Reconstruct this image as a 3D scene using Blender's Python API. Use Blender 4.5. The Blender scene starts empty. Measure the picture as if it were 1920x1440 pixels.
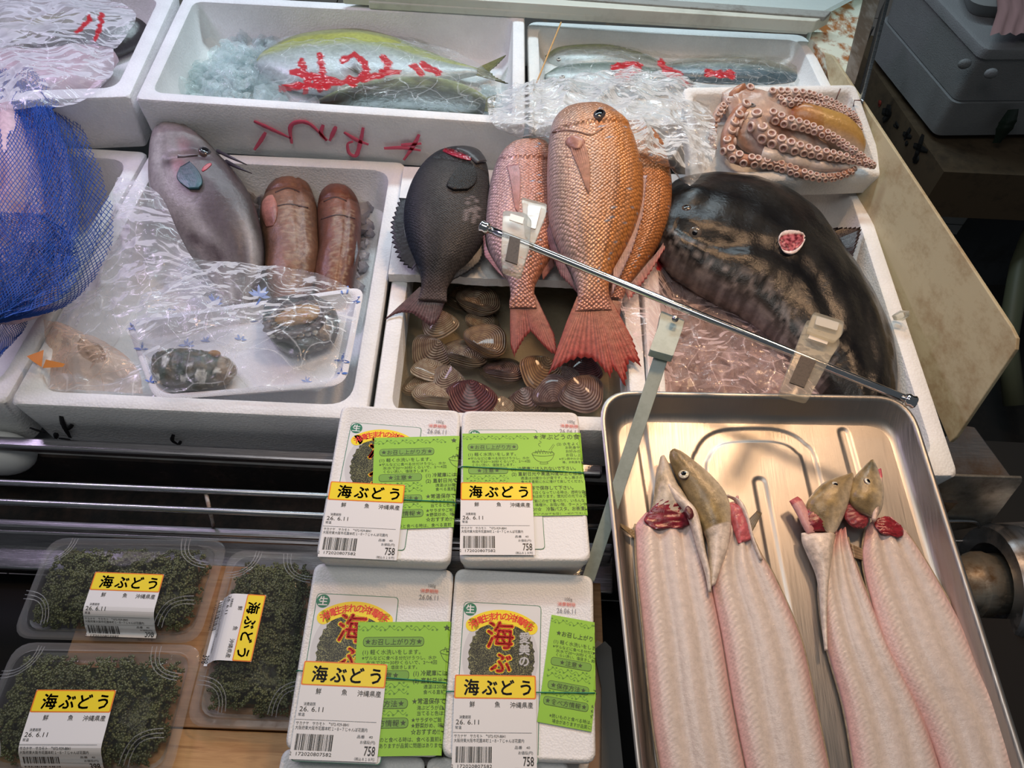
import bpy, bmesh, math, random
import numpy as np
from mathutils import Vector, Matrix, noise as mnoise

random.seed(7)
RNG = np.random.default_rng(7)
SC = bpy.context.scene
COL = SC.collection

# ------------------------------------------------------------------ camera
F = 1500.0                     # focal length in pixels of a 1920 px wide frame
H = 0.75                       # camera height above the rims of the fish boxes
_Y = np.array([60.0, 2090.0, -1500.0]); _Y /= np.linalg.norm(_Y)
_s = 0.055; _e = (60 - 2090 * _s) / 1500
_X = np.array([1.0, -_s, _e]); _X /= np.linalg.norm(_X)
_Z = np.cross(_X, _Y)
R = np.array([_X, _Y, _Z])
cam_d = bpy.data.cameras.new('camera'); cam = bpy.data.objects.new('camera', cam_d); COL.objects.link(cam)
cam_d.sensor_width = 36; cam_d.lens = 36 * F / 1920; cam_d.clip_start = 0.02; cam_d.clip_end = 50
m = Matrix([[R[i][j] for j in range(3)] + [0.0] for i in range(3)] + [[0, 0, 0, 1]])
m[2][3] = H
cam.matrix_world = m
SC.camera = cam

# ------------------------------------------------------------------ light and exposure
SC.cycles.transparent_max_bounces = 32
SC.view_settings.view_transform = 'Standard'
SC.view_settings.look = 'None'
SC.view_settings.gamma = 1
SC.view_settings.use_curve_mapping = False
SC.view_settings.exposure = -0.85
w = bpy.data.worlds.new('world'); SC.world = w; w.use_nodes = True
bg = w.node_tree.nodes['Background']; bg.inputs[0].default_value = (0.62, 0.70, 0.76, 1); bg.inputs[1].default_value = 0.20


def area(name, loc, target, size, power, col, sizey=None, spread=math.pi, shape='RECTANGLE'):
    d = bpy.data.lights.new(name, 'AREA'); o = bpy.data.objects.new(name, d); COL.objects.link(o)
    d.shape = shape; d.size = size; d.size_y = sizey or size; d.energy = power; d.color = col; d.spread = spread
    o.location = loc
    o.rotation_euler = (Vector(target) - Vector(loc)).to_track_quat('-Z', 'Y').to_euler()
    return o


# fluorescent tubes of the shop above the back boxes, coloured display lamp on the left, warm bulbs over the tray
area('fluorescent_tube_back', (0.0, 1.55, 0.95), (0.0, 1.05, 0), 1.2, 13, (0.74, 0.91, 1.0), 0.10, 2.6)
area('fluorescent_tube_front', (-0.25, 0.25, 1.5), (-0.1, 0.45, 0), 0.9, 10, (1.0, 0.96, 0.92), 0.35)
area('display_lamp_violet', (-0.85, 1.05, 0.75), (-0.35, 0.65, 0), 0.35, 3.6, (0.84, 0.68, 1.0), 0.12, 2.4)
area('warm_bulb_a', (0.30, 0.98, 1.15), (0.2, 0.5, 0), 0.16, 2.3, (1.0, 0.60, 0.32), 0.16, 1.5, 'DISK')
area('warm_bulb_b', (0.62, 0.86, 1.15), (0.35, 0.45, 0), 0.16, 2.0, (1.0, 0.64, 0.38), 0.16, 1.5, 'DISK')


# ------------------------------------------------------------------ geometry helpers
def ray(px, py):
    return R @ np.array([(px - 960) / F, (720 - py) / F, -1.0])


def P(px, py, z=0.0):
    """point at height z seen at this place of the photograph"""
    d = ray(px, py); t = (z - H) / d[2]
    return np.array([0, 0, H]) + t * d


def PY(px, py, y):
    d = ray(px, py)
    return np.array([0, 0, H]) + d * (y / d[1])


TA, TB = 0.041 - 0.13 * 0.52, 0.13     # plane of the tray rim: z = TA + TB*y


def PT(px, py, h=0.0):
    d = ray(px, py); t = (TA + h - H) / (d[2] - TB * d[1])
    return np.array([0, 0, H]) + t * d


def zvert(x, y, py):
    """height at which the vertical line through x,y meets image row py"""
    lo, hi = -1.5, 0.7
    for _ in range(50):
        mid = (lo + hi) / 2
        c = R.T @ (np.array([x, y, mid]) - np.array([0, 0, H]))
        yy = 720 - F * c[1] / -c[2]
        if yy > py: lo = mid
        else: hi = mid
    return (lo + hi) / 2


def resample(rows, n, smooth=True):
    """rows: k x m control values -> n x m (Catmull-Rom, spaced by the length of the first columns)"""
    rows = np.array(rows, float); k = len(rows)
    if k == 1: return np.repeat(rows, n, 0)
    seg = np.linalg.norm(np.diff(rows[:, :2], axis=0), axis=1) + 1e-9
    if rows.shape[1] >= 4:
        seg = (seg + np.linalg.norm(np.diff(rows[:, 2:4], axis=0), axis=1)) / 2 + 1e-9
    cum = np.concatenate([[0], np.cumsum(seg)]); cum /= cum[-1]
    out = []
    for s in np.linspace(0, 1, n):
        i = min(int(np.searchsorted(cum, s, 'right')) - 1, k - 2); i = max(i, 0)
        u = (s - cum[i]) / (cum[i + 1] - cum[i]); u = min(max(u, 0), 1)
        if not smooth or k == 2:
            out.append(rows[i] * (1 - u) + rows[i + 1] * u); continue
        p1, p2 = rows[i], rows[i + 1]
        p0 = rows[i - 1] if i > 0 else 2 * p1 - p2
        p3 = rows[i + 2] if i + 2 < k else 2 * p2 - p1
        out.append(0.5 * ((2 * p1) + (-p0 + p2) * u + (2 * p0 - 5 * p1 + 4 * p2 - p3) * u ** 2 + (-p0 + 3 * p1 - 3 * p2 + p3) * u ** 3))
    return np.array(out)


def grid_faces(nr, nc, off=0, wrap=False, flip=False):
    f = []
    for i in range(nr - 1):
        for j in range(nc if wrap else nc - 1):
            a = off + i * nc + j; b = off + i * nc + (j + 1) % nc; c = b + nc; d = a + nc
            f.append((a, d, c, b) if flip else (a, b, c, d))
    return f


class MB:
    """collects verts, faces, per-vertex uv / colour and per-face material slots for ONE mesh"""
    def __init__(s): s.v = []; s.f = []; s.m = []; s.uv = []; s.c = []
    def add(s, v, f, mi=0, uv=None, c=None):
        o = len(s.v); n = len(v)
        s.v += [tuple(map(float, p)) for p in v]
        s.f += [tuple(o + i for i in q) for q in f]
        s.m += [mi] * len(f) if np.isscalar(mi) else list(mi)
        s.uv += [tuple(map(float, q[:2])) for q in uv] if uv is not None else [(p[0], p[1]) for p in s.v[o:]]
        if c is None: c = (1, 1, 1, 1)
        if np.ndim(c) == 1: s.c += [tuple(c)] * n
        else: s.c += [tuple(q) for q in c]
        return s
    def box(s, x0, x1, y0, y1, z0, z1, mi=0):
        v = [(x0, y0, z0), (x1, y0, z0), (x1, y1, z0), (x0, y1, z0), (x0, y0, z1), (x1, y0, z1), (x1, y1, z1), (x0, y1, z1)]
        return s.add(v, [(0, 3, 2, 1), (4, 5, 6, 7), (0, 1, 5, 4), (1, 2, 6, 5), (2, 3, 7, 6), (3, 0, 4, 7)], mi)
    def prism(s, bot, top, mi=0):
        n = len(bot); v = list(bot) + list(top)
        f = [tuple(range(n))[::-1], tuple(range(n, 2 * n))] + [(i, (i + 1) % n, n + (i + 1) % n, n + i) for i in range(n)]
        return s.add(v, f, mi)
    def rings(s, rings, mi=0, cap0=True, cap1=True, c=None):
        k = len(rings); n = len(rings[0]); v = [p for r in rings for p in r]
        f = grid_faces(k, n, 0, True); mm = [mi] * len(f) if np.isscalar(mi) else [mi[i // n] for i in range(len(f))]
        m0 = mm[0]; m1 = mm[-1]
        if cap0: f.append(tuple(range(n))[::-1]); mm.append(m0)
        if cap1: f.append(tuple(range((k - 1) * n, k * n))); mm.append(m1)
        return s.add(v, f, mm, c=c)
    def tube(s, pts, rad, seg=8, mi=0, c=None, cap=True, flat=None):
        pts = np.array(pts, float); n = len(pts)
        rad = np.full(n, rad, float) if np.isscalar(rad) else np.array(rad, float)
        tg = np.gradient(pts, axis=0); tg /= np.linalg.norm(tg, axis=1)[:, None] + 1e-12
        up = np.array([0, 0, 1.0])
        if abs(tg[0] @ up) > .95: up = np.array([1.0, 0, 0])
        R_ = []
        for i in range(n):
            a = np.cross(up, tg[i]); a /= np.linalg.norm(a) + 1e-12; b = np.cross(tg[i], a)
            if abs(tg[i] @ up) < .95: pass
            R_.append([pts[i] + rad[i] * (math.cos(2 * math.pi * k / seg) * a + (flat or 1) * math.sin(2 * math.pi * k / seg) * b) for k in range(seg)])
        v = [p for r in R_ for p in r]; f = grid_faces(n, seg, 0, True)
        if cap: f += [tuple(range(seg))[::-1], tuple(range((n - 1) * seg, n * seg))]
        if c is not None and np.ndim(c) == 2: c = [q for q in c for _ in range(seg)]
        return s.add(v, f, mi, c=c)
    def ball(s, c0, r, n=10, mi=0, sc=(1, 1, 1), c=None):
        rr = []
        for i in range(n + 1):
            t = math.pi * (i + (.001 if i == 0 else -.001 if i == n else 0)) / n
            rr.append([np.array(c0) + r * np.array(sc) * np.array([math.sin(t) * math.cos(2 * math.pi * k / (n * 2)), math.sin(t) * math.sin(2 * math.pi * k / (n * 2)), -math.cos(t)]) for k in range(n * 2)])
        v = [p for q in rr for p in q]
        return s.add(v, grid_faces(n + 1, n * 2, 0, True), mi, c=c)


def set_mats(me, mats):
    for x in (mats if isinstance(mats, (list, tuple)) else [mats]): me.materials.append(x)


def build(name, mb, mats, parent=None, smooth=True, fix=False, angle=None, label=None, bevel=0):
    me = bpy.data.meshes.new(name)
    v = np.array(mb.v, float)
    if parent is not None: base = np.array(parent['_loc'])
    else: base = np.array([v[:, 0].mean(), v[:, 1].mean(), v[:, 2].min()])
    v = v - base
    me.from_pydata(v.tolist(), [], mb.f)
    set_mats(me, mats)
    me.polygons.foreach_set('material_index', mb.m)
    uvl = me.uv_layers.new(name='UVMap')
    li = np.empty(len(me.loops), int); me.loops.foreach_get('vertex_index', li)
    uvl.data.foreach_set('uv', np.array(mb.uv, float)[li].ravel())
    ca = me.color_attributes.new('Col', 'FLOAT_COLOR', 'POINT')
    cc = np.ones((len(mb.v), 4)); arr = np.array(mb.c, float); cc[:, :arr.shape[1]] = arr
    ca.data.foreach_set('color', cc.ravel())
    if fix:
        bm = bmesh.new(); bm.from_mesh(me); bmesh.ops.recalc_face_normals(bm, faces=bm.faces); bm.to_mesh(me); bm.free()
    me.polygons.foreach_set('use_smooth', [bool(smooth)] * len(me.polygons))
    if angle and smooth:
        try: me.set_sharp_from_angle(angle=math.radians(angle))
        except Exception: pass
    me.update()
    o = bpy.data.objects.new(name, me); COL.objects.link(o)
    if parent is not None:
        if '_abs' in parent: pass
        o.parent = parent
        o['_loc'] = tuple(base)       # children share the thing's frame
    else:
        o.location = base; o['_loc'] = tuple(base)
    if label: o['label'] = label
    if bevel:
        md = o.modifiers.new('bevel', 'BEVEL'); md.width = bevel; md.segments = 2; md.limit_method = 'ANGLE'; md.angle_limit = .6
    return o


def tag(o, label, cat, group=None, kind=None):
    if label: o['label'] = label
    if cat: o['category'] = cat
    if group: o['group'] = group
    if kind: o['kind'] = kind
    return o


def thing(name, label, cat, loc, group=None):
    o = bpy.data.objects.new(name, None); COL.objects.link(o); o.empty_display_size = .02
    loc = tuple(float(q) for q in loc); o.location = loc; o['_loc'] = loc
    return tag(o, label, cat, group)


# ------------------------------------------------------------------ material helpers
class G:
    def __init__(s, name):
        s.m = bpy.data.materials.new(name); s.m.use_nodes = True; s.t = s.m.node_tree; s.n = s.t.nodes; s.L = s.t.links
        s.n.clear(); s.out = s.n.new('ShaderNodeOutputMaterial')
    def new(s, ty, **kw):
        n = s.n.new(ty)
        for k, v in kw.items():
            if k in ('op', 'operation'): n.operation = v
            elif k == 'bt': n.blend_type = v
            elif hasattr(n, k) and not isinstance(k, int): setattr(n, k, v)
        return n
    def link(s, a, b): s.L.new(a, b)
    def pr(s, col=(.8, .8, .8), rough=.5, metal=0, spec=.5, coat=0, trans=0, sss=0, alpha=1, ior=1.45):
        p = s.new('ShaderNodeBsdfPrincipled'); i = p.inputs
        i['Base Color'].default_value = (*col[:3], 1); i['Roughness'].default_value = rough; i['Metallic'].default_value = metal
        i['Specular IOR Level'].default_value = spec; i['Coat Weight'].default_value = coat; i['Coat Roughness'].default_value = .06
        i['Transmission Weight'].default_value = trans; i['IOR'].default_value = ior
        i['Subsurface Weight'].default_value = sss; i['Subsurface Radius'].default_value = (.01, .006, .004); i['Subsurface Scale'].default_value = .5
        i['Alpha'].default_value = alpha
        s.p = p; s.link(p.outputs[0], s.out.inputs[0]); return p
    def coord(s, kind='Object'): return s.new('ShaderNodeTexCoord').outputs[kind]
    def scale(s, c, v):
        mp = s.new('ShaderNodeMapping'); mp.inputs['Scale'].default_value = v; s.link(c, mp.inputs[0]); return mp.outputs[0]
    def noise(s, c, sc, det=3, rough=.5, dist=0):
        n = s.new('ShaderNodeTexNoise'); n.inputs['Scale'].default_value = sc; n.inputs['Detail'].default_value = det
        n.inputs['Roughness'].default_value = rough; n.inputs['Distortion'].default_value = dist; s.link(c, n.inputs[0]); return n.outputs[0]
    def vor(s, c, sc, feat='F1', rnd=1):
        n = s.new('ShaderNodeTexVoronoi'); n.feature = feat; n.inputs['Scale'].default_value = sc; n.inputs['Randomness'].default_value = rnd
        s.link(c, n.inputs[0]); return n.outputs[0]
    def ramp(s, f, stops, interp='LINEAR'):
        r = s.new('ShaderNodeValToRGB'); e = r.color_ramp.elements; r.color_ramp.interpolation = interp
        while len(e) < len(stops): e.new(.5)
        for q, (p, c) in zip(e, stops):
            q.position = p; q.color = (*(c if not np.isscalar(c) else (c, c, c)), 1)[:4]
        s.link(f, r.inputs[0]); return r.outputs[0]
    def mix(s, f, a, b, bt='MIX'):
        n = s.new('ShaderNodeMix'); n.data_type = 'RGBA'; n.blend_type = bt
        for q, i in ((f, 0), (a, 6), (b, 7)):
            if isinstance(q, bpy.types.NodeSocket): s.link(q, n.inputs[i])
            elif i == 0: n.inputs[0].default_value = q
            else: n.inputs[i].default_value = (*q[:3], 1)
        return n.outputs[2]
    def math(s, op, a, b=None, clamp=False):
        n = s.new('ShaderNodeMath'); n.operation = op; n.use_clamp = clamp
        for q, i in ((a, 0), (b, 1)):
            if q is None: continue
            if isinstance(q, bpy.types.NodeSocket): s.link(q, n.inputs[i])
            else: n.inputs[i].default_value = q
        return n.outputs[0]
    def bump(s, h, dist=.001, strength=1, nrm=None, to=None):
        b = s.new('ShaderNodeBump'); b.inputs['Distance'].default_value = dist; b.inputs['Strength'].default_value = strength
        s.link(h, b.inputs['Height'])
        if nrm is not None: s.link(nrm, b.inputs['Normal'])
        if to is not False: s.link(b.outputs[0], (to or s.p).inputs['Normal'])
        return b.outputs[0]
    def attr(s, name='Col'):
        n = s.new('ShaderNodeVertexColor'); n.layer_name = name; return n


def plain(name, col, rough=.5, metal=0, **kw):
    g = G(name); g.pr(col, rough, metal, **kw); return g.m


def m_foam(name='white_foam', col=(.86, .87, .87), dirt=.12, bead=330):
    g = G(name); p = g.pr(col, .55, spec=.35); c = g.coord()
    v = g.vor(c, bead); n = g.noise(c, 14, 4, .6)
    k = g.ramp(n, [(.35, tuple(q * (1 - dirt) for q in col)), (.6, col)])
    k2 = g.mix(g.math('MULTIPLY', v, .22), k, tuple(q * .72 for q in col))
    g.link(k2, p.inputs['Base Color']); g.bump(v, .0012, .35)
    return g.m


def m_fish(name, scale=0, rough=.3, amp=.4, coat=.6, metal=0, spec=.5, noise_amt=.25, bump=.0009, uvs=(1, 1), scol=None):
    """wet skin: vertex colours are the animal's own pattern, a cell pattern gives the scales"""
    g = G(name); p = g.pr((1, 1, 1), rough, metal, spec, coat * .5, sss=.0); a = g.attr(); p.inputs['Coat Roughness'].default_value = .12
    col = a.outputs[0]; c = g.coord()
    n = g.noise(c, 160, 5, .65)
    col = g.mix(noise_amt, col, g.mix(1, col, g.ramp(n, [(.3, .35), (.7, 1.7)]), 'MULTIPLY'))
    if scale:
        uv = g.new('ShaderNodeTexCoord').outputs['UV']
        mpn = g.new('ShaderNodeMapping'); mpn.inputs['Scale'].default_value = (1, .8, 1); g.link(uv, mpn.inputs[0])
        mp2 = g.new('ShaderNodeMapping'); mp2.inputs['Rotation'].default_value = (0, 0, math.radians(45)); g.link(mpn.outputs[0], mp2.inputs[0]); mp = mp2.outputs[0]
        v = g.vor(mp, scale, 'F1', .35); v2 = g.ramp(v, [(.1, 1.45), (.42, 1.0), (.75, .32)])
        tx = g.mix(amp, (1, 1, 1), v2); col = g.mix(1, col, tx, 'MULTIPLY')
        rr = g.ramp(v, [(.1, rough * .8), (.7, min(1, rough * 1.7))]); g.link(rr, p.inputs['Roughness'])
        b = g.bump(v, -bump, 1.0, to=False); nb_ = g.bump(n, .0008, .4, b)
    else:
        nb_ = g.bump(n, .0012 if bump < .002 else bump * .7, .55)
    g.link(nb_, p.inputs['Coat Normal'])
    g.link(col, p.inputs['Base Color'])
    return g.m


def m_film(name='clear_film', tint=(.93, .95, .97), base=.10, gain=2.2, scale=22, ink=(.50, .012, .022), body=(.8, .83, .86), bd=.006):
    """thin crumpled plastic: mostly lets light through, white creases and sharp glints"""
    g = G(name); c = g.coord()
    dn = g.new('ShaderNodeTexNoise'); dn.inputs['Scale'].default_value = 9; g.link(c, dn.inputs[0])
    ad = g.new('ShaderNodeVectorMath'); ad.operation = 'MULTIPLY_ADD'; g.link(dn.outputs[1], ad.inputs[0]); ad.inputs[1].default_value = (.09, .09, .09); g.link(c, ad.inputs[2])
    v1 = g.vor(ad.outputs[0], scale); v2 = g.vor(ad.outputs[0], scale * 2.7); v3 = g.vor(g.scale(ad.outputs[0], (1, 3.2, 1)), scale * 1.6)
    hsum = g.math('ADD', g.math('ADD', v1, g.math('MULTIPLY', v2, .4)), g.math('MULTIPLY', v3, .4))
    gl = g.new('ShaderNodeBsdfPrincipled'); g.p = gl
    gl.inputs['Base Color'].default_value = (*body, 1); gl.inputs['Roughness'].default_value = .1; gl.inputs['Specular IOR Level'].default_value = .9; gl.inputs['Coat Weight'].default_value = .6
    nb = g.bump(hsum, bd, 1)
    tr = g.new('ShaderNodeBsdfTransparent'); tr.inputs[0].default_value = (*tint, 1)
    lw = g.new('ShaderNodeLayerWeight'); lw.inputs[0].default_value = .14; g.link(nb, lw.inputs[1])
    fac = g.math('ADD', g.math('MULTIPLY', lw.outputs[0], gain * .30), base, True)
    # the folded creases are milkier than the flat film
    e = g.vor(ad.outputs[0], scale, 'DISTANCE_TO_EDGE'); ed = g.ramp(e, [(.0, .30), (.022, 0.0)])
    fac = g.math('ADD', fac, ed, True)
    mx = g.new('ShaderNodeMixShader'); g.link(fac, mx.inputs[0]); g.link(tr.outputs[0], mx.inputs[1]); g.link(gl.outputs[0], mx.inputs[2])
    a = g.attr(); ip = g.new('ShaderNodeBsdfPrincipled'); ip.inputs['Base Color'].default_value = (*ink, 1); ip.inputs['Roughness'].default_value = .15
    g.link(nb, ip.inputs['Normal'])
    sep = g.new('ShaderNodeSeparateColor'); g.link(a.outputs[0], sep.inputs[0])
    inkf = g.math('SUBTRACT', 1.0, sep.outputs[1], True)
    inkf = g.math('MULTIPLY', inkf, .93)
    mx2 = g.new('ShaderNodeMixShader'); g.link(inkf, mx2.inputs[0]); g.link(mx.outputs[0], mx2.inputs[1]); g.link(ip.outputs[0], mx2.inputs[2])
    g.link(mx2.outputs[0], g.out.inputs[0])
    return g.m


def m_clear(name, tint=(.95, .97, .97), base=.05, gain=1.0, rough=.05, body=(.85, .87, .88), rib=0):
    g = G(name); tr = g.new('ShaderNodeBsdfTransparent'); tr.inputs[0].default_value = (*tint, 1)
    gl = g.new('ShaderNodeBsdfPrincipled'); gl.inputs['Base Color'].default_value = (*body, 1); gl.inputs['Roughness'].default_value = rough
    gl.inputs['Specular IOR Level'].default_value = 1; g.p = gl
    lw = g.new('ShaderNodeLayerWeight'); lw.inputs[0].default_value = .3
    c = g.coord(); n = g.noise(c, 60, 2)
    nb = g.bump(n, .001, .5); g.link(nb, lw.inputs[1])
    fac = g.math('ADD', g.math('MULTIPLY', lw.outputs[0], gain), base, True)
    mx = g.new('ShaderNodeMixShader'); g.link(fac, mx.inputs[0]); g.link(tr.outputs[0], mx.inputs[1]); g.link(gl.outputs[0], mx.inputs[2])
    g.link(mx.outputs[0], g.out.inputs[0]); return g.m


def m_ice(name='ice', tint=(.80, .90, .92), body=(.80, .88, .9), diff=.16, gloss=.3):
    g = G(name); tr = g.new('ShaderNodeBsdfTransparent'); tr.inputs[0].default_value = (*tint, 1)
    gl = g.new('ShaderNodeBsdfPrincipled'); gl.inputs['Base Color'].default_value = (*body, 1); gl.inputs['Roughness'].default_value = .06; gl.inputs['Specular IOR Level'].default_value = 1.0; g.p = gl
    c = g.coord(); nb = g.bump(g.noise(c, 120, 3), .003, .8)
    lw = g.new('ShaderNodeLayerWeight'); lw.inputs[0].default_value = .4; g.link(nb, lw.inputs[1])
    fac = g.math('ADD', g.math('MULTIPLY', lw.outputs[0], gloss * 2), diff, True)
    mx = g.new('ShaderNodeMixShader'); g.link(fac, mx.inputs[0]); g.link(tr.outputs[0], mx.inputs[1]); g.link(gl.outputs[0], mx.inputs[2])
    g.link(mx.outputs[0], g.out.inputs[0]); return g.m


def m_metal(name, col=(.62, .62, .62), rough=.3, brush=(1, 60, 1), amt=.25, dirt=0, dcol=(.1, .07, .05)):
    g = G(name); p = g.pr(col, rough, 1.0); c = g.coord()
    n = g.noise(g.scale(c, brush), 25, 4, .6)
    g.link(g.ramp(n, [(.3, rough * .8), (.7, rough * 1.25)]), p.inputs['Roughness'])
    k = g.ramp(n, [(.3, tuple(q * (1 - amt) for q in col)), (.7, col)])
    if dirt:
        d = g.noise(c, 9, 6, .7); f = g.ramp(d, [(.5 - dirt * .2, 0), (.62, 1)])
        k = g.mix(f, k, dcol); g.link(g.mix(f, (1, 1, 1), (.2, .2, .2)), p.inputs['Metallic'])
    g.link(k, p.inputs['Base Color']); g.bump(n, .0002, .3)
    return g.m


def m_wood(name, a=(.42, .2, .075), b=(.62, .36, .16)):
    g = G(name); p = g.pr(a, .42, spec=.4); c = g.coord()
    n = g.noise(g.scale(c, (1.2, 14, 14)), 9, 5, .6, .6)
    k = g.ramp(n, [(.3, a), (.55, b), (.75, tuple(q * .85 for q in a))])
    g.link(k, p.inputs['Base Color']); g.bump(n, .0005, .4); return g.m


def m_dirty(name, col, d1, scale=10, lo=.5, hi=.7, rough=.5, bump=.0005, stretch=(1, 1, 1), det=7, metal=0):
    g = G(name); p = g.pr(col, rough, metal); c = g.scale(g.coord(), stretch)
    n = g.noise(c, scale, det, .68); n2 = g.noise(c, scale * 7, 4, .6)
    nn = g.math('ADD', g.math('MULTIPLY', n, .75), g.math('MULTIPLY', n2, .25))
    g.link(g.ramp(nn, [(lo, col), (hi, d1)]), p.inputs['Base Color']); g.bump(nn, bump, .5); return g.m


FOAM = m_foam()
FOAM_BOX = m_foam('small_box_foam', (.86, .86, .85), .05, 520)
FOAM_IN = FOAM
RED_INK = plain('red_marker_ink', (.74, .11, .19), .5)
BLACK_INK = plain('black_marker_ink', (.012, .012, .015), .5)
FILM = m_film()
FILM_SOFT = m_film('soft_poly_film', (.93, .93, .95), .22, 1.6, 16, body=(.82, .8, .86))
FILM_PINK = m_film('stained_film', (.985, .92, .915), .10, 1.6, 20, body=(.85, .66, .66))
ICE = m_ice()
STEEL = m_metal('stainless_steel', (.55, .56, .58), .28, (1, 60, 60), .3)
ALU = m_metal('aluminium', (.50, .47, .44), .40, (70, 1, 1), .10)
CHROME = m_metal('chrome', (.72, .72, .74), .10, (1, 1, 1), .05)
PEN = m_dirty('pupil', (.004, .004, .006), (.004, .004, .006), rough=.08)
IRIS = plain('iris', (.55, .5, .42), .2, coat=.8)
IRIS_D = plain('dark_iris', (.05, .05, .06), .12, coat=.8)
FLESH_RED = m_dirty('raw_red_flesh', (.36, .02, .04), (.62, .16, .17), 60, .4, .65, .15, .002)


# ------------------------------------------------------------------ shape helpers
def roundpoly(c, r, n=6):
    """rounded polygon (CCW corners, 2D)"""
    c = [np.array(q[:2], float) for q in c]; out = []; k = len(c)
    for i in range(k):
        p0, p1, p2 = c[i - 1], c[i], c[(i + 1) % k]
        a = (p0 - p1); b = (p2 - p1); la = np.linalg.norm(a); lb = np.linalg.norm(b); a /= la; b /= lb
        rr = min(r, la * .45, lb * .45)
        s, e = p1 + a * rr, p1 + b * rr
        for j in range(n + 1):
            t = j / n; out.append((1 - t) ** 2 * s + 2 * t * (1 - t) * p1 + t * t * e)
    return out


def inset(c, d):
    c = [np.array(q[:2], float) for q in c]; k = len(c); out = []
    ar = sum(c[i][0] * c[(i + 1) % k][1] - c[(i + 1) % k][0] * c[i][1] for i in range(k)); sg = 1 if ar > 0 else -1
    for i in range(k):
        p0, p1, p2 = c[i - 1], c[i], c[(i + 1) % k]
        e1 = (p1 - p0) / np.linalg.norm(p1 - p0); e2 = (p2 - p1) / np.linalg.norm(p2 - p1)
        n1 = sg * np.array([-e1[1], e1[0]]); n2 = sg * np.array([-e2[1], e2[0]])
        q = (n1 + n2) / (1 + n1 @ n2); out.append(p1 + q * d)
    return out


def zr(poly, z):
    return [np.array([p[0], p[1], z(p) if callable(z) else z]) for p in poly]


def foam_box(name, label, corners, z, depth, wall=.022, r=.02, ri=.03, taper=.008, floor=.02, cat='foam box', group=None, mat=None, plane=None):
    """open expanded-foam fish box. corners: outer rim corners CCW (world xy); plane: optional z(x,y) of the rim"""
    c = [np.array(q[:2], float) for q in corners]
    ar = sum(c[i][0] * c[(i + 1) % 4][1] - c[(i + 1) % 4][0] * c[i][1] for i in range(4))
    if ar < 0: c = c[::-1]
    zf = plane or (lambda p: z)
    dz = lambda d: (lambda p: zf(p) - d)
    R_ = lambda ins, rad, d: zr(roundpoly(inset(c, ins), rad), dz(d))
    mb = MB()
    mb.rings([R_(taper, r, depth), R_(taper * .6, r, depth * .5), R_(0, r, .004), R_(.0015, r, .001), R_(.004, r, 0), R_(wall - .004, ri, 0), R_(wall - .001, ri, .0015), R_(wall, ri, .005),
              R_(wall + taper * .8, ri, depth - floor - .01), R_(wall + taper + .008, ri, depth - floor)], 0)
    o = build(name, mb, mat or FOAM, angle=40)
    return tag(o, label, cat, group)


def loft(mb, st, zf, n=60, seg=32, colf=None, mi=0, dzf=None, pw=1.0, metric=True, PF=P, caps=True, flatb=1.0):
    """closed body from stations (leftx,lefty,rightx,righty,h); zf: height of the mid plane, number or function of the row parameter"""
    q = resample(st, n); V = []; UV = []; C_ = []; cum = 0; pm = None
    for i in range(n):
        t = i / (n - 1); z = zf(t) if callable(zf) else zf
        L = PF(q[i, 0], q[i, 1], z); Rr = PF(q[i, 2], q[i, 3], z); mid = (L + Rr) / 2; a = (Rr - L) / 2; hh = max(q[i, 4], .0005)
        if pm is not None: cum += np.linalg.norm(mid - pm)
        pm = mid; al = np.linalg.norm(a)
        for k in range(seg):
            th = 2 * math.pi * k / seg; cs, sn = math.cos(th), math.sin(th)
            cx = math.copysign(abs(cs) ** pw, cs); sx = math.copysign(abs(sn) ** pw, sn)
            up = hh * sx * (flatb if sx < 0 else 1)
            if dzf and sx > 0: up += dzf(t, cx) * min(1, sx * 2)
            V.append(mid + a * cx + np.array([0, 0, up]))
            UV.append((cum, al * cx + (0 if sn >= 0 else 1))); C_.append(colf(t, cx, sx) if colf else (1, 1, 1))
    f = grid_faces(n, seg, 0, True)
    if caps:
        e0 = np.mean(V[:seg], 0); e1 = np.mean(V[-seg:], 0); b = len(V)
        V += [e0, e1]; UV += [UV[0], UV[-1]]; C_ += [C_[0], C_[-1]]
        f += [(b, (k + 1) % seg, k) for k in range(seg)] + [(b + 1, (n - 1) * seg + k, (n - 1) * seg + (k + 1) % seg) for k in range(seg)]
    mb.add(V, f, mi, UV, C_)
    return V


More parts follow.
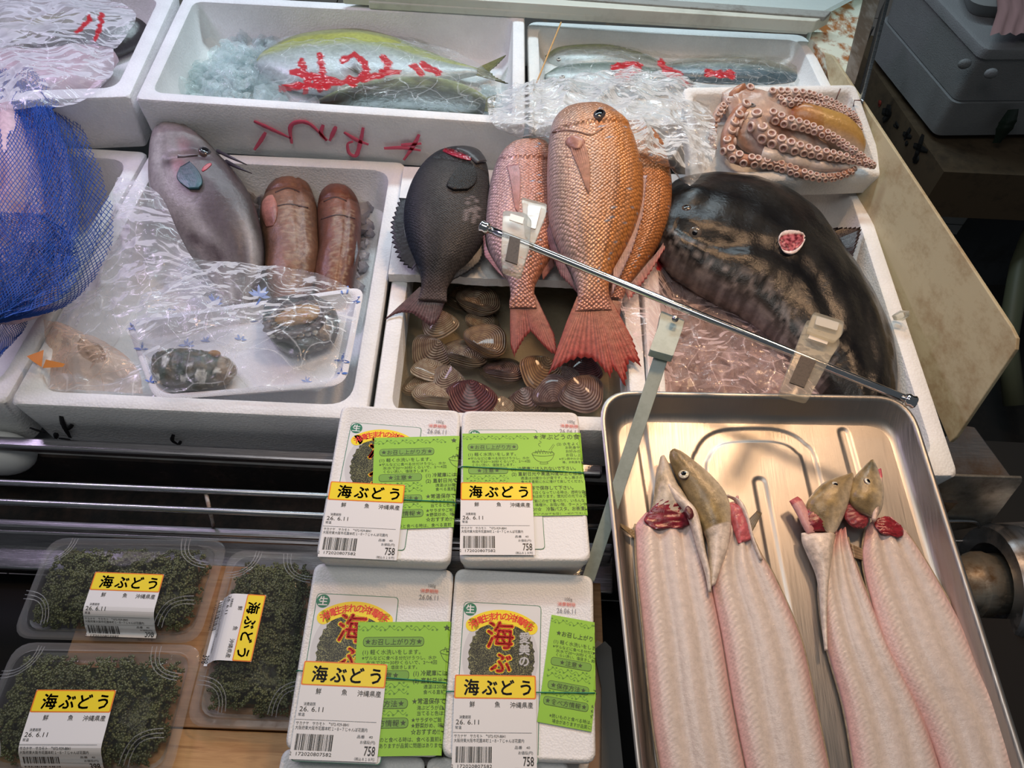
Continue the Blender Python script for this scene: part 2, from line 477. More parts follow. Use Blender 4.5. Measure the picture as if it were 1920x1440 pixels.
def fin(mb, base, tip, zb, zt, rays=14, rows=7, jag=.06, ridge=.0009, thick=.0009, c0=(.3, .1, .1), c1=(.4, .15, .12), mi=0, PF=P, droop=0, cdark=.55):
    nv = rays * 2 + 1; B = resample(base, nv); T = resample(tip, nv, False)
    top = []; C_ = []
    for i in range(rows):
        t = i / (rows - 1)
        for j in range(nv):
            zb_ = zb[0] + (zb[1] - zb[0]) * j / (nv - 1) if isinstance(zb, tuple) else zb
            zt_ = zt[0] + (zt[1] - zt[0]) * j / (nv - 1) if isinstance(zt, tuple) else zt
            a = PF(B[j, 0], B[j, 1], zb_); b = PF(T[j, 0], T[j, 1], zt_)
            tt = t * (1 - (jag if j % 2 else 0) - (jag * .4 * mnoise.noise((j * .9, 3, 1))))
            p = a + (b - a) * tt + np.array([0, 0, (ridge if j % 2 == 0 else -ridge) * (.3 + t) - droop * t * t])
            top.append(p); k = 1 if j % 2 == 0 else cdark
            C_.append([k * (c0[q] * (1 - t) + c1[q] * t) for q in range(3)])
    n = len(top); bot = [p - np.array([0, 0, thick]) for p in top]
    f = grid_faces(rows, nv) + grid_faces(rows, nv, n, flip=True)
    edge = [i * nv for i in range(rows)] ; e2 = [i * nv + nv - 1 for i in range(rows)]
    for e in (edge, e2):
        f += [(e[i], e[i + 1], n + e[i + 1], n + e[i]) for i in range(rows - 1)]
    l = (rows - 1) * nv
    f += [(l + j, l + j + 1, n + l + j + 1, n + l + j) for j in range(nv - 1)]
    uv = [(0, 0)] * (2 * n)
    mb.add(top + bot, f, mi, uv, C_ + C_)


from mathutils.bvhtree import BVHTree
_BV = {}


def hit(o, px, py, lift=0.0):
    """point and normal where the sight line first meets the finished mesh o"""
    if o.name not in _BV:
        me = o.data; b = Vector(o['_loc']); vs = [v.co + b for v in me.vertices]
        _BV[o.name] = BVHTree.FromPolygons(vs, [tuple(p.vertices) for p in me.polygons])
    d = Vector(ray(px, py)).normalized(); c = Vector((0, 0, H))
    p, n, i, dist = _BV[o.name].ray_cast(c, d)
    if p is None:
        p, n, i, dist = _BV[o.name].find_nearest(Vector(P(px, py, float(o['_loc'][2]) + .03)))
    if n.dot(d) > 0: n = -n
    return np.array(p) + np.array(n) * lift, np.array(n)


def patch(name, parent, o, st, hf, colf, mat, n=30, m=24, label=None, ridge=0):
    """thin raised piece following the surface of o between left and right outlines"""
    q = resample(st, n); V = []; C_ = []
    for lay in (1, 0):
        for i in range(n):
            for j in range(m):
                u = j / (m - 1); t = i / (n - 1); v = u * 2 - 1
                p, nn = hit(o, q[i, 0] * (1 - u) + q[i, 2] * u, q[i, 1] * (1 - u) + q[i, 3] * u)
                h = hf(t, v) if lay else -.0012
                V.append(p + nn * h + (nn * ridge * (1 if j % 2 else -1) if lay and ridge else 0)); C_.append(colf(t, v, 1) if not ridge else tuple(k * (1 if j % 2 else .6) for k in colf(t, v, 1)))
    mb = MB(); N = n * m; f = grid_faces(n, m) + grid_faces(n, m, N, flip=True)
    for i in range(n - 1): f += [(i * m, (i + 1) * m, N + (i + 1) * m, N + i * m), (i * m + m - 1, N + i * m + m - 1, N + (i + 1) * m + m - 1, (i + 1) * m + m - 1)]
    for j in range(m - 1): f += [(j, N + j, N + j + 1, j + 1), ((n - 1) * m + j, (n - 1) * m + j + 1, N + (n - 1) * m + j + 1, N + (n - 1) * m + j)]
    mb.add(V, f, 0, None, C_)
    return build(name, mb, mat, parent, label=label)


def eye_on(parent, o, px, py, r, iris=None, pupil=.5, sy=1.0, sink=-.22):
    p, n = hit(o, px, py); return eye(parent, p - n * r * sink, r, iris, pupil, tuple(n), sy)


def eye(parent, c, r, iris=None, pupil=.5, tilt=(0, 0, 1), sy=1.0, name='eye'):
    """eyeball with iris ring and dark pupil, facing along tilt"""
    t = Vector(tilt).normalized(); rot = t.to_track_quat('Z', 'Y').to_matrix()
    mb = MB()
    for rr0, rr1, mi in ((0, pupil, 1), (pupil, 1.0, 0), (1.0, 1.15, 2)):
        V = []; k = 5
        for i in range(k):
            q = rr0 + (rr1 - rr0) * i / (k - 1); h = .5 * math.sqrt(max(0, 1.35 - q * q)) - (.25 if rr1 > 1.01 and i > 2 else 0)
            for a in range(20):
                an = 2 * math.pi * a / 20; V.append(np.array(c) + r * np.array(rot @ Vector((q * math.cos(an), q * sy * math.sin(an), h - .4))))
        mb.add(V, grid_faces(k, 20, 0, True), mi)
    return build(name, mb, [iris or IRIS, PEN, plain('eye_rim', (.12, .08, .07), .3)], parent)


def strokes(mb, lines, pf, off, wd, mi=0, th=.0004, nz=6):
    """felt-pen strokes as thin ribbons; pf maps pixels to the written face, off is its outward normal"""
    off = np.array(off, float)
    for ln in lines:
        w_ = wd
        if isinstance(ln, tuple): ln, w_ = ln
        q = resample(ln, max(nz, 5 * len(ln))); pts = np.array([pf(a[0], a[1]) for a in q]); tg = np.gradient(pts, axis=0)
        V = []
        for i, p in enumerate(pts):
            s = np.cross(off, tg[i]); s /= np.linalg.norm(s) + 1e-9
            ww = w_ * (.55 + .45 * math.sin(math.pi * min(1, (i + .8) / (len(pts)) * 1.1))) * (1 + .2 * mnoise.noise((p[0] * 200, p[1] * 200, i * .5)))
            V += [p + s * ww / 2, p + s * ww / 2 + off * th, p - s * ww / 2 + off * th, p - s * ww / 2]
        mb.add(V, grid_faces(len(pts), 4, 0, True), mi)


def sheet(name, label, st, nu, nv, zf, mat, amp=.006, fr=26, ink=None, inkw=6, seed=0, parent=None, cat='plastic bag', fold=0, PF=P, thick=0, group=None, edge=.0):
    """crumpled film between left and right outlines; zf(u,v,px,py) is the height it drapes at"""
    q = resample(st, nv); V = []; C_ = []
    segs = []
    if ink:
        for ln in ink:
            ln = np.array(ln, float)
            for a, b in zip(ln[:-1], ln[1:]): segs.append((a, b))
    for i in range(nv):
        for j in range(nu):
            u = j / (nu - 1); v = i / (nv - 1)
            px = q[i, 0] * (1 - u) + q[i, 2] * u; py = q[i, 1] * (1 - u) + q[i, 3] * u
            ej = edge * (mnoise.noise((u * 9, v * 9, seed + 5)))
            px += ej * (1 if u > .5 else -1) * abs(u - .5) * 2; py += ej * abs(v - .5) * 2
            z = zf(u, v, px, py); p = PF(px, py, z)
            n1 = 1 - 2 * abs(mnoise.noise((p[0] * fr * .8, p[1] * fr * .8, seed)))
            n2 = 1 - 2 * abs(mnoise.noise((p[0] * fr * 2.0 + 7, p[1] * fr * 2.0, seed + 3)))
            n3 = mnoise.noise((p[0] * fr * 6, p[1] * fr * 6, seed + 9))
            p = p + np.array([0, 0, amp * (n1 * .62 + n2 * .16 + n3 * .06)])
            V.append(p); k = 1.0
            if segs:
                d = 1e9; P2 = np.array([px + 5 * n3, py + 4 * n2])
                for a, b in segs:
                    ab = b - a; t = max(0, min(1, ((P2 - a) @ ab) / (ab @ ab + 1e-9))); d = min(d, np.linalg.norm(P2 - a - t * ab))
                k = min(1, max(0, (d - inkw) / 1.6 + .5))
            C_.append((1, k, k))
    mb = MB(); mb.add(V, grid_faces(nv, nu), 0, None, C_)
    o = build(name, mb, mat, parent)
    if parent is None: tag(o, label, cat, group)
    return o


def chunks(mb, pts, size, seed=1, jit=.35, c=None, flat=1.0, mi=0):
    """angular broken-ice pieces"""
    rnd = np.random.default_rng(seed)
    bm = bmesh.new(); bmesh.ops.create_icosphere(bm, subdivisions=1, radius=1)
    bv = np.array([v.co[:] for v in bm.verts]); bf = [tuple(v.index for v in f.verts) for f in bm.faces]; bm.free()
    for p in pts:
        s = size * (.5 + rnd.random()); v = bv * (1 + jit * (rnd.random((len(bv), 1)) - .5) * 2) * (s * np.array([1, .6 + .6 * rnd.random(), flat * (.5 + .5 * rnd.random())]))
        e = Vector(rnd.random(3) * 6).normalized(); M = np.array(Matrix.Rotation(rnd.random() * 6.28, 3, e))
        mb.add(v @ M.T + p, bf, mi, c=c)


def inpoly(x, y, poly):
    s = False; j = len(poly) - 1
    for i in range(len(poly)):
        xi, yi = poly[i]; xj, yj = poly[j]
        if (yi > y) != (yj > y) and x < (xj - xi) * (y - yi) / (yj - yi) + xi: s = not s
        j = i
    return s


def scatter(poly, n, zf, seed=1):
    rnd = random.Random(seed); xs = [p[0] for p in poly]; ys = [p[1] for p in poly]; out = []
    while len(out) < n:
        x = rnd.uniform(min(xs), max(xs)); y = rnd.uniform(min(ys), max(ys))
        if inpoly(x, y, poly): out.append(P(x, y, zf(x, y, rnd)))
    return out


# ------------------------------------------------------------------ printing helpers
_TC = {}


def glyphs(s, size, bold=0.0, narrow=1.0):
    key = (s, bold)
    if key not in _TC:
        cu = bpy.data.curves.new('t', 'FONT'); cu.body = s; cu.size = 1; cu.offset = bold; cu.resolution_u = 2; cu.fill_mode = 'FRONT'
        o = bpy.data.objects.new('t', cu); COL.objects.link(o)
        dg = bpy.context.evaluated_depsgraph_get(); me = o.evaluated_get(dg).to_mesh()
        v = np.array([q.co[:2] for q in me.vertices]).reshape(-1, 2); f = [tuple(p.vertices) for p in me.polygons]
        o.evaluated_get(dg).to_mesh_clear(); bpy.data.objects.remove(o); bpy.data.curves.remove(cu)
        _TC[key] = (v, f)
    v, f = _TC[key]
    return v * np.array([size * narrow, size]), f


class Print:
    """flat artwork in millimetres (x right, y down), later laid on a surface"""
    def __init__(s): s.items = []
    def poly(s, pts, mi, layer=1): s.items.append((np.array(pts, float), [tuple(range(len(pts)))], mi, layer)); return s
    def rect(s, x0, y0, x1, y1, mi, layer=1, r=0):
        if r: return s.poly(roundpoly([(x0, y0), (x1, y0), (x1, y1), (x0, y1)], r, 4), mi, layer)
        return s.poly([(x0, y0), (x1, y0), (x1, y1), (x0, y1)], mi, layer)
    def text(s, t, x, y, size, mi, layer=2, bold=0, narrow=1, rot=0, align='l', width=None):
        v, f = glyphs(t, size, bold, narrow)
        if not len(v): return s
        v = v.copy()
        if width: v[:, 0] *= width / (v[:, 0].max() - v[:, 0].min())
        if align == 'c': v[:, 0] -= (v[:, 0].max() + v[:, 0].min()) / 2
        if align == 'r': v[:, 0] -= v[:, 0].max()
        v[:, 1] *= -1
        if rot: c_, s_ = math.cos(rot), math.sin(rot); v = v @ np.array([[c_, s_], [-s_, c_]])
        s.items.append((v + np.array([x, y]), f, mi, layer)); return s
    def line(s, pts, wd, mi, layer=1, smooth=True, n=None):
        q = resample(pts, n or 6 * len(pts), smooth); tg = np.gradient(q, axis=0); V = []
        for i, p in enumerate(q):
            nn = np.array([-tg[i][1], tg[i][0]]); nn /= np.linalg.norm(nn) + 1e-9; V += [p + nn * wd / 2, p - nn * wd / 2]
        f = [(2 * i, 2 * i + 1, 2 * i + 3, 2 * i + 2) for i in range(len(q) - 1)]
        s.items.append((np.array(V), f, mi, layer)); return s
    def emit(s, mb, place, clip=None, gap=.00012):
        for v, f, mi, layer in s.items:
            if clip:
                ok = clip(v); f = [q for q in f if all(ok[i] for i in q)]
                if not f: continue
            mb.add([place(p[0], p[1], layer * gap) for p in v], f, mi)


def star(x, y, r):
    return [(x + (r if i % 2 == 0 else r * .45) * math.sin(i * math.pi / 5), y - (r if i % 2 == 0 else r * .45) * math.cos(i * math.pi / 5)) for i in range(10)]


def frame_of(tl, tr, PFz, w_mm):
    """place(x_mm, y_mm, lift) for a flat label whose top corners are seen at tl and tr"""
    a = PFz(*tl); b = PFz(*tr); ex = (b - a); L = np.linalg.norm(ex); ex /= L; k = L / w_mm
    up = np.array([0, 0, 1.0]) ; ey = np.cross(ex, up); ey /= np.linalg.norm(ey); nrm = np.cross(-ey, -ex); nrm = np.cross(ey, ex) * -1 if (np.cross(ey, ex))[2] < 0 else np.cross(ey, ex)
    if nrm[2] < 0: nrm = -nrm
    return (lambda x, y, l: a + ex * x * k + ey * y * k + nrm * l), k
# =================================================================== fish boxes
def px2(*pts, z=0): return [P(x, y, z)[:2] for x, y in pts]

ZB = 0.0755
# left display box with filefish and abalone
boxC = foam_box('foam_fish_box', 'wide white foam box holding the grey filefish, brown groupers and abalone tray', px2((14, 757), (686, 787), (760, 303), (283, 281)), 0, .095, .020, r=.012, ri=.03, group=None)
# left neighbour
foam_box('foam_fish_box', 'white foam box under the blue net at the far left', px2((-330, 735), (6, 752), (276, 279), (60, 266)), -.004, .09, .02, r=.012, ri=.03)
# top centre box
yb = P(500, 290, 0)[1] + .004
cb = [PY(248, 174, yb)[:2], PY(985, 238, yb)[:2], P(984, 22, ZB)[:2], P(346, -12, ZB)[:2]]
boxB = foam_box('foam_fish_box', 'large white foam box with red handwriting and yellow-backed fish in bags', cb, ZB, .085, .019, r=.006, ri=.016, taper=.005)
# top left box
ca = [P(60, 214, ZB)[:2] - np.array([.12, -.01]), PY(243, 180, yb + .004)[:2], P(334, -18, ZB)[:2], P(-60, -30, ZB)[:2]]
foam_box('foam_fish_box', 'white foam box with dark fish at the top left corner', ca, ZB, .085, .024, r=.006, ri=.02, taper=.006)
# clam box
boxD = foam_box('foam_clam_box', 'white foam box full of clams under the hanging fish tails', px2((694, 790), (1222, 806), (1182, 322), (764, 308)), -.006, .085, .021, r=.008, ri=.02, taper=.004)
# mackerel box, its rim a little lower
boxF = foam_box('foam_fish_box', 'shallow white foam box with bagged mackerel at the top right', px2((993, 232), (1598, 236), (1512, 64), (988, 38), z=.056), .056, .055, .018, r=.02, ri=.02, taper=.004)
# big right box
boxE = foam_box('foam_fish_box', 'big white foam box holding the black puffer fish on pink ice', px2((1222, 890), (1800, 893), (1612, 335), (1196, 322)), 0, .11, .022, r=.012, ri=.03, taper=.012)
# octopus box leaning on the mackerel box
GA, GB_ = P(1640, 325, .045), P(1600, 160, .10)
gs = (.10 - .045) / (GB_[1] - GA[1])
GZ = lambda p: .045 + (p[1] - GA[1]) * gs
cg = [P(1300, 328, .045)[:2], P(1666, 328, .045)[:2], P(1604, 158, .10)[:2], P(1284, 152, .10)[:2]]
boxG = foam_box('foam_octopus_box', 'small white foam box with the octopus, propped on the mackerel box', cg, 0, .036, .013, r=.008, ri=.008, taper=.004, floor=.012, plane=GZ)

# handwriting on the fronts
mb = MB()
fB = lambda x, y: PY(x, y, yb - .0015)
hw = [[(476, 227), (500, 238), (545, 259)], [(498, 248), (490, 262), (477, 281)], [(547, 269), (544, 240), (556, 229), (580, 232), (614, 263)], [(606, 234), (602, 250), (612, 264)], [(630, 237), (618, 264)],
      [(681, 239), (676, 265), (668, 291), (655, 287), (652, 270), (662, 265)], [(645, 248), (668, 262), (691, 271)], [(786, 252), (776, 272), (757, 300)], [(720, 278), (756, 277), (789, 282)], [(752, 272), (790, 269)]]
strokes(mb, hw, fB, (0, -1, 0), .0060)
build('handwriting', mb, RED_INK, boxB, label='red felt-pen writing upside down')
mb = MB()
yc = P(300, 770, 0)[1] - .0002
fC = lambda x, y: PY(x, y, (P(340, 771, 0)[1]) + .0045) + np.array([0, -.004, 0])
STK = [([(58, 796), (72, 801), (88, 805)], .005), ([(117, 774), (121, 790), (134, 815)], .006), ([(138, 790), (130, 800)], .005), ([(108, 806), (107, 817)], .006), ([(112, 816), (134, 818)], .004)]
strokes(mb, STK, fC, (0, -1, 0), .005); build('handwriting', mb, BLACK_INK, boxC, label='black felt-pen marks'); mb = MB()
strokes(mb, [
             ([(327, 809), (325, 820), (336, 828)], .005), ([(341, 821), (337, 829)], .004)], fC, (0, -1, 0), .005)
build('handwriting', mb, BLACK_INK, boxC, label='black felt-pen marks')

# foam board laid across the clam box
mb = MB()
bt = None
zt = .008
rim = [P(x, y, zt) for x, y in resample([(728, 514), (840, 517), (900, 522), (1000, 524), (1090, 528), (1200, 532)], 60, True)]
rim = [p + np.array([0, .0012 * mnoise.noise((i * .8, 1, 2)), 0]) for i, p in enumerate(rim)]
top = [P(757, 312, zt)] + rim + [P(1200, 330, zt)]
mb.prism([p - np.array([0, 0, .0135]) for p in top], top)
tag(build('foam_board', mb, FOAM, smooth=False), 'white foam board across the clam box, under the hanging fish', 'foam board')

mb = MB(); mb.ball(P(2, 850, -.085), .030, 14, 0, (1.3, .8, 1))
tag(build('plastic_bag', mb, [plain('white_milky_plastic', (.70, .72, .70), .35)]), 'white rounded plastic bulge hanging under the steel lip bar at the left edge', 'plastic bag')
# =================================================================== yellowed side board
YB = m_dirty('yellowed_plastic', (.50, .44, .29), (.26, .15, .06), 16, .48, .78, .5, .0004, (1, 1, 1.5))
g1, g2, g3, g4, g5 = P(1548, 97, .075), P(1906, 640, .075), P(1786, 812, -.05), P(1652, 400, -.06), P(1566, 158, -.0)
nrm = np.cross(g2 - g1, g3 - g1); nrm /= np.linalg.norm(nrm)
if nrm[0] < 0: nrm = -nrm
def pl(px, py):
    d = ray(px, py); o = np.array([0, 0, H]); return o + d * (((g1 - o) @ nrm) / (d @ nrm))
out = [(1545, 98), (1560, 104), (1895, 612), (1906, 634), (1904, 655), (1792, 820), (1780, 830), (1700, 640), (1640, 460), (1600, 350), (1560, 200)]
f0 = [pl(*q) for q in out]
mb = MB(); mb.prism([p + nrm * .006 for p in f0][::-1], f0[::-1])
yb_o = tag(build('side_board', mb, YB, smooth=False, fix=True, bevel=.0012), 'yellowed plastic side board with rust stains, leaning along the right box', 'board')

# =================================================================== cold case frame at the back
PALE = m_dirty('aged_cream_enamel', (.62, .64, .56), (.36, .36, .30), 9, .5, .8, .4)
RUST = m_dirty('rusty_cream_enamel', (.64, .67, .56), (.33, .12, .025), 8, .475, .53, .6, .001, (1, .7, 1), 9)
mb = MB()
zt = .085
def bar(a, b, z, h, mb, mi=0):
    """a,b: pixel polylines of the far and near top edges"""
    top = [P(*a[0], z), P(*a[1], z), P(*b[1], z), P(*b[0], z)]
    mb.prism([p - np.array([0, 0, h]) for p in top][::-1], top[::-1], mi)
bar([(700, -30), (1560, 24)], [(640, -16), (1530, 40)], .10, .02, mb)
bar([(700, -6), (1525, 41)], [(690, 3), (1518, 52)], .088, .012, mb)
o = build('trim_1', mb, [PALE], smooth=False, fix=True, bevel=.002); tag(o, 'cream sill rails of the cold case behind the boxes', None, kind='structure')
mb = MB(); bar([(900, -70), (1640, -30)], [(905, -20), (1545, 20)], .09, .01, mb)
o = build('window_1', mb, [m_clear('case_glass', (.8, .85, .82), .2, .8, .08)], smooth=False, fix=True); o['kind'] = 'structure'
mb = MB(); bar([(1030, -16), (1560, 20)], [(1025, -6), (1548, 32)], .103, .008, mb)
o = build('trim_2', mb, [m_dirty('grey_rubber_gasket', (.30, .31, .29), (.14, .13, .11), 20, rough=.6)], smooth=False, fix=True, bevel=.002); o['kind'] = 'structure'
# mottled slab filling the gap behind the boxes, its darkness put into the colour
mb = MB(); v = [P(700, 0, -.05), P(1640, 50, -.05), P(1560, 130, -.06), P(640, 120, -.06)]
mb.prism([p - np.array([0, 0, .03]) for p in v][::-1], v[::-1])
o = build('trim_3', mb, [m_dirty('grimy_gap_slab', (.05, .045, .04), (.12, .07, .03), 20, rough=.6)], smooth=False, fix=True); o['kind'] = 'structure'
# rusty post of the case: cream face, dark grimy edge, bright strip
def post(name, px_poly, z, h, mat, label):
    mb = MB(); top = [P(*q, z) for q in px_poly]
    mb.prism([p - np.array([0, 0, h]) for p in top], top)
    o = build(name, mb, mat, smooth=False, fix=True, bevel=.001); o['kind'] = 'structure'; o['label'] = label; return o
post('trim_4', [(1520, 70), (1548, -40), (1628, -40), (1583, 150), (1560, 120)], .07, .06, RUST, 'rusty cream post of the cold case')
post('trim_5', [(1583, 150), (1628, -40), (1662, -40), (1603, 158)], .075, .08, m_dirty('grimy_seal', (.09, .065, .045), (.30, .28, .25), 16, .45, .7, .5, .001, (1, .3, 1)), 'dark grimy edge of the post')
post('trim_6', [(1614, 186), (1664, -10), (1671, -10), (1620, 190)], .09, .03, STEEL, 'bright metal strip along the post')

# =================================================================== rail, gutter and counter in front
zl = -.046
mb = MB()
def slab(mb, pts, h, mi=0):
    top = [np.array(p) for p in pts]; mb.prism([p - np.array([0, 0, h]) for p in top][::-1], top[::-1], mi)
slab(mb, [P(-420, 797, zl), P(1130, 869, zl), P(1130, 890, zl), P(-420, 817, zl)], .012)
LIP = m_metal('worn_steel', (.50, .49, .52), .30, (1, 70, 70), .35)
lip = build('counter_lip', mb, [LIP], smooth=False, fix=True, bevel=.003)
tag(lip, 'wide steel lip bar in front of the left fish box', 'metal bar')
for nm, (y0, y1), lb in (('guard_rail', (909, 931), 'upper thin steel rail over the dark gutter'), ('guard_rail', (945, 968), 'lower thin steel rail over the dark gutter')):
    mb = MB(); a = P(-300, y0 - 17, -.034); b = P(640, y1, -.034); d = b - a
    mb.tube([a + d * t for t in (0, .25, .5, .75, 1, 1.4, 1.62)], .0034, 12)
    r_ = tag(build(nm, mb, [CHROME if False else STEEL]), lb, 'rail')
mb = MB(); a = P(386, 925, -.037); b = P(394, 960, -.037); mb.tube([a, (a + b) / 2, b, P(400, 985, -.075)], .0022, 8)
tag(build('rail_bracket', mb, [m_dirty('rusty_bracket', (.33, .30, .27), (.16, .08, .04), 60, .45, .6)]), 'short rusty bracket joining the two thin rails', 'bracket')
GUT = m_dirty('wet_dark_gutter', (.02, .02, .02), (.075, .05, .04), 14, .45, .75, .22, .003)
mb = MB()
y_a, y_b = .56, .362
mb.box(-.75, .62, y_b, .485, -.20, -.17)
o = tag(build('gutter_floor', mb, [GUT], smooth=False), 'dark wet drain gutter under the rails', 'gutter')
# base deck under all boxes
mb = MB(); mb.box(-.85, .56, .478, 1.33, -.15, -.125)
o = build('display_deck', mb, [m_dirty('grey_deck', (.30, .31, .32), (.12, .12, .12), 9)], smooth=False); tag(o, 'flat grey deck carrying the fish boxes', 'counter')
mb = MB(); mb.box(-.85, .60, .474, .478, -.19, -.112); o = build('trim_8', mb, [GUT], smooth=False); o['kind'] = 'structure'
# counter edge: bead, slope, ledge
zc = -.075
mb = MB()
slab(mb, [P(-330, 958, zc), P(1150, 1018, zc), P(1150, 1032, zc), P(-330, 975, zc)], .02)
slab(mb, [P(-330, 976, zc - .004), P(1150, 1032, zc - .004), P(1150, 1042, zc - .004), P(-330, 988, zc - .004)], .02)
tag(build('counter_edge', mb, [LIP], smooth=False, fix=True, bevel=.003), 'double steel edge strip below the rails', 'metal bar')
mb = MB(); zd = -.096
slab(mb, [P(-330, 980, zd), P(1150, 1030, zd), P(1150, 1112, zd), P(-330, 1052, zd)], .006)
tag(build('counter_ledge', mb, [m_metal('dull_steel_ledge', (.50, .49, .51), .24, (1, 50, 50), .3)], smooth=False, fix=True, bevel=.002), 'flat steel ledge behind the sea grape packs', 'ledge')
# wooden board
WOOD = m_wood('oiled_wood', (.30, .14, .055), (.44, .24, .11))
mb = MB(); zw = -.09
a_ = [P(104, 1166, zw), P(150, 1006, zw), P(1100, 1060, zw), P(1150, 1520, zw), P(-40, 1520, zw)]
a_ = [P(90, 1208, zw), P(172, 1030, zw), P(1095, 1058, zw), P(1150, 1400, zw)]
xs = [P(100, 1300, zw)[0], P(1135, 1300, zw)[0]]; ys = P(300, 1055, zw)[1]
yspl = P(400, 1367, zw)[1]
wd = thing('wooden_board', 'brown wooden board under the sea grape packs', 'board', (0, .2, zw - .02))
mb.box(xs[0], xs[1], yspl + .0008, ys, zw - .018, zw); build('plank', mb, [WOOD], wd, smooth=False, bevel=.001)
mb = MB(); mb.box(xs[0] - .1, xs[1], -.1, yspl - .0008, zw - .018, zw); build('plank', mb, [m_wood('golden_wood', (.38, .19, .07), (.56, .33, .14))], wd, smooth=False, bevel=.001)
mb = MB(); mb.box(-.8, .9, -.2, .361, -.23, -.2); o = build('trim_9', mb, [plain('black_underside', (.006, .006, .007), .8)], smooth=False); o['kind'] = 'structure'
# brown card and grey plate seen between the packs and the tray
mb = MB(); slab(mb, [P(1120, 1200, -.088), P(1145, 1215, -.088), P(1160, 1500, -.088), P(1100, 1500, -.088), P(1100, 1230, -.088)], .002)
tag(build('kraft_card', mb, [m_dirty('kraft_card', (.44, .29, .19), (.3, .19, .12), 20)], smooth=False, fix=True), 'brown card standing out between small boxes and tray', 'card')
mb = MB(); slab(mb, [P(1114, 1218, -.080), P(1134, 1202, -.080), P(1146, 1214, -.080), P(1175, 1500, -.080), P(1127, 1500, -.080), P(1128, 1290, -.080)], .003)
tag(build('grey_plate', mb, [plain('dark_grey_plastic', (.10, .10, .095), .5)], smooth=False, fix=True), 'dark grey pointed plate beside the tray wall', 'plate')

# =================================================================== right-hand background
# floor
mb = MB(); mb.box(-3, 4, -2, 5, -.75, -.70)
gf = G('floor_tiles'); pp = gf.pr((.5, .46, .42), .45); cc = gf.coord()
bt_ = gf.new('ShaderNodeTexBrick'); bt_.offset = 0; bt_.inputs['Scale'].default_value = 1; bt_.inputs['Brick Width'].default_value = .15; bt_.inputs['Row Height'].default_value = .15; bt_.inputs['Mortar Size'].default_value = .002
bt_.inputs['Color1'].default_value = (.80, .74, .68, 1); bt_.inputs['Color2'].default_value = (.74, .68, .62, 1); bt_.inputs['Mortar'].default_value = (.06, .05, .04, 1)
gf.link(gf.scale(cc, (1, 1, 1)), bt_.inputs[0]); gf.link(bt_.outputs[0], pp.inputs['Base Color'])
fl = build('floor', mb, [gf.m], smooth=False); fl['kind'] = 'structure'
mb = MB(); mb.box(-3, 4, 3.2, 3.3, -.70, 2.2)
o = build('wall_back', mb, [plain('dark_back_wall', (.02, .02, .02), .8)], smooth=False); o['kind'] = 'structure'
FLOOR_DARK = m_dirty('floor_darkness', (.006, .006, .006), (.02, .018, .015), 9, rough=.7)
mb = MB(); mb.box(.55, 2.2, .62, 2.4, -.699, -.60)  # added slab, near-black to stand in for the unlit floor here
tag(build('floor_dark_slab', mb, [FLOOR_DARK], smooth=False), 'black slab added for the darkness over the floor beyond the yellowed board', 'mat')

GREYBOX = m_foam('grey_foam', (.24, .25, .26), .1, 420)

def quadbox(name, px_top, z, z1, mat, label, cat, r=.02, taper=0, grp=None, parent=None, lip=None, ins=0):
    c = [P(x, y, z)[:2] for x, y in px_top]
    ar = sum(c[i][0] * c[(i + 1) % 4][1] - c[(i + 1) % 4][0] * c[i][1] for i in range(4))
    if ar < 0: c = c[::-1]
    if ins: c = inset(c, ins)
    mb = MB()
    mb.rings([zr(roundpoly(inset(c, taper), r), z1), zr(roundpoly(inset(c, taper * .1), r), z - .006), zr(roundpoly(inset(c, .001), r), z - .002), zr(roundpoly(inset(c, .006), r), z)], 0)
    o = build(name, mb, mat, parent, angle=40)
    if parent is None: tag(o, label, cat, grp)
    return o, c

# big grey foam box with lid; corner 1847,92
tp = [(1847, 92), (2200, 92), (2050, -260), (1690, -75)]
zt0 = .02; c0 = P(1847, 92, zt0)
zl1 = zvert(c0[0], c0[1], 112); zl2 = zvert(c0[0], c0[1], 200)
gb = thing('grey_foam_box', 'upper grey foam box with lid in the dark at the top right', 'foam box', (c0[0], c0[1], zl2))
o, cc_ = quadbox('lid', tp, zt0, zl1, [GREYBOX], '', '', .016, .001, parent=gb)
def ringbox(par, name, cc, z0, z1, mat, tap=.006, r=.016):
    mb = MB(); mb.rings([zr(roundpoly(inset(cc, tap), r), z0), zr(roundpoly(cc, r), z1)], 0); return build(name, mb, mat, par, angle=40)
ringbox(gb, 'body', inset(cc_, .005), zl2, zl1 + .001, [GREYBOX], .012)
for q in ((1813, 112), (1863, 130)):
    mb = MB(); p_ = P(*q, zl1 - .002)
    p_ = np.array([p_[0], p_[1], zl1 - .01]); mb.ball(p_, .012, 6, 0, (1.0, .5, .8)); build('latch', mb, [GREYBOX], gb)
zl3 = zvert(c0[0], c0[1], 268)
mb = MB(); mb.rings([zr(roundpoly(inset(cc_, .022), .016), zl3), zr(roundpoly(inset(cc_, .012), .016), zl2 - .002)], 0)
gl_ = tag(build('grey_foam_box', mb, [GREYBOX], angle=40), 'lower grey foam box stacked under the lidded one, with dark green tape', 'foam box')
# tape with dark band on lower box front
mb = MB(); y_ = c0[1] + .008
pf = lambda x, y: PY(x, y, y_)
strokes(mb, [([(1900, 205), (1884, 240), (1868, 268)], .03)], pf, (0, -1, 0), .03)
build('packing_tape', mb, [plain('dark_green_tape', (.015, .03, .022), .3)], gl_)
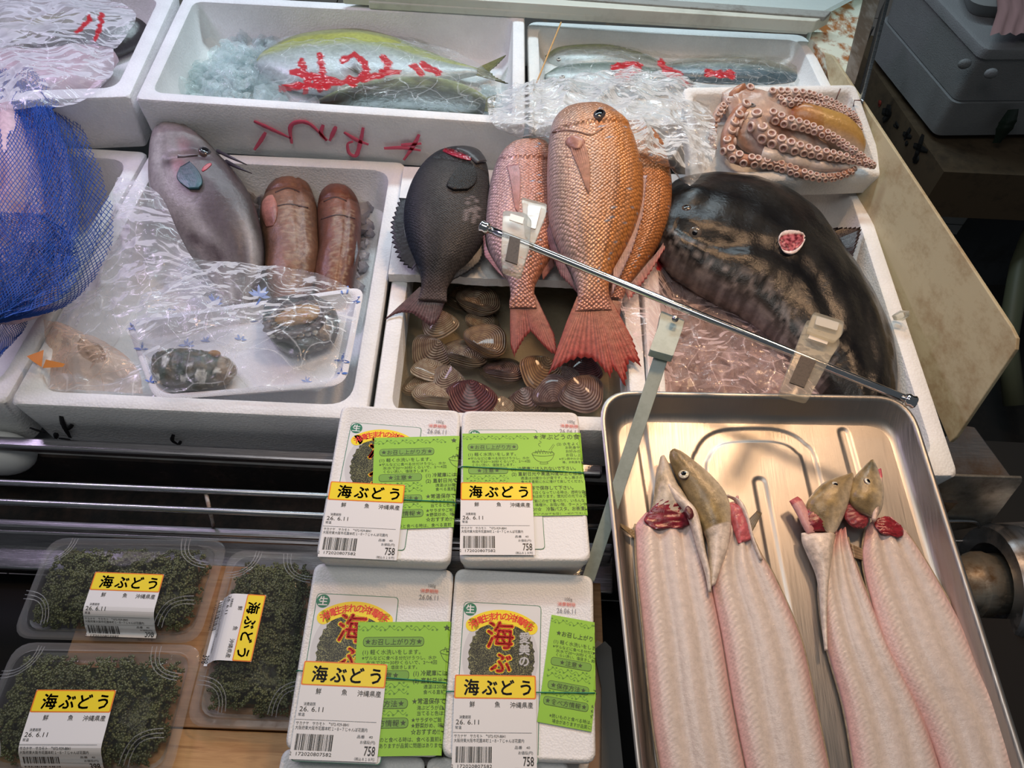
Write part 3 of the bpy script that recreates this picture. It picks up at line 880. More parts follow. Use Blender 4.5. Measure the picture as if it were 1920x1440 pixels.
# white container on top
mb = MB(); zz = zt0 + .001
cc2 = [P(1800, 40, zz)[:2], P(2100, 58, zz)[:2], P(2100, -200, zz)[:2], P(1740, -160, zz)[:2]]
mb.rings([zr(roundpoly(inset(cc2, .02), .03), zz), zr(roundpoly(cc2, .04), zz + .03), zr(roundpoly(inset(cc2, .006), .04), zz + .034), zr(roundpoly(inset(cc2, .03), .04), zz + .034), zr(roundpoly(inset(cc2, .05), .04), zz + .012)], 0)
tag(build('plastic_tub', mb, [plain('grey_tub_plastic', (.22, .23, .23), .35)], angle=40), 'shallow grey plastic tub on top of the lidded box', 'tub')
mb = MB(); V = []
for i in range(16):
    for j in range(12):
        p = P(1868 + 7 * i + 2 * math.sin(j), -60 + j * 10.0, zz + .037); V.append(p + np.array([0, 0, .003 * math.sin(i * 1.9 + j * .4) + (-.0045 * max(0, j - 8))]))
mb.add(V, grid_faces(16, 12)); tag(build('pink_cloth', mb, [plain('pink_towel', (.30, .18, .18), .9)]), 'dusty pink towel hanging over the grey tub', 'towel')
# cardboard box with black writing
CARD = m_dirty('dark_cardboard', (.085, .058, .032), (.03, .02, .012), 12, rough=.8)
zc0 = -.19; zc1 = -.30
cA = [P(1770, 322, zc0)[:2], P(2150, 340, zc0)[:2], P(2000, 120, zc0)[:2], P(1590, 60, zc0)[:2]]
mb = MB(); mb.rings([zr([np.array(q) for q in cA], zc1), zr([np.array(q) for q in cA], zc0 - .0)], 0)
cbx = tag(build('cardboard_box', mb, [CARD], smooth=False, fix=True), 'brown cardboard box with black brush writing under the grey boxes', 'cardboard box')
e0, e1 = np.array([*cA[3], zc0]), np.array([*cA[0], zc0]); ed = (e1 - e0) / np.linalg.norm(e1 - e0); fn_ = np.array([ed[1], -ed[0], 0]); fn_ = -fn_ if fn_[0] > 0 else fn_
def face(x, y):
    d = ray(x, y); o_ = np.array([0, 0, H]); return o_ + d * (((e0 - o_) @ fn_) / (d @ fn_)) + fn_ * .001
mb = MB()
strokes(mb, [([(1668, 196), (1664, 218), (1656, 226)], .02), ([(1655, 208), (1672, 214)], .016), ([(1680, 228), (1684, 238), (1676, 234)], .008), ([(1708, 240), (1696, 262)], .01), ([(1694, 250), (1710, 258)], .012), ([(1703, 266), (1698, 272)], .01),
             ([(1732, 252), (1722, 282), (1714, 306)], .014), ([(1714, 272), (1740, 284)], .013), ([(1715, 292), (1722, 303)], .02)], face, fn_, .01)
build('handwriting', mb, [plain('brush_black', (.003, .003, .003), .6)], cbx)
mb = MB(); strokes(mb, [([(1651, 188), (1649, 200)], .012)], face, fn_, .01); build('red_mark', mb, [plain('dull_red', (.2, .02, .01), .6)], cbx)
# lower box with shipping label
zk0, zk1 = zc1 - .001, -.55
cK = [P(1752, 352, zk0)[:2], P(2150, 352, zk0)[:2], P(2050, 160, zk0)[:2], P(1560, 80, zk0)[:2]]
cK = inset(cK, 0)
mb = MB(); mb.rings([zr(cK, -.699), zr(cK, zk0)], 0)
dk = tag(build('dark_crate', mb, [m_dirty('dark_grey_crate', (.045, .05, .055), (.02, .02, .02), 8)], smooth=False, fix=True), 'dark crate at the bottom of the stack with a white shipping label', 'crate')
ykf = cK[0][1] if cK[0][1] < cK[2][1] else cK[2][1]
yk = min(q[1] for q in cK) - .001
pr = Print()
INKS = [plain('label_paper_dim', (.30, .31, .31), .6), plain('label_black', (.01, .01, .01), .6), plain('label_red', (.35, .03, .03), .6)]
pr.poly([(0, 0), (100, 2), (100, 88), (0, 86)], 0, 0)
# printed upside down as in the shop
for t_, x_, y_, s_ in (('06-9', 58, 40, 17), ('産地 大阪', 88, 14, 7), ('鮮魚 2', 92, 28, 8), ('K', 30, 62, 10)):
    pr.text(t_, x_, y_ - 4, s_, 1, 2, .01, rot=math.pi)
pr.rect(0, 66, 100, 67.2, 1, 2); pr.rect(0, 2, 1, 86, 1, 2); pr.rect(99, 2, 100, 86, 1, 2)
pr.poly([(50 + 9 * math.cos(a), 76 + 7 * math.sin(a * 1)) for a in np.linspace(0, 6.1, 12)], 2, 2)
A0, A1, A2 = PY(1758, 356, yk), PY(1852, 356, yk), PY(1740, 436, yk)
exx = np.array([1, 0, 0]) * (A1 - A0)[0] / 100; eyy = np.array([0, 0, 1]) * (A2 - A0)[2] / 88
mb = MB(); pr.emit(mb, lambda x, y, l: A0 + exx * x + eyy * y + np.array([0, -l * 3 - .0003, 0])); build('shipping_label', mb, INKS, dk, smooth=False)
# pale hose or strap at the far right
mb = MB(); mb.tube([P(1950, 400, -.33), P(1912, 500, -.38), P(1888, 640, -.45), P(1902, 760, -.52)], .02, 10)
tag(build('drain_hose', mb, [plain('olive_hose', (.09, .10, .06), .5)]), 'thick olive hose at the right edge', 'hose')

# stainless fittings at the lower right
mb = MB()
def thick(mb, pts, n, h, mi=0):
    n = np.array(n, float); a = [np.array(p) for p in pts]; mb.prism([p - n * h for p in a], a, mi)
zs = -.12
thick(mb, [P(1795, 795, -.125), P(1828, 800, -.125), P(1905, 905, -.125), P(1700, 895, -.125)], (0, 0, 1), .01)
tag(build('base_plate', mb, [m_metal('grey_base_metal', (.25, .27, .30), .4, dirt=.5)], smooth=False, fix=True, bevel=.002), 'grey metal corner plate under the big right box', 'metal plate')
brk = thing('steel_bracket', 'stained steel bracket plate with bent wire handle beside the tray', 'bracket', P(1830, 960, -.2))
mb = MB()
q = [(1700, 890), (1917, 897), (1917, 904), (1856, 984), (1720, 1008)]
ysb = P(1800, 895, -.1)[1]
b = [PY(x, y, ysb - (y - 890) * .00018) for x, y in q]
mb.prism([p + np.array([0, .004, 0]) for p in b], b); build('plate', mb, [m_metal('stained_steel', (.50, .52, .50), .4, dirt=.8, dcol=(.06, .05, .04))], brk, smooth=False, fix=True, bevel=.001)
mb = MB(); b2 = [PY(x, y, ysb - .018) for x, y in resample([(1730, 977), (1810, 977), (1832, 981), (1839, 997), (1832, 1010), (1810, 1014), (1740, 1015)], 40)]
mb.tube(b2, .0026, 8); build('wire_handle', mb, [STEEL], brk)
unit = thing('pipe_coupling', 'round steel housing with a ribbed pipe coupling beside the tray', 'pipe fitting', P(1860, 1100, -.3))
zu = -.22
mb = MB(); xr = [(1700, .036), (1775, .036), (1815, .038), (1822, .043), (1842, .043), (1848, .040), (1876, .040), (1880, .030)]
c1 = P(1700, 1100, zu); cN = P(1900, 1094, zu); ax = (cN - c1) / 200
rr_ = []
for xx, rad in xr:
    c_ = c1 + ax * (xx - 1700); rr_.append([c_ + np.array([0, rad * math.cos(a), rad * math.sin(a)]) for a in np.linspace(0, 2 * math.pi, 14, endpoint=False)])
mb.rings(rr_); build('coupling', mb, [m_metal('dirty_cast_metal', (.62, .62, .56), .42, dirt=.6, dcol=(.12, .07, .03))], unit, angle=40)
mb = MB(); rr_ = []
for xx, rad in ((1850, .072), (1860, .076), (1990, .078)):
    c_ = c1 + ax * (xx - 1700) + np.array([0, 0, -.0]); rr_.append([c_ + np.array([0, rad * 1.05 * math.cos(a), rad * math.sin(a)]) for a in np.linspace(0, 2 * math.pi, 40, endpoint=False)])
inner = [[p + np.array([.0, 0, 0]) for p in [rr_[0][0] * 0 + (c1 + ax * 150) + np.array([0, rr * math.cos(a), rr * math.sin(a)]) for a in np.linspace(0, 2 * math.pi, 40, endpoint=False)]] for rr in (.054,)]
deep = [[p + ax * 60 for p in inner[0]]]
mb.rings(deep + inner + rr_, cap0=True); build('housing', mb, [m_metal('housing_steel', (.50, .51, .54), .36, (60, 1, 1), .2, dirt=.25)], unit, angle=50)
mb = MB(); mb.box(.62, 1.2, P(1880, 1228, -.31)[1], .70, -.36, -.31)
tag(build('dark_shelf', mb, [plain('black_shelf', (.012, .012, .012), .6)], smooth=False), 'black shelf under the steel housing', 'shelf')
# =================================================================== aluminium tray
tc = [PT(1121, 731)[:2], PT(1706, 742)[:2], PT(1958, 1530)[:2], PT(1203, 1530)[:2]]
tc = tc[::-1]
TZ = lambda d: (lambda p: TA + TB * p[1] - d)
def Rt(ins, rad, d): return zr(roundpoly(inset(tc, ins), rad, 10), TZ(d))
tray = thing('metal_tray', 'big aluminium tray with embossed grooves holding the split eels', 'tray', (.3, .3, TA + TB * .3 - .035))
mb = MB()
TD = .025
mb.rings([Rt(.016, .03, TD + .0036), Rt(.0045, .038, .003), Rt(.0008, .04, .0022), Rt(0, .04, .001), Rt(.0012, .04, 0), Rt(.003, .038, -.0004), Rt(.0055, .036, .0006), Rt(.0065, .035, .003),
          Rt(.014, .030, TD - .006), Rt(.0175, .028, TD - .001), Rt(.023, .025, TD)], 0, cap0=True, cap1=False)
build('rim', mb, [ALU], tray, angle=60)
# floor sheet with pressed grooves
fl_c = inset(tc, .0225)
a0, a1, a2, a3 = fl_c           # a0 front-left .. order of tc
NU, NV = 170, 260
grooves = [([(1345, 1560), (1322, 1150), (1311, 900), (1318, 850), (1345, 822), (1400, 815), (1462, 818), (1500, 838), (1522, 880), (1570, 1100), (1670, 1560)], .0078),
           ([(1200, 800), (1222, 940), (1262, 1200), (1300, 1560)], .0055), ([(1425, 906), (1450, 1040), (1500, 1300), (1545, 1560)], .0065), ([(1582, 812), (1625, 960), (1735, 1300), (1800, 1560)], .0055)]
gw = []
for g_, wd_ in grooves:
    q = resample(g_, 420); gw.append((np.array([PT(x, y, -TD)[:2] for x, y in q]), wd_))
V = []
A_ = [np.array(q) for q in fl_c]
for i in range(NV):
    for j in range(NU):
        u, v = j / (NU - 1), i / (NV - 1)
        p = (A_[0] * (1 - u) + A_[1] * u) * (1 - v) + (A_[3] * (1 - u) + A_[2] * u) * v
        V.append(p)
V = np.array(V); hz = np.zeros(len(V))
for q, wd_ in gw:
    d = np.min(np.linalg.norm(V[:, None, :] - q[None], axis=2), axis=1)
    hz = np.maximum(hz, .0016 * np.clip((wd_ - d) / .0022 + .5, 0, 1))
dd = np.min(np.stack([np.abs(np.cross(np.append(A_[(k + 1) % 4] - A_[k], 0), np.c_[V - A_[k], np.zeros(len(V))])[:, 2]) / np.linalg.norm(A_[(k + 1) % 4] - A_[k]) for k in range(4)]), axis=0)
mb = MB(); V3 = [np.array([p[0], p[1], TA + TB * p[1] - TD - h]) for p, h in zip(V, hz)]
# keep only the part inside the rounded corners
rc = np.array(roundpoly(fl_c, .026, 10)); cen = rc.mean(0)
keep = np.array([inpoly(p[0], p[1], [tuple((q - cen) * 1.012 + cen) for q in rc]) for p in V])
F_ = [f for f in grid_faces(NV, NU) if all(keep[k] for k in f)]
mb.add(V3, F_); build('floor_panel', mb, [ALU], tray)

# =================================================================== split eels
def eelmat(): return m_fish('eel_flesh', 0, .28, coat=.5, noise_amt=.2, bump=.001)
EEL = m_fish('pale_wet_flesh', 0, .3, coat=.45, noise_amt=.16)
EELSK = m_fish('eel_skin', 0, .3, coat=.6, noise_amt=.45)
def flesh(side):
    def f(t, v, up):
        base = np.array([.68, .585, .53])
        s = .5 + .5 * math.sin(v * 9.3 + .6 * math.sin(t * 5))
        c = base * (.90 + .12 * s)
        e = max(0, abs(v) - .62) / .38
        c = c * (1 - e) + np.array([.62, .36, .34]) * e
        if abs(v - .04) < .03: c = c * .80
        if t < .10: c = c * (t / .1) + np.array([.58, .26, .26]) * (1 - t / .1)
        if up < 0: c = np.array([.45, .40, .32])
        # fine herring-bone bundles along the flank
        if -.92 < v < -.55 or .66 < v < .9: c = c * (1.0 + .16 * math.sin(t * 620 + v * 40 * (1 if v < 0 else -1)))
        return tuple(c)
    return f
def prof(t, v):
    return .0026 * math.sin(v * 9.3 + 1.2) * (1 - abs(v)) * 2 - .004 * math.exp(-((v - .04) / .06) ** 2) + .0016 * math.exp(-((abs(v) - .8) / .1) ** 2)

FZ = -TD + .004
EP = lambda x, y, z: PT(x, y, z)
fil = [
 ('leftmost', [(1210, 962, 1296, 962, .003), (1192, 985, 1312, 985, .005), (1192, 1010, 1318, 1010, .006), (1196, 1080, 1328, 1075, .007), (1207, 1185, 1350, 1185, .008), (1222, 1336, 1374, 1330, .008), (1238, 1440, 1396, 1440, .008), (1255, 1530, 1415, 1530, .008)]),
 ('second', [(1380, 930, 1392, 952, .003), (1366, 965, 1408, 1000, .005), (1345, 1030, 1426, 1040, .006), (1333, 1085, 1452, 1083, .007), (1354, 1200, 1500, 1196, .008), (1376, 1330, 1530, 1330, .008), (1398, 1440, 1553, 1440, .008), (1418, 1530, 1570, 1530, .008)]),
 ('third', [(1562, 1000, 1585, 990, .003), (1545, 1040, 1592, 1020, .005), (1536, 1096, 1616, 1090, .006), (1539, 1150, 1640, 1150, .007), (1552, 1220, 1668, 1220, .008), (1582, 1328, 1722, 1330, .008), (1601, 1440, 1761, 1440, .008), (1612, 1530, 1780, 1530, .008)]),
 ('rightmost', [(1634, 978, 1672, 972, .003), (1622, 1000, 1700, 1000, .005), (1619, 1061, 1737, 1056, .006), (1647, 1175, 1798, 1165, .007), (1680, 1262, 1838, 1260, .008), (1728, 1352, 1882, 1352, .008), (1762, 1440, 1900, 1440, .008), (1782, 1530, 1925, 1530, .008)]),
]
eels = {}
lab = {'leftmost': 'leftmost split eel, belly up with open red throat', 'second': 'second split eel from the left, long brown head',
       'third': 'third split eel from the left, head turned right', 'rightmost': 'rightmost split eel, small dark head raised above a red throat'}
for nm, st in fil:
    T_ = thing('split_eel', lab[nm] + ', on the metal tray', 'fish', PT(st[2][0], st[2][1], -TD), 'split eels on the metal tray'); eels[nm] = T_
    mb = MB(); loft(mb, st, FZ + .003, 150, 56, flesh(0), dzf=prof, pw=.8, PF=EP, flatb=.8); build('fillet', mb, [EEL], T_)
    # thin dark skin edge curling round the fillet
    q = resample(st, 90); mb = MB()
    for side in (0, 2):
        pts = [PT(a[side] + (-1 if side == 0 else 1), a[side + 1], FZ + .001) for a in q[4:]]
        mb.tube(pts, .0014, 6, 0, c=[[.34, .26, .17]] * len(pts))
    build('skin_edge', mb, [EELSK], T_)

def skinc(t, v, up):
    n = mnoise.noise((t * 9, v * 4, 2))
    c = np.array([.24, .18, .09]) * (1.1 + .5 * n)
    b = np.clip((-v - .0) * 1.1, 0, 1); c = c * (1 - b) + np.array([.60, .52, .40]) * b
    if .45 < t < .8: c = c + np.array([.12, .07, .0]) * max(0, n + .2)
    return tuple(c)
def palec(t, v, up):
    n = mnoise.noise((t * 8, v * 4, 5)); c = np.array([.60, .52, .42]) * (1 + .25 * n)
    b = np.clip(abs(v) * 1.3 - .6, 0, 1); c = c * (1 - b) + np.array([.33, .26, .15]) * b
    return tuple(c)
def whitec(t, v, up):
    c = np.array([.70, .60, .52]) * (1 + .2 * mnoise.noise((t * 9, v * 5, 1))); b = np.clip(v * 1.2 - .4, 0, 1)
    return tuple(c * (1 - b) + np.array([.42, .33, .2]) * b)

# eel 1: head seen from below, throat open
e = eels['leftmost']; mb = MB()
loft(mb, [(1238, 857, 1246, 855, .003), (1233, 880, 1256, 876, .007), (1228, 908, 1268, 905, .010), (1225, 940, 1290, 938, .010), (1218, 962, 1300, 960, .006), (1210, 985, 1302, 980, .002)], FZ + .008, 40, 28, palec, PF=EP)
build('head', mb, [EELSK], e)
mb = MB(); loft(mb, [(1246, 908, 1254, 906, .003), (1243, 920, 1262, 918, .004), (1228, 945, 1280, 945, .006), (1212, 965, 1290, 968, .004), (1208, 978, 1300, 978, .003), (1226, 992, 1280, 990, .002)], FZ + .0105, 30, 22, lambda t, v, u: tuple(np.array([.20, .018, .03]) * (1 + .8 * mnoise.noise((t * 12, v * 6, 1)))), PF=EP, dzf=lambda t, v: .0028 * mnoise.noise((t * 16, v * 7, 3)) - .002 * abs(mnoise.noise((t * 5, v * 9, 8))))
build('open_throat', mb, [m_fish('wet_red_gill', 0, .15, coat=1, noise_amt=.5)], e, label='dark red open throat')
mb = MB(); loft(mb, [(1250, 912, 1256, 908, .003), (1262, 935, 1280, 930, .005), (1284, 960, 1304, 955, .006), (1296, 990, 1314, 985, .006), (1308, 1030, 1322, 1030, .005), (1322, 1075, 1332, 1075, .004), (1328, 1110, 1334, 1110, .002)], FZ + .016, 50, 18, whitec, PF=EP)
build('jaw_flap', mb, [EELSK], e)
mb = MB(); loft(mb, [(1285, 952, 1290, 948, .001), (1283, 960, 1298, 955, .002), (1287, 968, 1301, 966, .002), (1292, 975, 1298, 972, .001)], FZ + .0225, 12, 16, lambda t, v, u: (.09, .015, .02), PF=EP); build('gill_slit', mb, [EELSK], e)
mb = MB(); fin(mb, [(1190, 995), (1190, 1010)], [(1161, 981), (1166, 990)], FZ + .004, FZ + .006, 5, 6, .02, c0=(.28, .18, .08), c1=(.22, .14, .06), PF=EP); build('pectoral_fin', mb, [EELSK], e)
# eel 2
e = eels['second']; mb = MB()
loft(mb, [(1256, 847, 1266, 843, .004), (1255, 857, 1280, 850, .007), (1260, 874, 1300, 866, .010), (1272, 900, 1330, 892, .013), (1288, 932, 1356, 922, .015), (1303, 962, 1368, 950, .015), (1316, 990, 1370, 976, .013), (1325, 1012, 1370, 1000, .010), (1328, 1040, 1364, 1030, .008), (1329, 1070, 1352, 1064, .006), (1331, 1100, 1341, 1096, .003)], FZ + .012, 80, 36,
     lambda t, v, up: skinc(t, -v, up) if t < .62 else whitec(t, -v, up), PF=EP, pw=.95)
build('head', mb, [EELSK], e)
eye(e, PT(1282, 888, FZ + .0225), .0054, plain('pale_iris', (.62, .58, .45), .2, coat=.8), .5, (-.35, .1, 1))
mb = MB(); mb.tube([PT(x, y, FZ + z_) for x, y, z_ in ((1257, 852, .010), (1262, 872, .008), (1275, 900, .008), (1292, 930, .007), (1306, 962, .006))], .0013, 6, c=(.05, .04, .03)); build('mouth_line', mb, [EELSK], e)
mb = MB(); loft(mb, [(1360, 945, 1372, 942, .002), (1366, 962, 1388, 950, .004), (1374, 990, 1402, 975, .005), (1384, 1020, 1412, 1010, .003)], FZ + .010, 20, 18, lambda t, v, u: tuple(np.array([.52, .12, .14]) * (1 + .5 * mnoise.noise((t * 9, v * 5, 1)))), PF=EP, dzf=lambda t, v: .0028 * mnoise.noise((t * 16, v * 7, 3)) - .002 * abs(mnoise.noise((t * 5, v * 9, 8)))); build('gill_flesh', mb, [EEL], e)
mb = MB(); loft(mb, [(1360, 930, 1366, 928, .002), (1378, 938, 1392, 944, .004), (1396, 970, 1404, 972, .004), (1408, 1010, 1414, 1010, .003), (1424, 1050, 1430, 1050, .002)], FZ + .012, 30, 14, whitec, PF=EP); build('jaw_flap', mb, [EELSK], e)
mb = MB(); fin(mb, [(1402, 975), (1409, 1000)], [(1420, 957), (1429, 962)], FZ + .005, FZ + .01, 5, 6, .02, c0=(.30, .22, .12), c1=(.16, .13, .08), PF=EP); build('pectoral_fin', mb, [EELSK], e)
# eel 3
e = eels['third']; mb = MB()
loft(mb, [(1592, 888, 1600, 890, .003), (1582, 892, 1600, 902, .006), (1562, 898, 1596, 920, .010), (1540, 908, 1590, 945, .013), (1520, 930, 1582, 968, .013), (1512, 945, 1574, 986, .010), (1516, 962, 1566, 998, .006), (1530, 980, 1556, 1002, .003)], FZ + .014, 60, 30, lambda t, v, up: skinc(t, -v, up), PF=EP)
build('head', mb, [EELSK], e); eye(e, PT(1567, 910, FZ + .0255), .0048, plain('pale_iris_b', (.60, .60, .55), .2, coat=.8), .55, (-.1, .0, 1))
mb = MB(); loft(mb, [(1512, 950, 1530, 948, .003), (1508, 965, 1545, 962, .006), (1506, 985, 1552, 980, .007), (1510, 998, 1548, 996, .003)], FZ + .013, 20, 20, lambda t, v, u: tuple(np.array([.20, .018, .03]) * (1 + .7 * mnoise.noise((t * 9, v * 5, 1)))), PF=EP, dzf=lambda t, v: .0028 * mnoise.noise((t * 16, v * 7, 3)) - .002 * abs(mnoise.noise((t * 5, v * 9, 8)))); build('cut_neck', mb, [m_fish('wet_red_cut', 0, .15, coat=1, noise_amt=.5)], e, label='dark red cut behind the head')
mb = MB(); loft(mb, [(1480, 940, 1496, 931, .002), (1485, 948, 1505, 940, .004), (1496, 968, 1514, 958, .004), (1508, 992, 1524, 984, .004), (1514, 1002, 1528, 998, .002)], FZ + .014, 24, 16, lambda t, v, u: (.66, .34, .33) if t > .15 else (.5, .12, .13), PF=EP); build('cheek_flap', mb, [EEL], e)
mb = MB(); loft(mb, [(1502, 1000, 1560, 1004, .004), (1504, 1015, 1566, 1004, .010), (1515, 1040, 1562, 1025, .012), (1530, 1075, 1556, 1065, .009), (1536, 1110, 1552, 1105, .006), (1540, 1160, 1550, 1160, .004), (1546, 1220, 1552, 1220, .002)], FZ + .010, 60, 24, whitec, PF=EP); build('collar', mb, [EELSK], e)
# eel 4
e = eels['rightmost']; mb = MB()
loft(mb, [(1630, 864, 1638, 864, .003), (1620, 874, 1642, 874, .006), (1604, 892, 1652, 898, .010), (1596, 912, 1656, 922, .012), (1592, 934, 1654, 948, .012), (1600, 950, 1648, 965, .007), (1612, 960, 1640, 972, .003)], FZ + .018, 60, 30, lambda t, v, up: skinc(t, -v, up), PF=EP)
build('head', mb, [EELSK], e); eye(e, PT(1629, 902, FZ + .029), .0045, plain('pale_iris_c', (.60, .60, .55), .2, coat=.8), .55, (.2, .1, 1))
mb = MB(); loft(mb, [(1644, 882, 1652, 880, .003), (1644, 900, 1654, 898, .004), (1640, 930, 1652, 932, .004), (1636, 960, 1646, 966, .003), (1634, 975, 1642, 978, .002)], FZ + .022, 30, 14, lambda t, v, u: (.62, .10, .13) if t < .2 else (.66, .5, .42), PF=EP); build('lower_jaw', mb, [EELSK], e)
mb = MB(); loft(mb, [(1586, 944, 1602, 940, .003), (1582, 955, 1628, 950, .004), (1584, 972, 1630, 970, .0045), (1596, 986, 1626, 984, .004), (1606, 990, 1620, 990, .002)], FZ + .013, 24, 22, lambda t, v, u: tuple(np.array([.26, .04, .05]) * (1 + .8 * mnoise.noise((t * 9, v * 5, 1)))), PF=EP, dzf=lambda t, v: .0028 * mnoise.noise((t * 16, v * 7, 3)) - .002 * abs(mnoise.noise((t * 5, v * 9, 8)))); build('gill_flesh', mb, [EEL], e)
mb = MB(); loft(mb, [(1645, 972, 1665, 968, .002), (1640, 980, 1690, 986, .003), (1642, 990, 1694, 1002, .003), (1652, 1000, 1684, 1008, .002)], FZ + .011, 20, 22, lambda t, v, u: tuple(np.array([.26, .02, .03]) * (1 + .6 * mnoise.noise((t * 9, v * 5, 4)))), PF=EP, dzf=lambda t, v: .0028 * mnoise.noise((t * 16, v * 7, 3)) - .002 * abs(mnoise.noise((t * 5, v * 9, 8)))); build('open_throat', mb, [m_fish('wet_red_throat', 0, .15, coat=1, noise_amt=.5)], e, label='dark red open throat')
mb = MB(); fin(mb, [(1622, 1032), (1618, 1050)], [(1594, 1020), (1600, 1046)], FZ + .003, FZ + .005, 4, 5, .02, c0=(.38, .26, .16), c1=(.25, .17, .1), PF=EP); build('pectoral_fin', mb, [EELSK], e)
# =================================================================== whole fish
def nz(a, b, s=0): return mnoise.noise((a, b, s))
def lerp(a, b, t):
    t = max(0, min(1, t)); return tuple(a[i] * (1 - t) + b[i] * t for i in range(3))

# ---- grey filefish
FILE = m_fish('filefish_skin', 0, .42, coat=.35, noise_amt=.28, bump=.0006)
def fz(t): return .030 * (1 - t) + (-.042) * t
def filec(t, v, up):
    c = lerp((.27, .24, .235), (.095, .080, .072), v * .6 + .30 + .6 * nz(t * 4, v * 1.6, 1) + .25 * nz(t * 12, v * 5, 6))
    c = lerp(c, (.40, .37, .37), 1.9 * nz(t * 3.2, v * 2.2 + 4, 2) + .15 - max(0, v) * .5)
    if v > .75: c = lerp(c, (.045, .035, .04), (v - .75) * 4)
    for (tt, vv, r) in ((.26, .15, .10), (.36, -.2, .09), (.42, -.15, .10), (.46, -.1, .07)):
        d = math.hypot((t - tt) * 1.2, (v - vv) * .35); c = lerp(c, (.33, .06, .09), max(0, 1 - d / r) * .7)
    for (tt, vv, r) in ((.30, .35, .12), (.52, .45, .13), (.45, .0, .12), (.68, .2, .15), (.60, .05, .12), (.80, .35, .12), (.40, .60, .13), (.78, -.3, .1), (.33, -.45, .05), (.70, -.65, .05)):
        d = math.hypot((t - tt) * 1.2, (v - vv) * .35); c = lerp(c, (.085, .062, .068), max(0, 1.35 - d / r) if d < r * 1.35 else 0)
    if t < .1: c = lerp((.15, .11, .115), c, t / .1)
    return c
ff = thing('filefish', 'large grey filefish with blue-green side fin and dark spine, head over the box rim', 'fish', P(390, 380, -.05))
mb = MB()
fst = [(306, 236, 326, 233, .006), (290, 247, 356, 246, .016), (283, 268, 388, 270, .024), (280, 300, 416, 300, .029), (280, 345, 446, 332, .033), (292, 396, 474, 378, .034), (318, 440, 488, 422, .031), (350, 476, 495, 470, .025), (380, 508, 492, 515, .018), (404, 545, 480, 548, .010), (415, 575, 470, 575, .004)]
loft(mb, fst, fz, 110, 48, filec, pw=.9, dzf=lambda t, v: .0022 * nz(t * 9, v * 5, 8) - .004 * math.exp(-((t - .31) / .02) ** 2) * (1 if abs(v) < .5 else 0))
ffb = build('body', mb, [FILE], ff)
eye_on(ff, ffb, 384, 283, .0075, IRIS_D, .6)
patch('pectoral_fin', ff, ffb, [(338, 314, 356, 303), (333, 326, 368, 316), (334, 338, 378, 332), (344, 348, 380, 346), (356, 356, 374, 356)], lambda t, v: .0012 + .0035 * t, lambda t, v, u: lerp((.04, .06, .08), (.03, .13, .16), t), [EELSK], 20, 23, 'blue-green side fin', .0006)
mb = MB(); mb.tube([P(408, 283, .03), P(432, 295, .036), P(463, 309, .038)], [.0026, .002, .0006], 8, c=(.05, .04, .05)); build('dorsal_spine', mb, [FILE], ff)
mb = MB(); mb.tube([P(424, 303, .022), P(448, 315, .028), P(472, 325, .029)], [.003, .002, .0006], 8, c=(.05, .04, .05)); build('dorsal_spine', mb, [FILE], ff)
mb = MB(); fin(mb, [(346, 450), (362, 470), (385, 492)], [(354, 472), (366, 490), (382, 506)], -.03, -.032, 10, 5, .05, c0=(.10, .08, .09), c1=(.06, .05, .06)); build('belly_fin', mb, [EELSK], ff)
patch('mouth_crease', ff, ffb, [(334, 290, 333, 296), (344, 291, 344, 296), (358, 290, 358, 294), (370, 290, 371, 292)], lambda t, v: .0006 + .0012 * (1 - v * v), lambda t, v, u: (.12, .10, .11) if v > -.3 else (.42, .40, .42), [FILE], 16, 8)
patch('gill_cut', ff, ffb, [(396, 306, 397, 309), (388, 308, 392, 314), (381, 314, 386, 319), (378, 320, 380, 322)], lambda t, v: .0008, lambda t, v, u: (.42, .03, .05), [EELSK], 12, 8, 'small red gill cut')

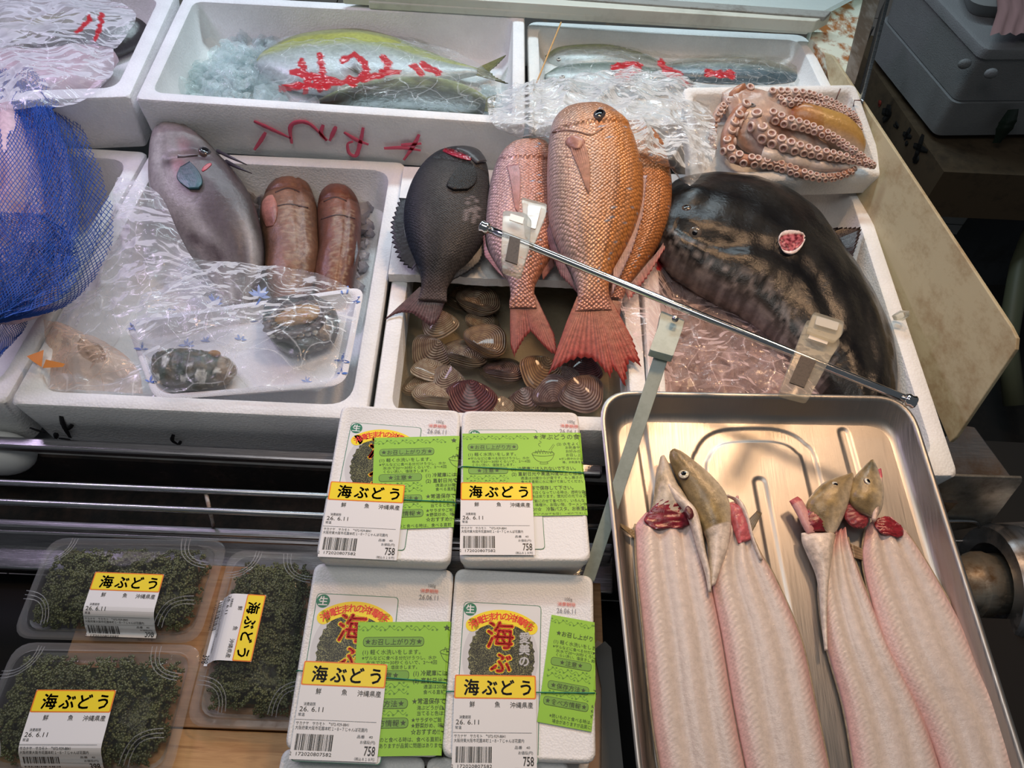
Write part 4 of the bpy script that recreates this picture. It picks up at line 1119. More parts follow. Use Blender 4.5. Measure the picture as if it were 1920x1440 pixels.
# ---- brown groupers
GROU = m_fish('grouper_skin', 0, .42, coat=.3, noise_amt=.4)
def groupc(seed, base):
    def f(t, v, up):
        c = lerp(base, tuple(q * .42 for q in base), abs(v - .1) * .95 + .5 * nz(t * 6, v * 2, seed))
        # net-like markings on the flank
        d, _ = mnoise.voronoi(Vector((t * 30, (v + .2) * 5.5, seed)))
        e = d[1] - d[0]
        if e < .16 and .32 < t and -.2 < v < .75: c = lerp(c, (.36, .25, .16), (1 - e / .16) * .6)
        if t < .16: c = lerp((.14, .065, .06), c, t / .16)
        if abs(v - .35) < .06 and t > .2: c = lerp(c, (.10, .05, .03), .6)
        return c
    return f
for nm, st, lb, pf_, ey in (
    ('left', [(534, 331, 546, 329, .005), (512, 347, 572, 341, .016), (497, 368, 586, 362, .024), (488, 400, 596, 398, .029), (490, 440, 599, 446, .031), (496, 480, 600, 490, .029), (497, 520, 590, 530, .025), (510, 560, 575, 570, .015), (520, 590, 560, 595, .005)], 'brown grouper with a pink side fin, right beside the grey filefish', [(500, 376), (514, 372)], (571, 352)),
    ('right', [(618, 349, 636, 347, .005), (603, 364, 660, 361, .016), (596, 388, 674, 386, .024), (596, 428, 677, 426, .028), (598, 470, 674, 466, .028), (592, 505, 668, 506, .025), (590, 540, 658, 545, .018), (600, 580, 640, 585, .005)], 'smaller reddish-brown grouper nearest the right rim of the left box', None, (655, 369))):
    g_ = thing('grouper', lb, 'fish', P(st[3][0], st[3][1], -.08), 'brown groupers')
    mb = MB(); gz = lambda t: -.035 - .012 * t
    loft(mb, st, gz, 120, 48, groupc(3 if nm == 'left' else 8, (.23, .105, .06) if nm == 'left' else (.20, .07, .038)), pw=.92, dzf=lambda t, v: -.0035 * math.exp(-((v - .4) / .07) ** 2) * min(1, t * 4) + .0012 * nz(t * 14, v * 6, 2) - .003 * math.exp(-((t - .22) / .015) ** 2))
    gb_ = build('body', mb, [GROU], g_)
    if pf_:
        patch('pectoral_fin', g_, gb_, [(500, 370, 512, 366), (493, 380, 518, 378), (491, 396, 521, 394), (493, 412, 519, 410), (500, 426, 512, 424)], lambda t, v: .0008 + .004 * math.sqrt(max(0, 1 - v * v)) * math.sin(math.pi * min(1, t + .1)), lambda t, v, u: lerp((.46, .19, .15), (.22, .085, .06), t * 1.2), [GROU], 24, 18, 'pink rounded side fin')
    else:
        mb = MB(); fin(mb, [(668, 440), (672, 470)], [(664, 462), (664, 500)], -.028, -.03, 8, 5, .05, c0=(.10, .07, .08), c1=(.07, .05, .06)); build('pectoral_fin', mb, [EELSK], g_)
    for a_ in (0, 1):
        x0_, x1_, y_ = (st[1][0] + 4, st[1][2] - 10, st[1][1] + 7) if a_ == 0 else (st[2][0] + 6, st[2][2] - 8, st[2][1] + 16)
        patch('mouth_line' if a_ == 0 else 'gill_line', g_, gb_, [(x0_, y_ + 6, x0_, y_ + 8), ((x0_ + x1_) / 2, y_ - 2, (x0_ + x1_) / 2, y_), (x1_, y_ + 5, x1_, y_ + 7)], lambda t, v: .0005, lambda t, v, u: (.05, .022, .018), [GROU], 20, 5)

# ---- black fish hanging over the clam box
def zline(zs):
    def f(py): return float(np.interp(py, [a for a, _ in zs], [b for _, b in zs]))
    return f
ZBL = zline([(270, .060), (330, .055), (420, .040), (500, .026), (560, .012), (610, -.002)])
def PZ(zf_):
    return lambda x, y, z: P(x, y, zf_(y) + z)
PBL = PZ(ZBL)
BLK = m_fish('black_scaled_skin', 430, .38, amp=.7, coat=.10, spec=.3, noise_amt=.3, bump=.0006)
FINM = m_fish('fin_skin', 0, .34, coat=.2, noise_amt=.5)
def blc(t, v, up):
    c = lerp((.014, .014, .017), (.060, .053, .050), .35 + .6 * nz(t * 4, v * 2, 4) + .25 * t)
    if v < -.55: c = lerp(c, (.016, .022, .035), (-v - .55) * 2.4)
    if t < .15: c = lerp((.02, .02, .022), c, t / .15)
    d = math.hypot(t - .50, (v - .62) * .4)
    if d < .08 and nz(t * 30, v * 14, 9) > .0: c = lerp(c, (.26, .22, .23), .6)
    if t > .85: c = lerp(c, (.12, .085, .08), (t - .85) * 5)
    return c
bf = thing('black_seabream', 'black scaled fish with ragged fins hanging left of the pink breams', 'fish', P(838, 400, .0))
bst = [(838, 281, 886, 279, .006), (812, 294, 904, 291, .015), (790, 315, 914, 316, .022), (772, 345, 918, 346, .027), (760, 380, 918, 388, .029), (757, 415, 915, 425, .029), (762, 450, 904, 460, .027), (775, 485, 882, 490, .022), (787, 512, 856, 514, .015), (790, 535, 840, 538, .009), (788, 548, 838, 552, .0045), (784, 562, 838, 566, .002)]
mb = MB(); loft(mb, bst, 0, 110, 52, blc, pw=.92, PF=PBL, dzf=lambda t, v: -.003 * math.exp(-((t - .20 - .05 * v) / .012) ** 2) * (1 if v > -.5 else 0)); bfb = build('body', mb, [BLK], bf)
mb = MB(); fin(mb, [(787, 538), (839, 542)], [(721, 600), (738, 590), (753, 586), (772, 588), (790, 600), (806, 613), (818, 606), (826, 592), (834, 566)], .0, -.006, 22, 10, .05, c0=(.12, .085, .08), c1=(.17, .08, .085), PF=PBL); build('tail_fin', mb, [FINM], bf)
mb = MB(); fin(mb, [(762, 372), (757, 410), (762, 450), (782, 494)], [(748, 372), (731, 420), (734, 455), (747, 490), (772, 508)], .002, .0, 16, 6, .26, c0=(.02, .02, .024), c1=(.012, .012, .015), PF=PBL); build('dorsal_fin', mb, [FINM], bf)
mb = MB(); fin(mb, [(904, 446), (884, 486), (850, 515)], [(912, 466), (900, 494), (876, 512), (848, 526)], .002, .0, 14, 6, .2, c0=(.025, .024, .028), c1=(.02, .02, .024), PF=PBL); build('anal_fin', mb, [FINM], bf)
patch('pectoral_fin', bf, bfb, [(866, 304, 882, 303), (852, 322, 890, 318), (842, 338, 894, 334), (838, 350, 888, 348), (850, 358, 876, 357)], lambda t, v: .0012 + .002 * t, lambda t, v, u: lerp((.032, .03, .031), (.012, .011, .012), t), [BLK], 20, 25, None, .0009)
patch('gill_cut', bf, bfb, [(830, 284, 834, 279), (842, 290, 848, 281), (858, 296, 866, 285), (872, 300, 878, 292), (882, 302, 884, 299)], lambda t, v: .0015 + .0015 * nz(t * 12, v * 4), lambda t, v, u: lerp((.32, .015, .04), (.10, .01, .015), .5 + v), [m_fish('wet_red_gill_b', 0, .15, coat=1, noise_amt=.6)], 24, 12, 'dark red gill cut')
patch('gill_cover', bf, bfb, [(852, 284, 862, 278), (870, 290, 888, 279), (884, 300, 904, 290), (892, 308, 912, 304)], lambda t, v: .0035 * (1 - v ** 4) + .0005, lambda t, v, u: (.045, .043, .047), [FINM], 20, 16)

# ---- pink sea breams
BREAM = m_fish('bream_scales', 300, .26, amp=.75, coat=.25, metal=.25, spec=.8, noise_amt=.2, bump=.0016)
BHEAD = m_fish('bream_head_skin', 0, .3, coat=.5, noise_amt=.3)
def breamc(seed, pale, gold, spots=True):
    def f(t, v, up):
        c = lerp(pale, gold, .5 + v * .62 + .12 * math.sin(v * 17))
        c = tuple(q * (1 + .22 * nz(t * 5, v * 3, seed)) for q in c)
        if t < .17: c = lerp((.42, .20, .12), c, (t / .17) ** 2)
        if abs(v - .30 - .1 * t) < .018 and t > .18: c = lerp(c, (.22, .10, .05), .6)
        if spots and v > .1:
            d, _ = mnoise.voronoi(Vector((t * 34, v * 9, seed)))
            if d[0] < .16: c = lerp(c, (.20, .42, .62), .75)
        if v < -.8: c = lerp(c, (.50, .38, .40), (-v - .8) * 4)
        if t > .86: c = lerp(c, (.44, .20, .15), (t - .86) * 9)
        if up < -.2: c = (.5, .36, .32)
        return c
    return f
def gillstep(t, v):
    e = t - .19 - .035 * (1 - v * v)
    return (.0028 if e < 0 else 0) - .002 * math.exp(-(e / .008) ** 2) + .0012 * nz(t * 9, v * 4, 1) * (1 if t < .2 else .3)

ZR = zline([(200, .118), (260, .112), (340, .088), (420, .066), (500, .046), (560, .034), (620, .020), (730, -.004)])
T_body = {}
def bream(label, st, zf_, pale, gold, seed, tail, tbase, fins, group='pink sea breams', eyep=None, tcol=((.42, .19, .15), (.34, .07, .065)), tdrop=-.004, rays=26):
    T_ = thing('red_seabream', label, 'fish', P(st[3][0], st[3][1], -.0), group); PF_ = PZ(zf_)
    mb = MB(); loft(mb, st, 0, 130, 56, breamc(seed, pale, gold), pw=.92, PF=PF_, dzf=gillstep); bd_ = build('body', mb, [BREAM], T_)
    T_body[label] = bd_
    mb = MB(); fin(mb, tbase, tail, .001, tdrop, rays, 12, .05, c0=tcol[0], c1=tcol[1], PF=PF_); build('tail_fin', mb, [FINM], T_)
    for nm, b, tp, z0, z1, c0, c1, rr, jag in fins:
        if nm == 'pectoral_fin':
            patch(nm, T_, bd_, tp, lambda t, v: .0012 + .0012 * math.sin(t * 3.1), lambda t, v, u: lerp(c0, c1, t), [FINM], 30, 15, None, .0005); continue
        mb = MB(); fin(mb, b, tp, z0, z1, rr, 7, jag, c0=c0, c1=c1, PF=PF_); build(nm, mb, [FINM], T_)
    if eyep: eye(T_, PF_(*eyep[:3]), eyep[3], IRIS_D, .6, eyep[4])
    return T_

PK = (.50, .26, .24)
bream('left pink bream half behind the biggest bream, tail over the clams', [(985, 272, 1016, 270, .006), (952, 282, 1030, 280, .016), (932, 305, 1036, 305, .023), (920, 340, 1040, 340, .027), (913, 385, 1044, 385, .028), (910, 430, 1044, 430, .027), (917, 470, 1036, 475, .023), (934, 502, 1018, 508, .017), (952, 525, 1004, 535, .011), (957, 550, 1002, 555, .006), (955, 566, 1005, 566, .0035), (955, 578, 1007, 578, .0018)],
      zline([(260, .074), (350, .058), (430, .044), (500, .032), (560, .022), (670, -.004)]), (.56, .37, .38), (.50, .20, .12), 3,
      [(956, 610), (957, 650), (964, 671), (972, 655), (984, 634), (996, 622), (1006, 634), (1018, 648), (1032, 662), (1047, 670), (1040, 630)], [(957, 552), (1003, 552)],
      [('pectoral_fin', None, [(950, 312, 972, 308), (954, 324, 976, 326), (958, 345, 976, 350), (962, 370, 974, 378), (966, 392, 972, 400)], 0, 0, (.46, .24, .25), (.52, .25, .24), 7, .03),
       ('dorsal_fin', [(909, 440), (915, 470), (945, 520)], [(905, 445), (908, 480), (935, 512)], .002, .0, (.42, .22, .24), (.30, .12, .14), 14, .15),
       ('anal_fin', [(1036, 470), (1016, 512)], [(1040, 500), (1018, 526)], .0, -.004, PK, (.4, .15, .14), 10, .15)])
bream('rear pink bream mostly hidden behind the right side of the biggest one', [(1150, 236, 1200, 233, .006), (1140, 250, 1222, 250, .016), (1150, 275, 1242, 278, .022), (1160, 320, 1255, 320, .026), (1165, 370, 1259, 368, .026), (1168, 420, 1252, 418, .025), (1160, 465, 1232, 465, .021), (1148, 500, 1204, 503, .015), (1142, 530, 1180, 535, .009), (1140, 560, 1166, 565, .005)],
      zline([(230, .088), (350, .056), (450, .030), (560, .014), (650, .0)]), (.50, .22, .09), (.50, .18, .05), 5,
      [(1120, 610), (1135, 640), (1150, 620), (1160, 610)], [(1140, 562), (1166, 565)],
      [('dorsal_fin', [(1259, 380), (1246, 450), (1200, 510), (1172, 545)], [(1262, 410), (1250, 462), (1215, 520), (1180, 565)], .002, .0, (.34, .20, .20), (.42, .10, .10), 20, .2)], rays=12)
big = bream('biggest pink sea bream on top, head propped high, red forked tail over the clams', [(1070, 211, 1118, 205, .008), (1048, 220, 1142, 212, .017), (1034, 238, 1162, 228, .025), (1029, 268, 1182, 252, .033), (1026, 310, 1196, 292, .038), (1026, 355, 1205, 335, .040), (1028, 400, 1203, 385, .040), (1036, 440, 1190, 432, .036), (1052, 478, 1172, 470, .029), (1070, 508, 1152, 503, .021), (1080, 535, 1142, 532, .013), (1083, 555, 1142, 553, .008), (1082, 568, 1144, 567, .0045), (1078, 584, 1148, 582, .002)],
      ZR, (.54, .38, .31), (.62, .24, .06), 9,
      [(1060, 610), (1040, 665), (1027, 704), (1042, 694), (1060, 682), (1080, 674), (1098, 672), (1112, 676), (1124, 684), (1134, 698), (1146, 711), (1150, 692), (1160, 704), (1173, 730), (1176, 700), (1180, 678), (1192, 682), (1204, 688), (1188, 640), (1166, 600)], [(1082, 556), (1143, 555)],
      [('pectoral_fin', None, [(1068, 270, 1094, 264), (1072, 285, 1102, 288), (1080, 305, 1106, 315), (1090, 330, 1106, 345), (1098, 352, 1104, 364)], 0, 0, (.46, .24, .18), (.50, .25, .18), 9, .03),
       ('dorsal_fin', [(1204, 330), (1200, 390), (1180, 450), (1150, 505)], [(1214, 330), (1206, 405), (1186, 470), (1146, 560)], .004, .004, (.45, .25, .22), (.36, .22, .24), 26, .18),
       ('anal_fin', [(1030, 420), (1044, 465), (1070, 515)], [(1022, 440), (1034, 480), (1050, 518), (1082, 550)], .0, -.006, (.40, .24, .26), (.30, .14, .17), 18, .2)],
      tcol=((.46, .21, .15), (.40, .055, .05)), rays=34)
PR = PZ(ZR)
bb_ = T_body['biggest pink sea bream on top, head propped high, red forked tail over the clams']
eye_on(big, bb_, 1124, 214, .0095, IRIS_D, .62, .7)
patch('mouth_line', big, bb_, [(1036, 247, 1036, 250), (1060, 243, 1060, 246), (1085, 246, 1085, 249), (1108, 251, 1108, 254), (1130, 240, 1130, 243)], lambda t, v: .0006, lambda t, v, u: (.16, .07, .045), [BHEAD], 24, 5)
patch('fin_root', big, bb_, [(1062, 262, 1082, 254), (1060, 268, 1095, 262), (1066, 276, 1096, 270), (1076, 282, 1090, 280)], lambda t, v: .001 + .003 * (1 - v * v), lambda t, v, u: (.40, .20, .16), [BHEAD], 14, 14)

# ---- yellow-backed fish in the top centre box, mackerel in the next
def silver(back, side, seed, yel=None):
    def f(t, v, up):
        c = lerp(back, side, .5 + v * 1.1 + .15 * nz(t * 20, v * 3, seed))
        if yel and -.55 < v < -.1: c = lerp(c, yel, .8)
        return tuple(q * (1 + .25 * nz(t * 7, v * 4, seed + 1)) for q in c)
    return f
SILV = m_fish('silver_skin', 0, .25, coat=.7, spec=.8, noise_amt=.3)
f1 = thing('yellowtail_fish', 'upper silver fish with yellow-green back in a bag, top centre box', 'fish', P(650, 110, .0), 'bagged fish in the top centre box')
ys1 = [(481, 116, 485, 128, .006), (494, 103, 500, 140, .014), (520, 89, 530, 156, .020), (560, 74, 568, 166, .025), (610, 66, 614, 172, .027), (675, 63, 672, 172, .027), (735, 76, 728, 165, .024), (790, 97, 782, 158, .018), (840, 114, 835, 150, .012), (880, 126, 878, 142, .007), (895, 129, 894, 140, .004)]
mb = MB(); loft(mb, ys1, .030, 110, 44, silver((.23, .25, .10), (.50, .56, .56), 2, (.38, .40, .07)), pw=.92); build('body', mb, [SILV], f1)
mb = MB(); fin(mb, [(893, 128), (893, 141)], [(949, 104), (932, 122), (918, 133), (930, 146), (953, 157)], .030, .034, 12, 9, .03, c0=(.22, .20, .06), c1=(.13, .13, .05)); build('tail_fin', mb, [FINM], f1)
mb = MB(); fin(mb, [(612, 92), (600, 100)], [(640, 100), (664, 122), (676, 140)], .055, .05, 8, 6, .03, c0=(.33, .30, .08), c1=(.22, .2, .07)); build('pectoral_fin', mb, [FINM], f1)
f2 = thing('yellowtail_fish', 'lower dark olive fish in a bag against the front wall, top centre box', 'fish', P(780, 190, .0), 'bagged fish in the top centre box')
ys2 = [(598, 188, 602, 204, .005), (630, 174, 636, 226, .012), (675, 161, 680, 236, .018), (740, 152, 742, 240, .021), (800, 150, 800, 240, .021), (850, 157, 850, 238, .018), (888, 170, 886, 226, .012), (912, 184, 908, 210, .006)]
mb = MB(); loft(mb, ys2, .036, 100, 44, (lambda t, v, u, f_=silver((.40, .44, .16), (.03, .038, .025), 6): f_(t, min(1, v + .55), u)), pw=.92); build('body', mb, [SILV], f2)
mb = MB(); fin(mb, [(910, 184), (908, 208)], [(932, 178), (925, 196), (932, 214)], .034, .034, 8, 5, .03, c0=(.2, .2, .08), c1=(.13, .13, .06)); build('tail_fin', mb, [FINM], f2)
for i, (nm, st, z_, back, side, seed) in enumerate((
    ('upper left bagged mackerel with greenish back, behind the other in the top right box', [(1022, 106, 1030, 120, .005), (1044, 95, 1052, 128, .014), (1090, 91, 1092, 134, .018), (1140, 92, 1142, 132, .018), (1190, 100, 1192, 132, .012), (1236, 116, 1238, 132, .007), (1262, 124, 1262, 130, .003)], .020, (.18, .24, .08), (.50, .57, .57), 3),
    ('front left bagged mackerel with silver head, partly under the crumpled bag', [(1021, 142, 1026, 150, .005), (1050, 128, 1056, 162, .012), (1100, 124, 1104, 172, .016), (1160, 124, 1160, 178, .017), (1220, 132, 1218, 180, .013), (1260, 146, 1256, 172, .007), (1285, 154, 1284, 164, .003)], .026, (.10, .15, .12), (.50, .57, .58), 5),
    ('right bagged mackerel with dark blue back in the top right box', [(1240, 122, 1244, 134, .004), (1280, 114, 1282, 148, .010), (1330, 112, 1332, 156, .014), (1390, 113, 1392, 158, .015), (1440, 118, 1442, 158, .013), (1480, 130, 1482, 154, .008), (1500, 138, 1502, 148, .003)], .022, (.55, .60, .52), (.035, .075, .10), 7))):
    T_ = thing('mackerel', nm, 'fish', P(st[2][0], st[2][1], -.01), 'bagged mackerel'); mb = MB()
    loft(mb, st, z_, 90, 36, silver(back, side, seed), pw=.92); build('body', mb, [SILV], T_)
    if i < 2: eye(T_, P(st[1][0] + 4, (st[1][1] + st[1][3]) / 2 - 2, z_ + .0105), .004, IRIS, .55, (-.2, 0, 1))
    e_ = st[-1]; mb = MB(); fin(mb, [(e_[0], e_[1]), (e_[2], e_[3])], [(e_[0] + 20, e_[1] - 6), (e_[0] + 12, (e_[1] + e_[3]) / 2), (e_[2] + 20, e_[3] + 6)], z_, z_, 6, 5, .03, c0=(.15, .17, .14), c1=(.1, .11, .1)); build('tail_fin', mb, [FINM], T_)
# dark fish at the top left corner
T_ = thing('dark_fish', 'dark fish with golden head and blue eye in the top left corner box', 'fish', P(250, 30, .0)); mb = MB()
def dkc(t, v, up):
    c = lerp((.34, .33, .17), (.03, .03, .03), .25 + v * 1.2 + .3 * nz(t * 6, v * 3, 3)); return c
loft(mb, [(306, 2, 300, 30, .006), (292, -12, 282, 55, .016), (262, -22, 262, 78, .024), (215, -26, 230, 96, .028), (160, -22, 190, 110, .028), (90, -10, 140, 120, .022), (20, 10, 90, 124, .012), (-20, 30, 60, 120, .005)], .026, 90, 40, dkc); build('body', mb, [SILV], T_)
eye(T_, P(284, 13, .046), .0058, plain('blue_iris', (.10, .13, .22), .15, coat=.8), .5, (.3, .0, 1))

# ---- big black puffer fish
PUF = m_fish('black_puffer_skin', 0, .24, coat=.22, spec=.3, noise_amt=.3, bump=.0019)
def pufc(t, v, up):
    c = lerp((.006, .006, .007), (.025, .024, .022), .4 + nz(t * 7, v * 4, 2))
    e = v - (.72 + .30 * nz(t * 5, 1, 3)) + .12 * nz(t * 26, v * 12, 6)
    if t < .78 and e > 0:
        n = nz(t * 42, v * 17, 4) + .5 * nz(t * 90, v * 40, 7)
        k = max(0, min(1, e * 1.5 + n * 1.5))
        c = lerp(c, (.24, .21, .20), k * .8)
    if v > .8 and t < .8: c = lerp(c, (.30, .24, .23), (v - .9) * 3)
    if v < -.8 and t > .55: c = lerp(c, (.10, .075, .05), (-v - .8) * 4)
    if t > .7 and v < -.5: c = lerp(c, (.05, .04, .025), .6)
    return c
pz = lambda t: .020 - .048 * min(1, t * 1.3)
pf_ = thing('puffer_fish', 'huge glossy black puffer fish with mottled pale belly curled along the right box', 'fish', P(1480, 520, -.1))
pst = [(1228, 388, 1218, 440, .018), (1262, 352, 1236, 472, .034), (1310, 344, 1262, 502, .046), (1362, 345, 1300, 528, .052), (1420, 350, 1345, 556, .054), (1476, 372, 1398, 586, .054), (1524, 412, 1440, 622, .052), (1570, 470, 1470, 660, .050), (1618, 540, 1498, 692, .048), (1652, 608, 1520, 722, .045), (1670, 668, 1545, 752, .040), (1676, 730, 1575, 790, .034), (1670, 800, 1600, 840, .020)]
mb = MB()
loft(mb, pst, pz, 170, 64, pufc, pw=.86, dzf=lambda t, v: .0035 * nz(t * 7, v * 3, 5) + .002 * nz(t * 20, v * 9, 6) - .006 * math.exp(-((v - .45 - .2 * math.sin(t * 9)) / .07) ** 2) * (1 if .1 < t < .7 else 0) + .005 * math.exp(-((t - .12) / .05) ** 2 - ((v + .1) / .3) ** 2))
pfb = build('body', mb, [PUF], pf_)
eye_on(pf_, pfb, 1303, 437, .0075, plain('puffer_iris', (.13, .115, .10), .15, coat=.8), .45)
eye_on(pf_, pfb, 1287, 389, .0055, plain('puffer_iris_b', (.05, .045, .04), .15, coat=.8), .45)
mb = MB(); fin(mb, [(1534, 436), (1560, 462), (1583, 492)], [(1570, 428), (1616, 427), (1612, 444), (1600, 478), (1590, 512)], -.004, .008, 16, 9, .03, ridge=.0018, c0=(.012, .012, .014), c1=(.045, .03, .032)); build('pectoral_fin', mb, [PUF], pf_)
mb = MB(); c_ = []
def wnd(t, v, u):
    n = nz(t * 10, v * 5, 1)
    return lerp((.55, .15, .18), (.12, .01, .02), .5 + n * 1.6) if abs(v) < .76 and .06 < t < .94 else (.75, .62, .60)
patch('gill_opening', pf_, pfb, [(1458, 452, 1462, 462), (1462, 440, 1470, 474), (1474, 435, 1484, 478), (1490, 435, 1496, 471), (1502, 439, 1504, 458), (1507, 446, 1507, 450)], lambda t, v: .0012 + (.0022 if abs(v) > .7 else 0) + .0012 * nz(t * 20, v * 9, 3), wnd, [m_fish('open_wound', 0, .2, coat=.8, noise_amt=.3)], 40, 26, 'red gill opening with pale rim')
# =================================================================== octopus
OCT = m_fish('octopus_skin', 0, .22, coat=.9, noise_amt=.22, bump=.0008)
oc = thing('octopus', 'whole reddish octopus with rows of suckers heaped in the small foam box', 'octopus', P(1490, 250, .05))
def GPx(x, y, h):      # height h above the tilted rim plane of the octopus box
    d = ray(x, y); k = gs; z0_ = .045 - GA[1] * k
    t = (z0_ + h - H) / (d[2] - k * d[1]); return np.array([0, 0, H]) + t * d
mb = MB()
def octc(base):
    def f(t, v, u):
        c = lerp(base, (.60, .52, .47), .35 + 1.3 * nz(t * 6, v * 2.5, 3)); return c
    return f
# web and head
loft(mb, [(1352, 176, 1356, 196, .006), (1372, 168, 1368, 226, .014), (1396, 166, 1384, 268, .018), (1424, 172, 1420, 290, .020), (1456, 180, 1470, 300, .018), (1490, 196, 1520, 312, .014), (1530, 220, 1560, 318, .008)], -.004, 70, 40, octc((.42, .24, .17)), PF=GPx, dzf=lambda t, v: .003 * nz(t * 8, v * 5, 4))
loft(mb, [(1400, 166, 1392, 182, .004), (1396, 160, 1376, 190, .010), (1384, 164, 1366, 184, .008), (1376, 170, 1366, 176, .003)], .004, 24, 20, lambda t, v, u: (.42, .19, .11), PF=GPx)
# mantle
loft(mb, [(1474, 208, 1478, 226, .005), (1488, 202, 1492, 240, .014), (1506, 203, 1516, 252, .020), (1540, 212, 1552, 268, .022), (1576, 224, 1590, 282, .021), (1604, 244, 1610, 292, .016), (1620, 262, 1618, 290, .008)], .004, 70, 40,
     lambda t, v, u: lerp((.36, .13, .055), (.42, .24, .07), t * 2) if t < .4 else (lerp((.46, .27, .08), (.60, .50, .42), abs(v) * 2.2 - 1.2)), PF=GPx)
arms = [
 ([(1392, 205), (1374, 232), (1364, 258), (1366, 282), (1384, 297), (1412, 303), (1448, 308), (1480, 318), (1510, 328), (1546, 334), (1580, 328), (1604, 316)], .011, .004, .004),
 ([(1418, 225), (1428, 250), (1450, 264), (1490, 278), (1530, 287), (1570, 294), (1606, 302), (1640, 312)], .012, .004, .016),
 ([(1444, 178), (1480, 177), (1516, 180), (1550, 190), (1578, 203), (1600, 216), (1612, 236)], .008, .003, .006),
 ([(1402, 172), (1372, 190), (1350, 206), (1336, 236), (1336, 262), (1340, 280)], .009, .003, -.002),
 ([(1446, 218), (1478, 230), (1516, 240), (1552, 254), (1586, 274), (1616, 294), (1638, 310)], .009, .003, .020),
 ([(1462, 190), (1500, 194), (1530, 198), (1560, 203), (1590, 216), (1608, 228), (1611, 250)], .006, .003, .012),
 ([(1430, 290), (1470, 298), (1510, 306), (1550, 312), (1590, 312)], .012, .006, .004),
]
suck = MB()
for ai, (pth, r0, r1, h0) in enumerate(arms):
    q = resample(pth, 60); n = len(q)
    pts = [GPx(a[0], a[1], h0 + .002 * math.sin(i * .35 + ai)) for i, a in enumerate(q)]
    rad = [r0 + (r1 - r0) * i / (n - 1) for i in range(n)]
    base = (.40, .18, .11) if ai in (0, 3, 4, 5) else (.46, .28, .21)
    if ai == 6: base = (.62, .56, .52)
    cc_l = [lerp(base, (.62, .56, .52), .3 + 1.2 * nz(i * .12, ai * 3, 1)) for i in range(n)]
    mb.tube(pts, rad, 14, 0, c=cc_l)
    if ai == 6: continue
    pts = np.array(pts); tg = np.gradient(pts, axis=0); tg /= np.linalg.norm(tg, axis=1)[:, None]
    s = 0; cum = np.concatenate([[0], np.cumsum(np.linalg.norm(np.diff(pts, axis=0), axis=1))])
    k = 0
    while s < cum[-1] * .98:
        i = min(n - 1, int(np.searchsorted(cum, s))); rr = rad[i] * .95 + .001; side = -1 if k % 2 else 1
        sd = np.cross(tg[i], [0, 0, 1]); sd /= np.linalg.norm(sd)
        if sd[1] > 0: sd = -sd
        dirn = sd * .75 + np.array([0, 0, .66]) + tg[i] * 0
        dirn = dirn * 1.0 + np.array([0, 0, .45 * side]) - sd * (.45 * side); dirn /= np.linalg.norm(dirn)
        c_ = pts[i] + dirn * rr * .92; rs = rr * .62
        Rm = np.array(Vector(dirn).to_track_quat('Z', 'Y').to_matrix())
        prof_ = [(.75, -.3), (1.0, .15), (.95, .42), (.72, .5), (.5, .34), (.3, .12), (.02, .05)]
        V = [c_ + rs * (Rm @ np.array([a * math.cos(w_), a * math.sin(w_), b])) for a, b in prof_ for w_ in np.linspace(0, 2 * math.pi, 12, endpoint=False)]
        cr_ = [x for a, b in prof_ for x in [((.66, .50, .44) if a > .6 else (.34, .17, .13))] * 12]
        mb.add(V, grid_faces(len(prof_), 12, 0, True), 0, None, cr_)
        s += rs * 1.12; k += 1
ob_ = build('body', mb, [OCT], oc)
eye_on(oc, ob_, 1409, 197, .0056, plain('octopus_iris', (.30, .30, .32), .2, coat=.8), .45, .6)
for a, lb in (([(1576, 166), (1570, 180), (1564, 196)], 'left thin bent wire hook standing in the octopus box'), ([(1614, 188), (1602, 188), (1600, 200)], 'right thin bent wire hook over the octopus box rim')):
    mb = MB(); mb.tube([GPx(x, y, .012 - .006 * i) for i, (x, y) in enumerate(a)], .0009, 6); tag(build('wire_hook', mb, [plain('rusty_wire_' + a[0][0].__str__(), (.18, .10, .09), .4, .6)]), lb, 'hook', 'wire hooks in the octopus box')

# =================================================================== clams
def clam_mat(i):
    pals = [((.40, .32, .22), (.12, .06, .04)), ((.46, .38, .26), (.22, .13, .08)), ((.30, .20, .16), (.10, .05, .045)), ((.20, .06, .055), (.04, .008, .012)), ((.38, .23, .11), (.14, .07, .04))]
    a, b = pals[i]
    g = G('clam_shell'); p = g.pr(a, .38, coat=.25); uv = g.new('ShaderNodeTexCoord').outputs['UV']
    w_ = g.new('ShaderNodeTexWave'); w_.wave_type = 'BANDS'; w_.bands_direction = 'X'; w_.inputs['Scale'].default_value = 4.2; w_.inputs['Distortion'].default_value = .8; w_.inputs['Detail'].default_value = 3; g.link(uv, w_.inputs[0])
    w2 = g.new('ShaderNodeTexWave'); w2.inputs['Scale'].default_value = .9; w2.inputs['Distortion'].default_value = 4; w2.inputs['Detail Scale'].default_value = .7; g.link(uv, w2.inputs[0])
    rr = g.new('ShaderNodeTexWave'); rr.bands_direction = 'Y'; rr.inputs['Scale'].default_value = 2.2; rr.inputs['Distortion'].default_value = 3; g.link(uv, rr.inputs[0])
    k = g.mix(g.math('MULTIPLY', w2.outputs[1], .45), a, b); k = g.mix(g.math('MULTIPLY', g.ramp(w_.outputs[1], [(.35, 0), (.75, 1)]), .75), k, b); k = g.mix(g.math('MULTIPLY', g.ramp(rr.outputs[1], [(.6, 0), (.95, 1)]), .45), k, b)
    g.link(k, p.inputs['Base Color']); g.bump(w_.outputs[1], .0015, .9); return g.m
CM = [clam_mat(i) for i in range(5)]
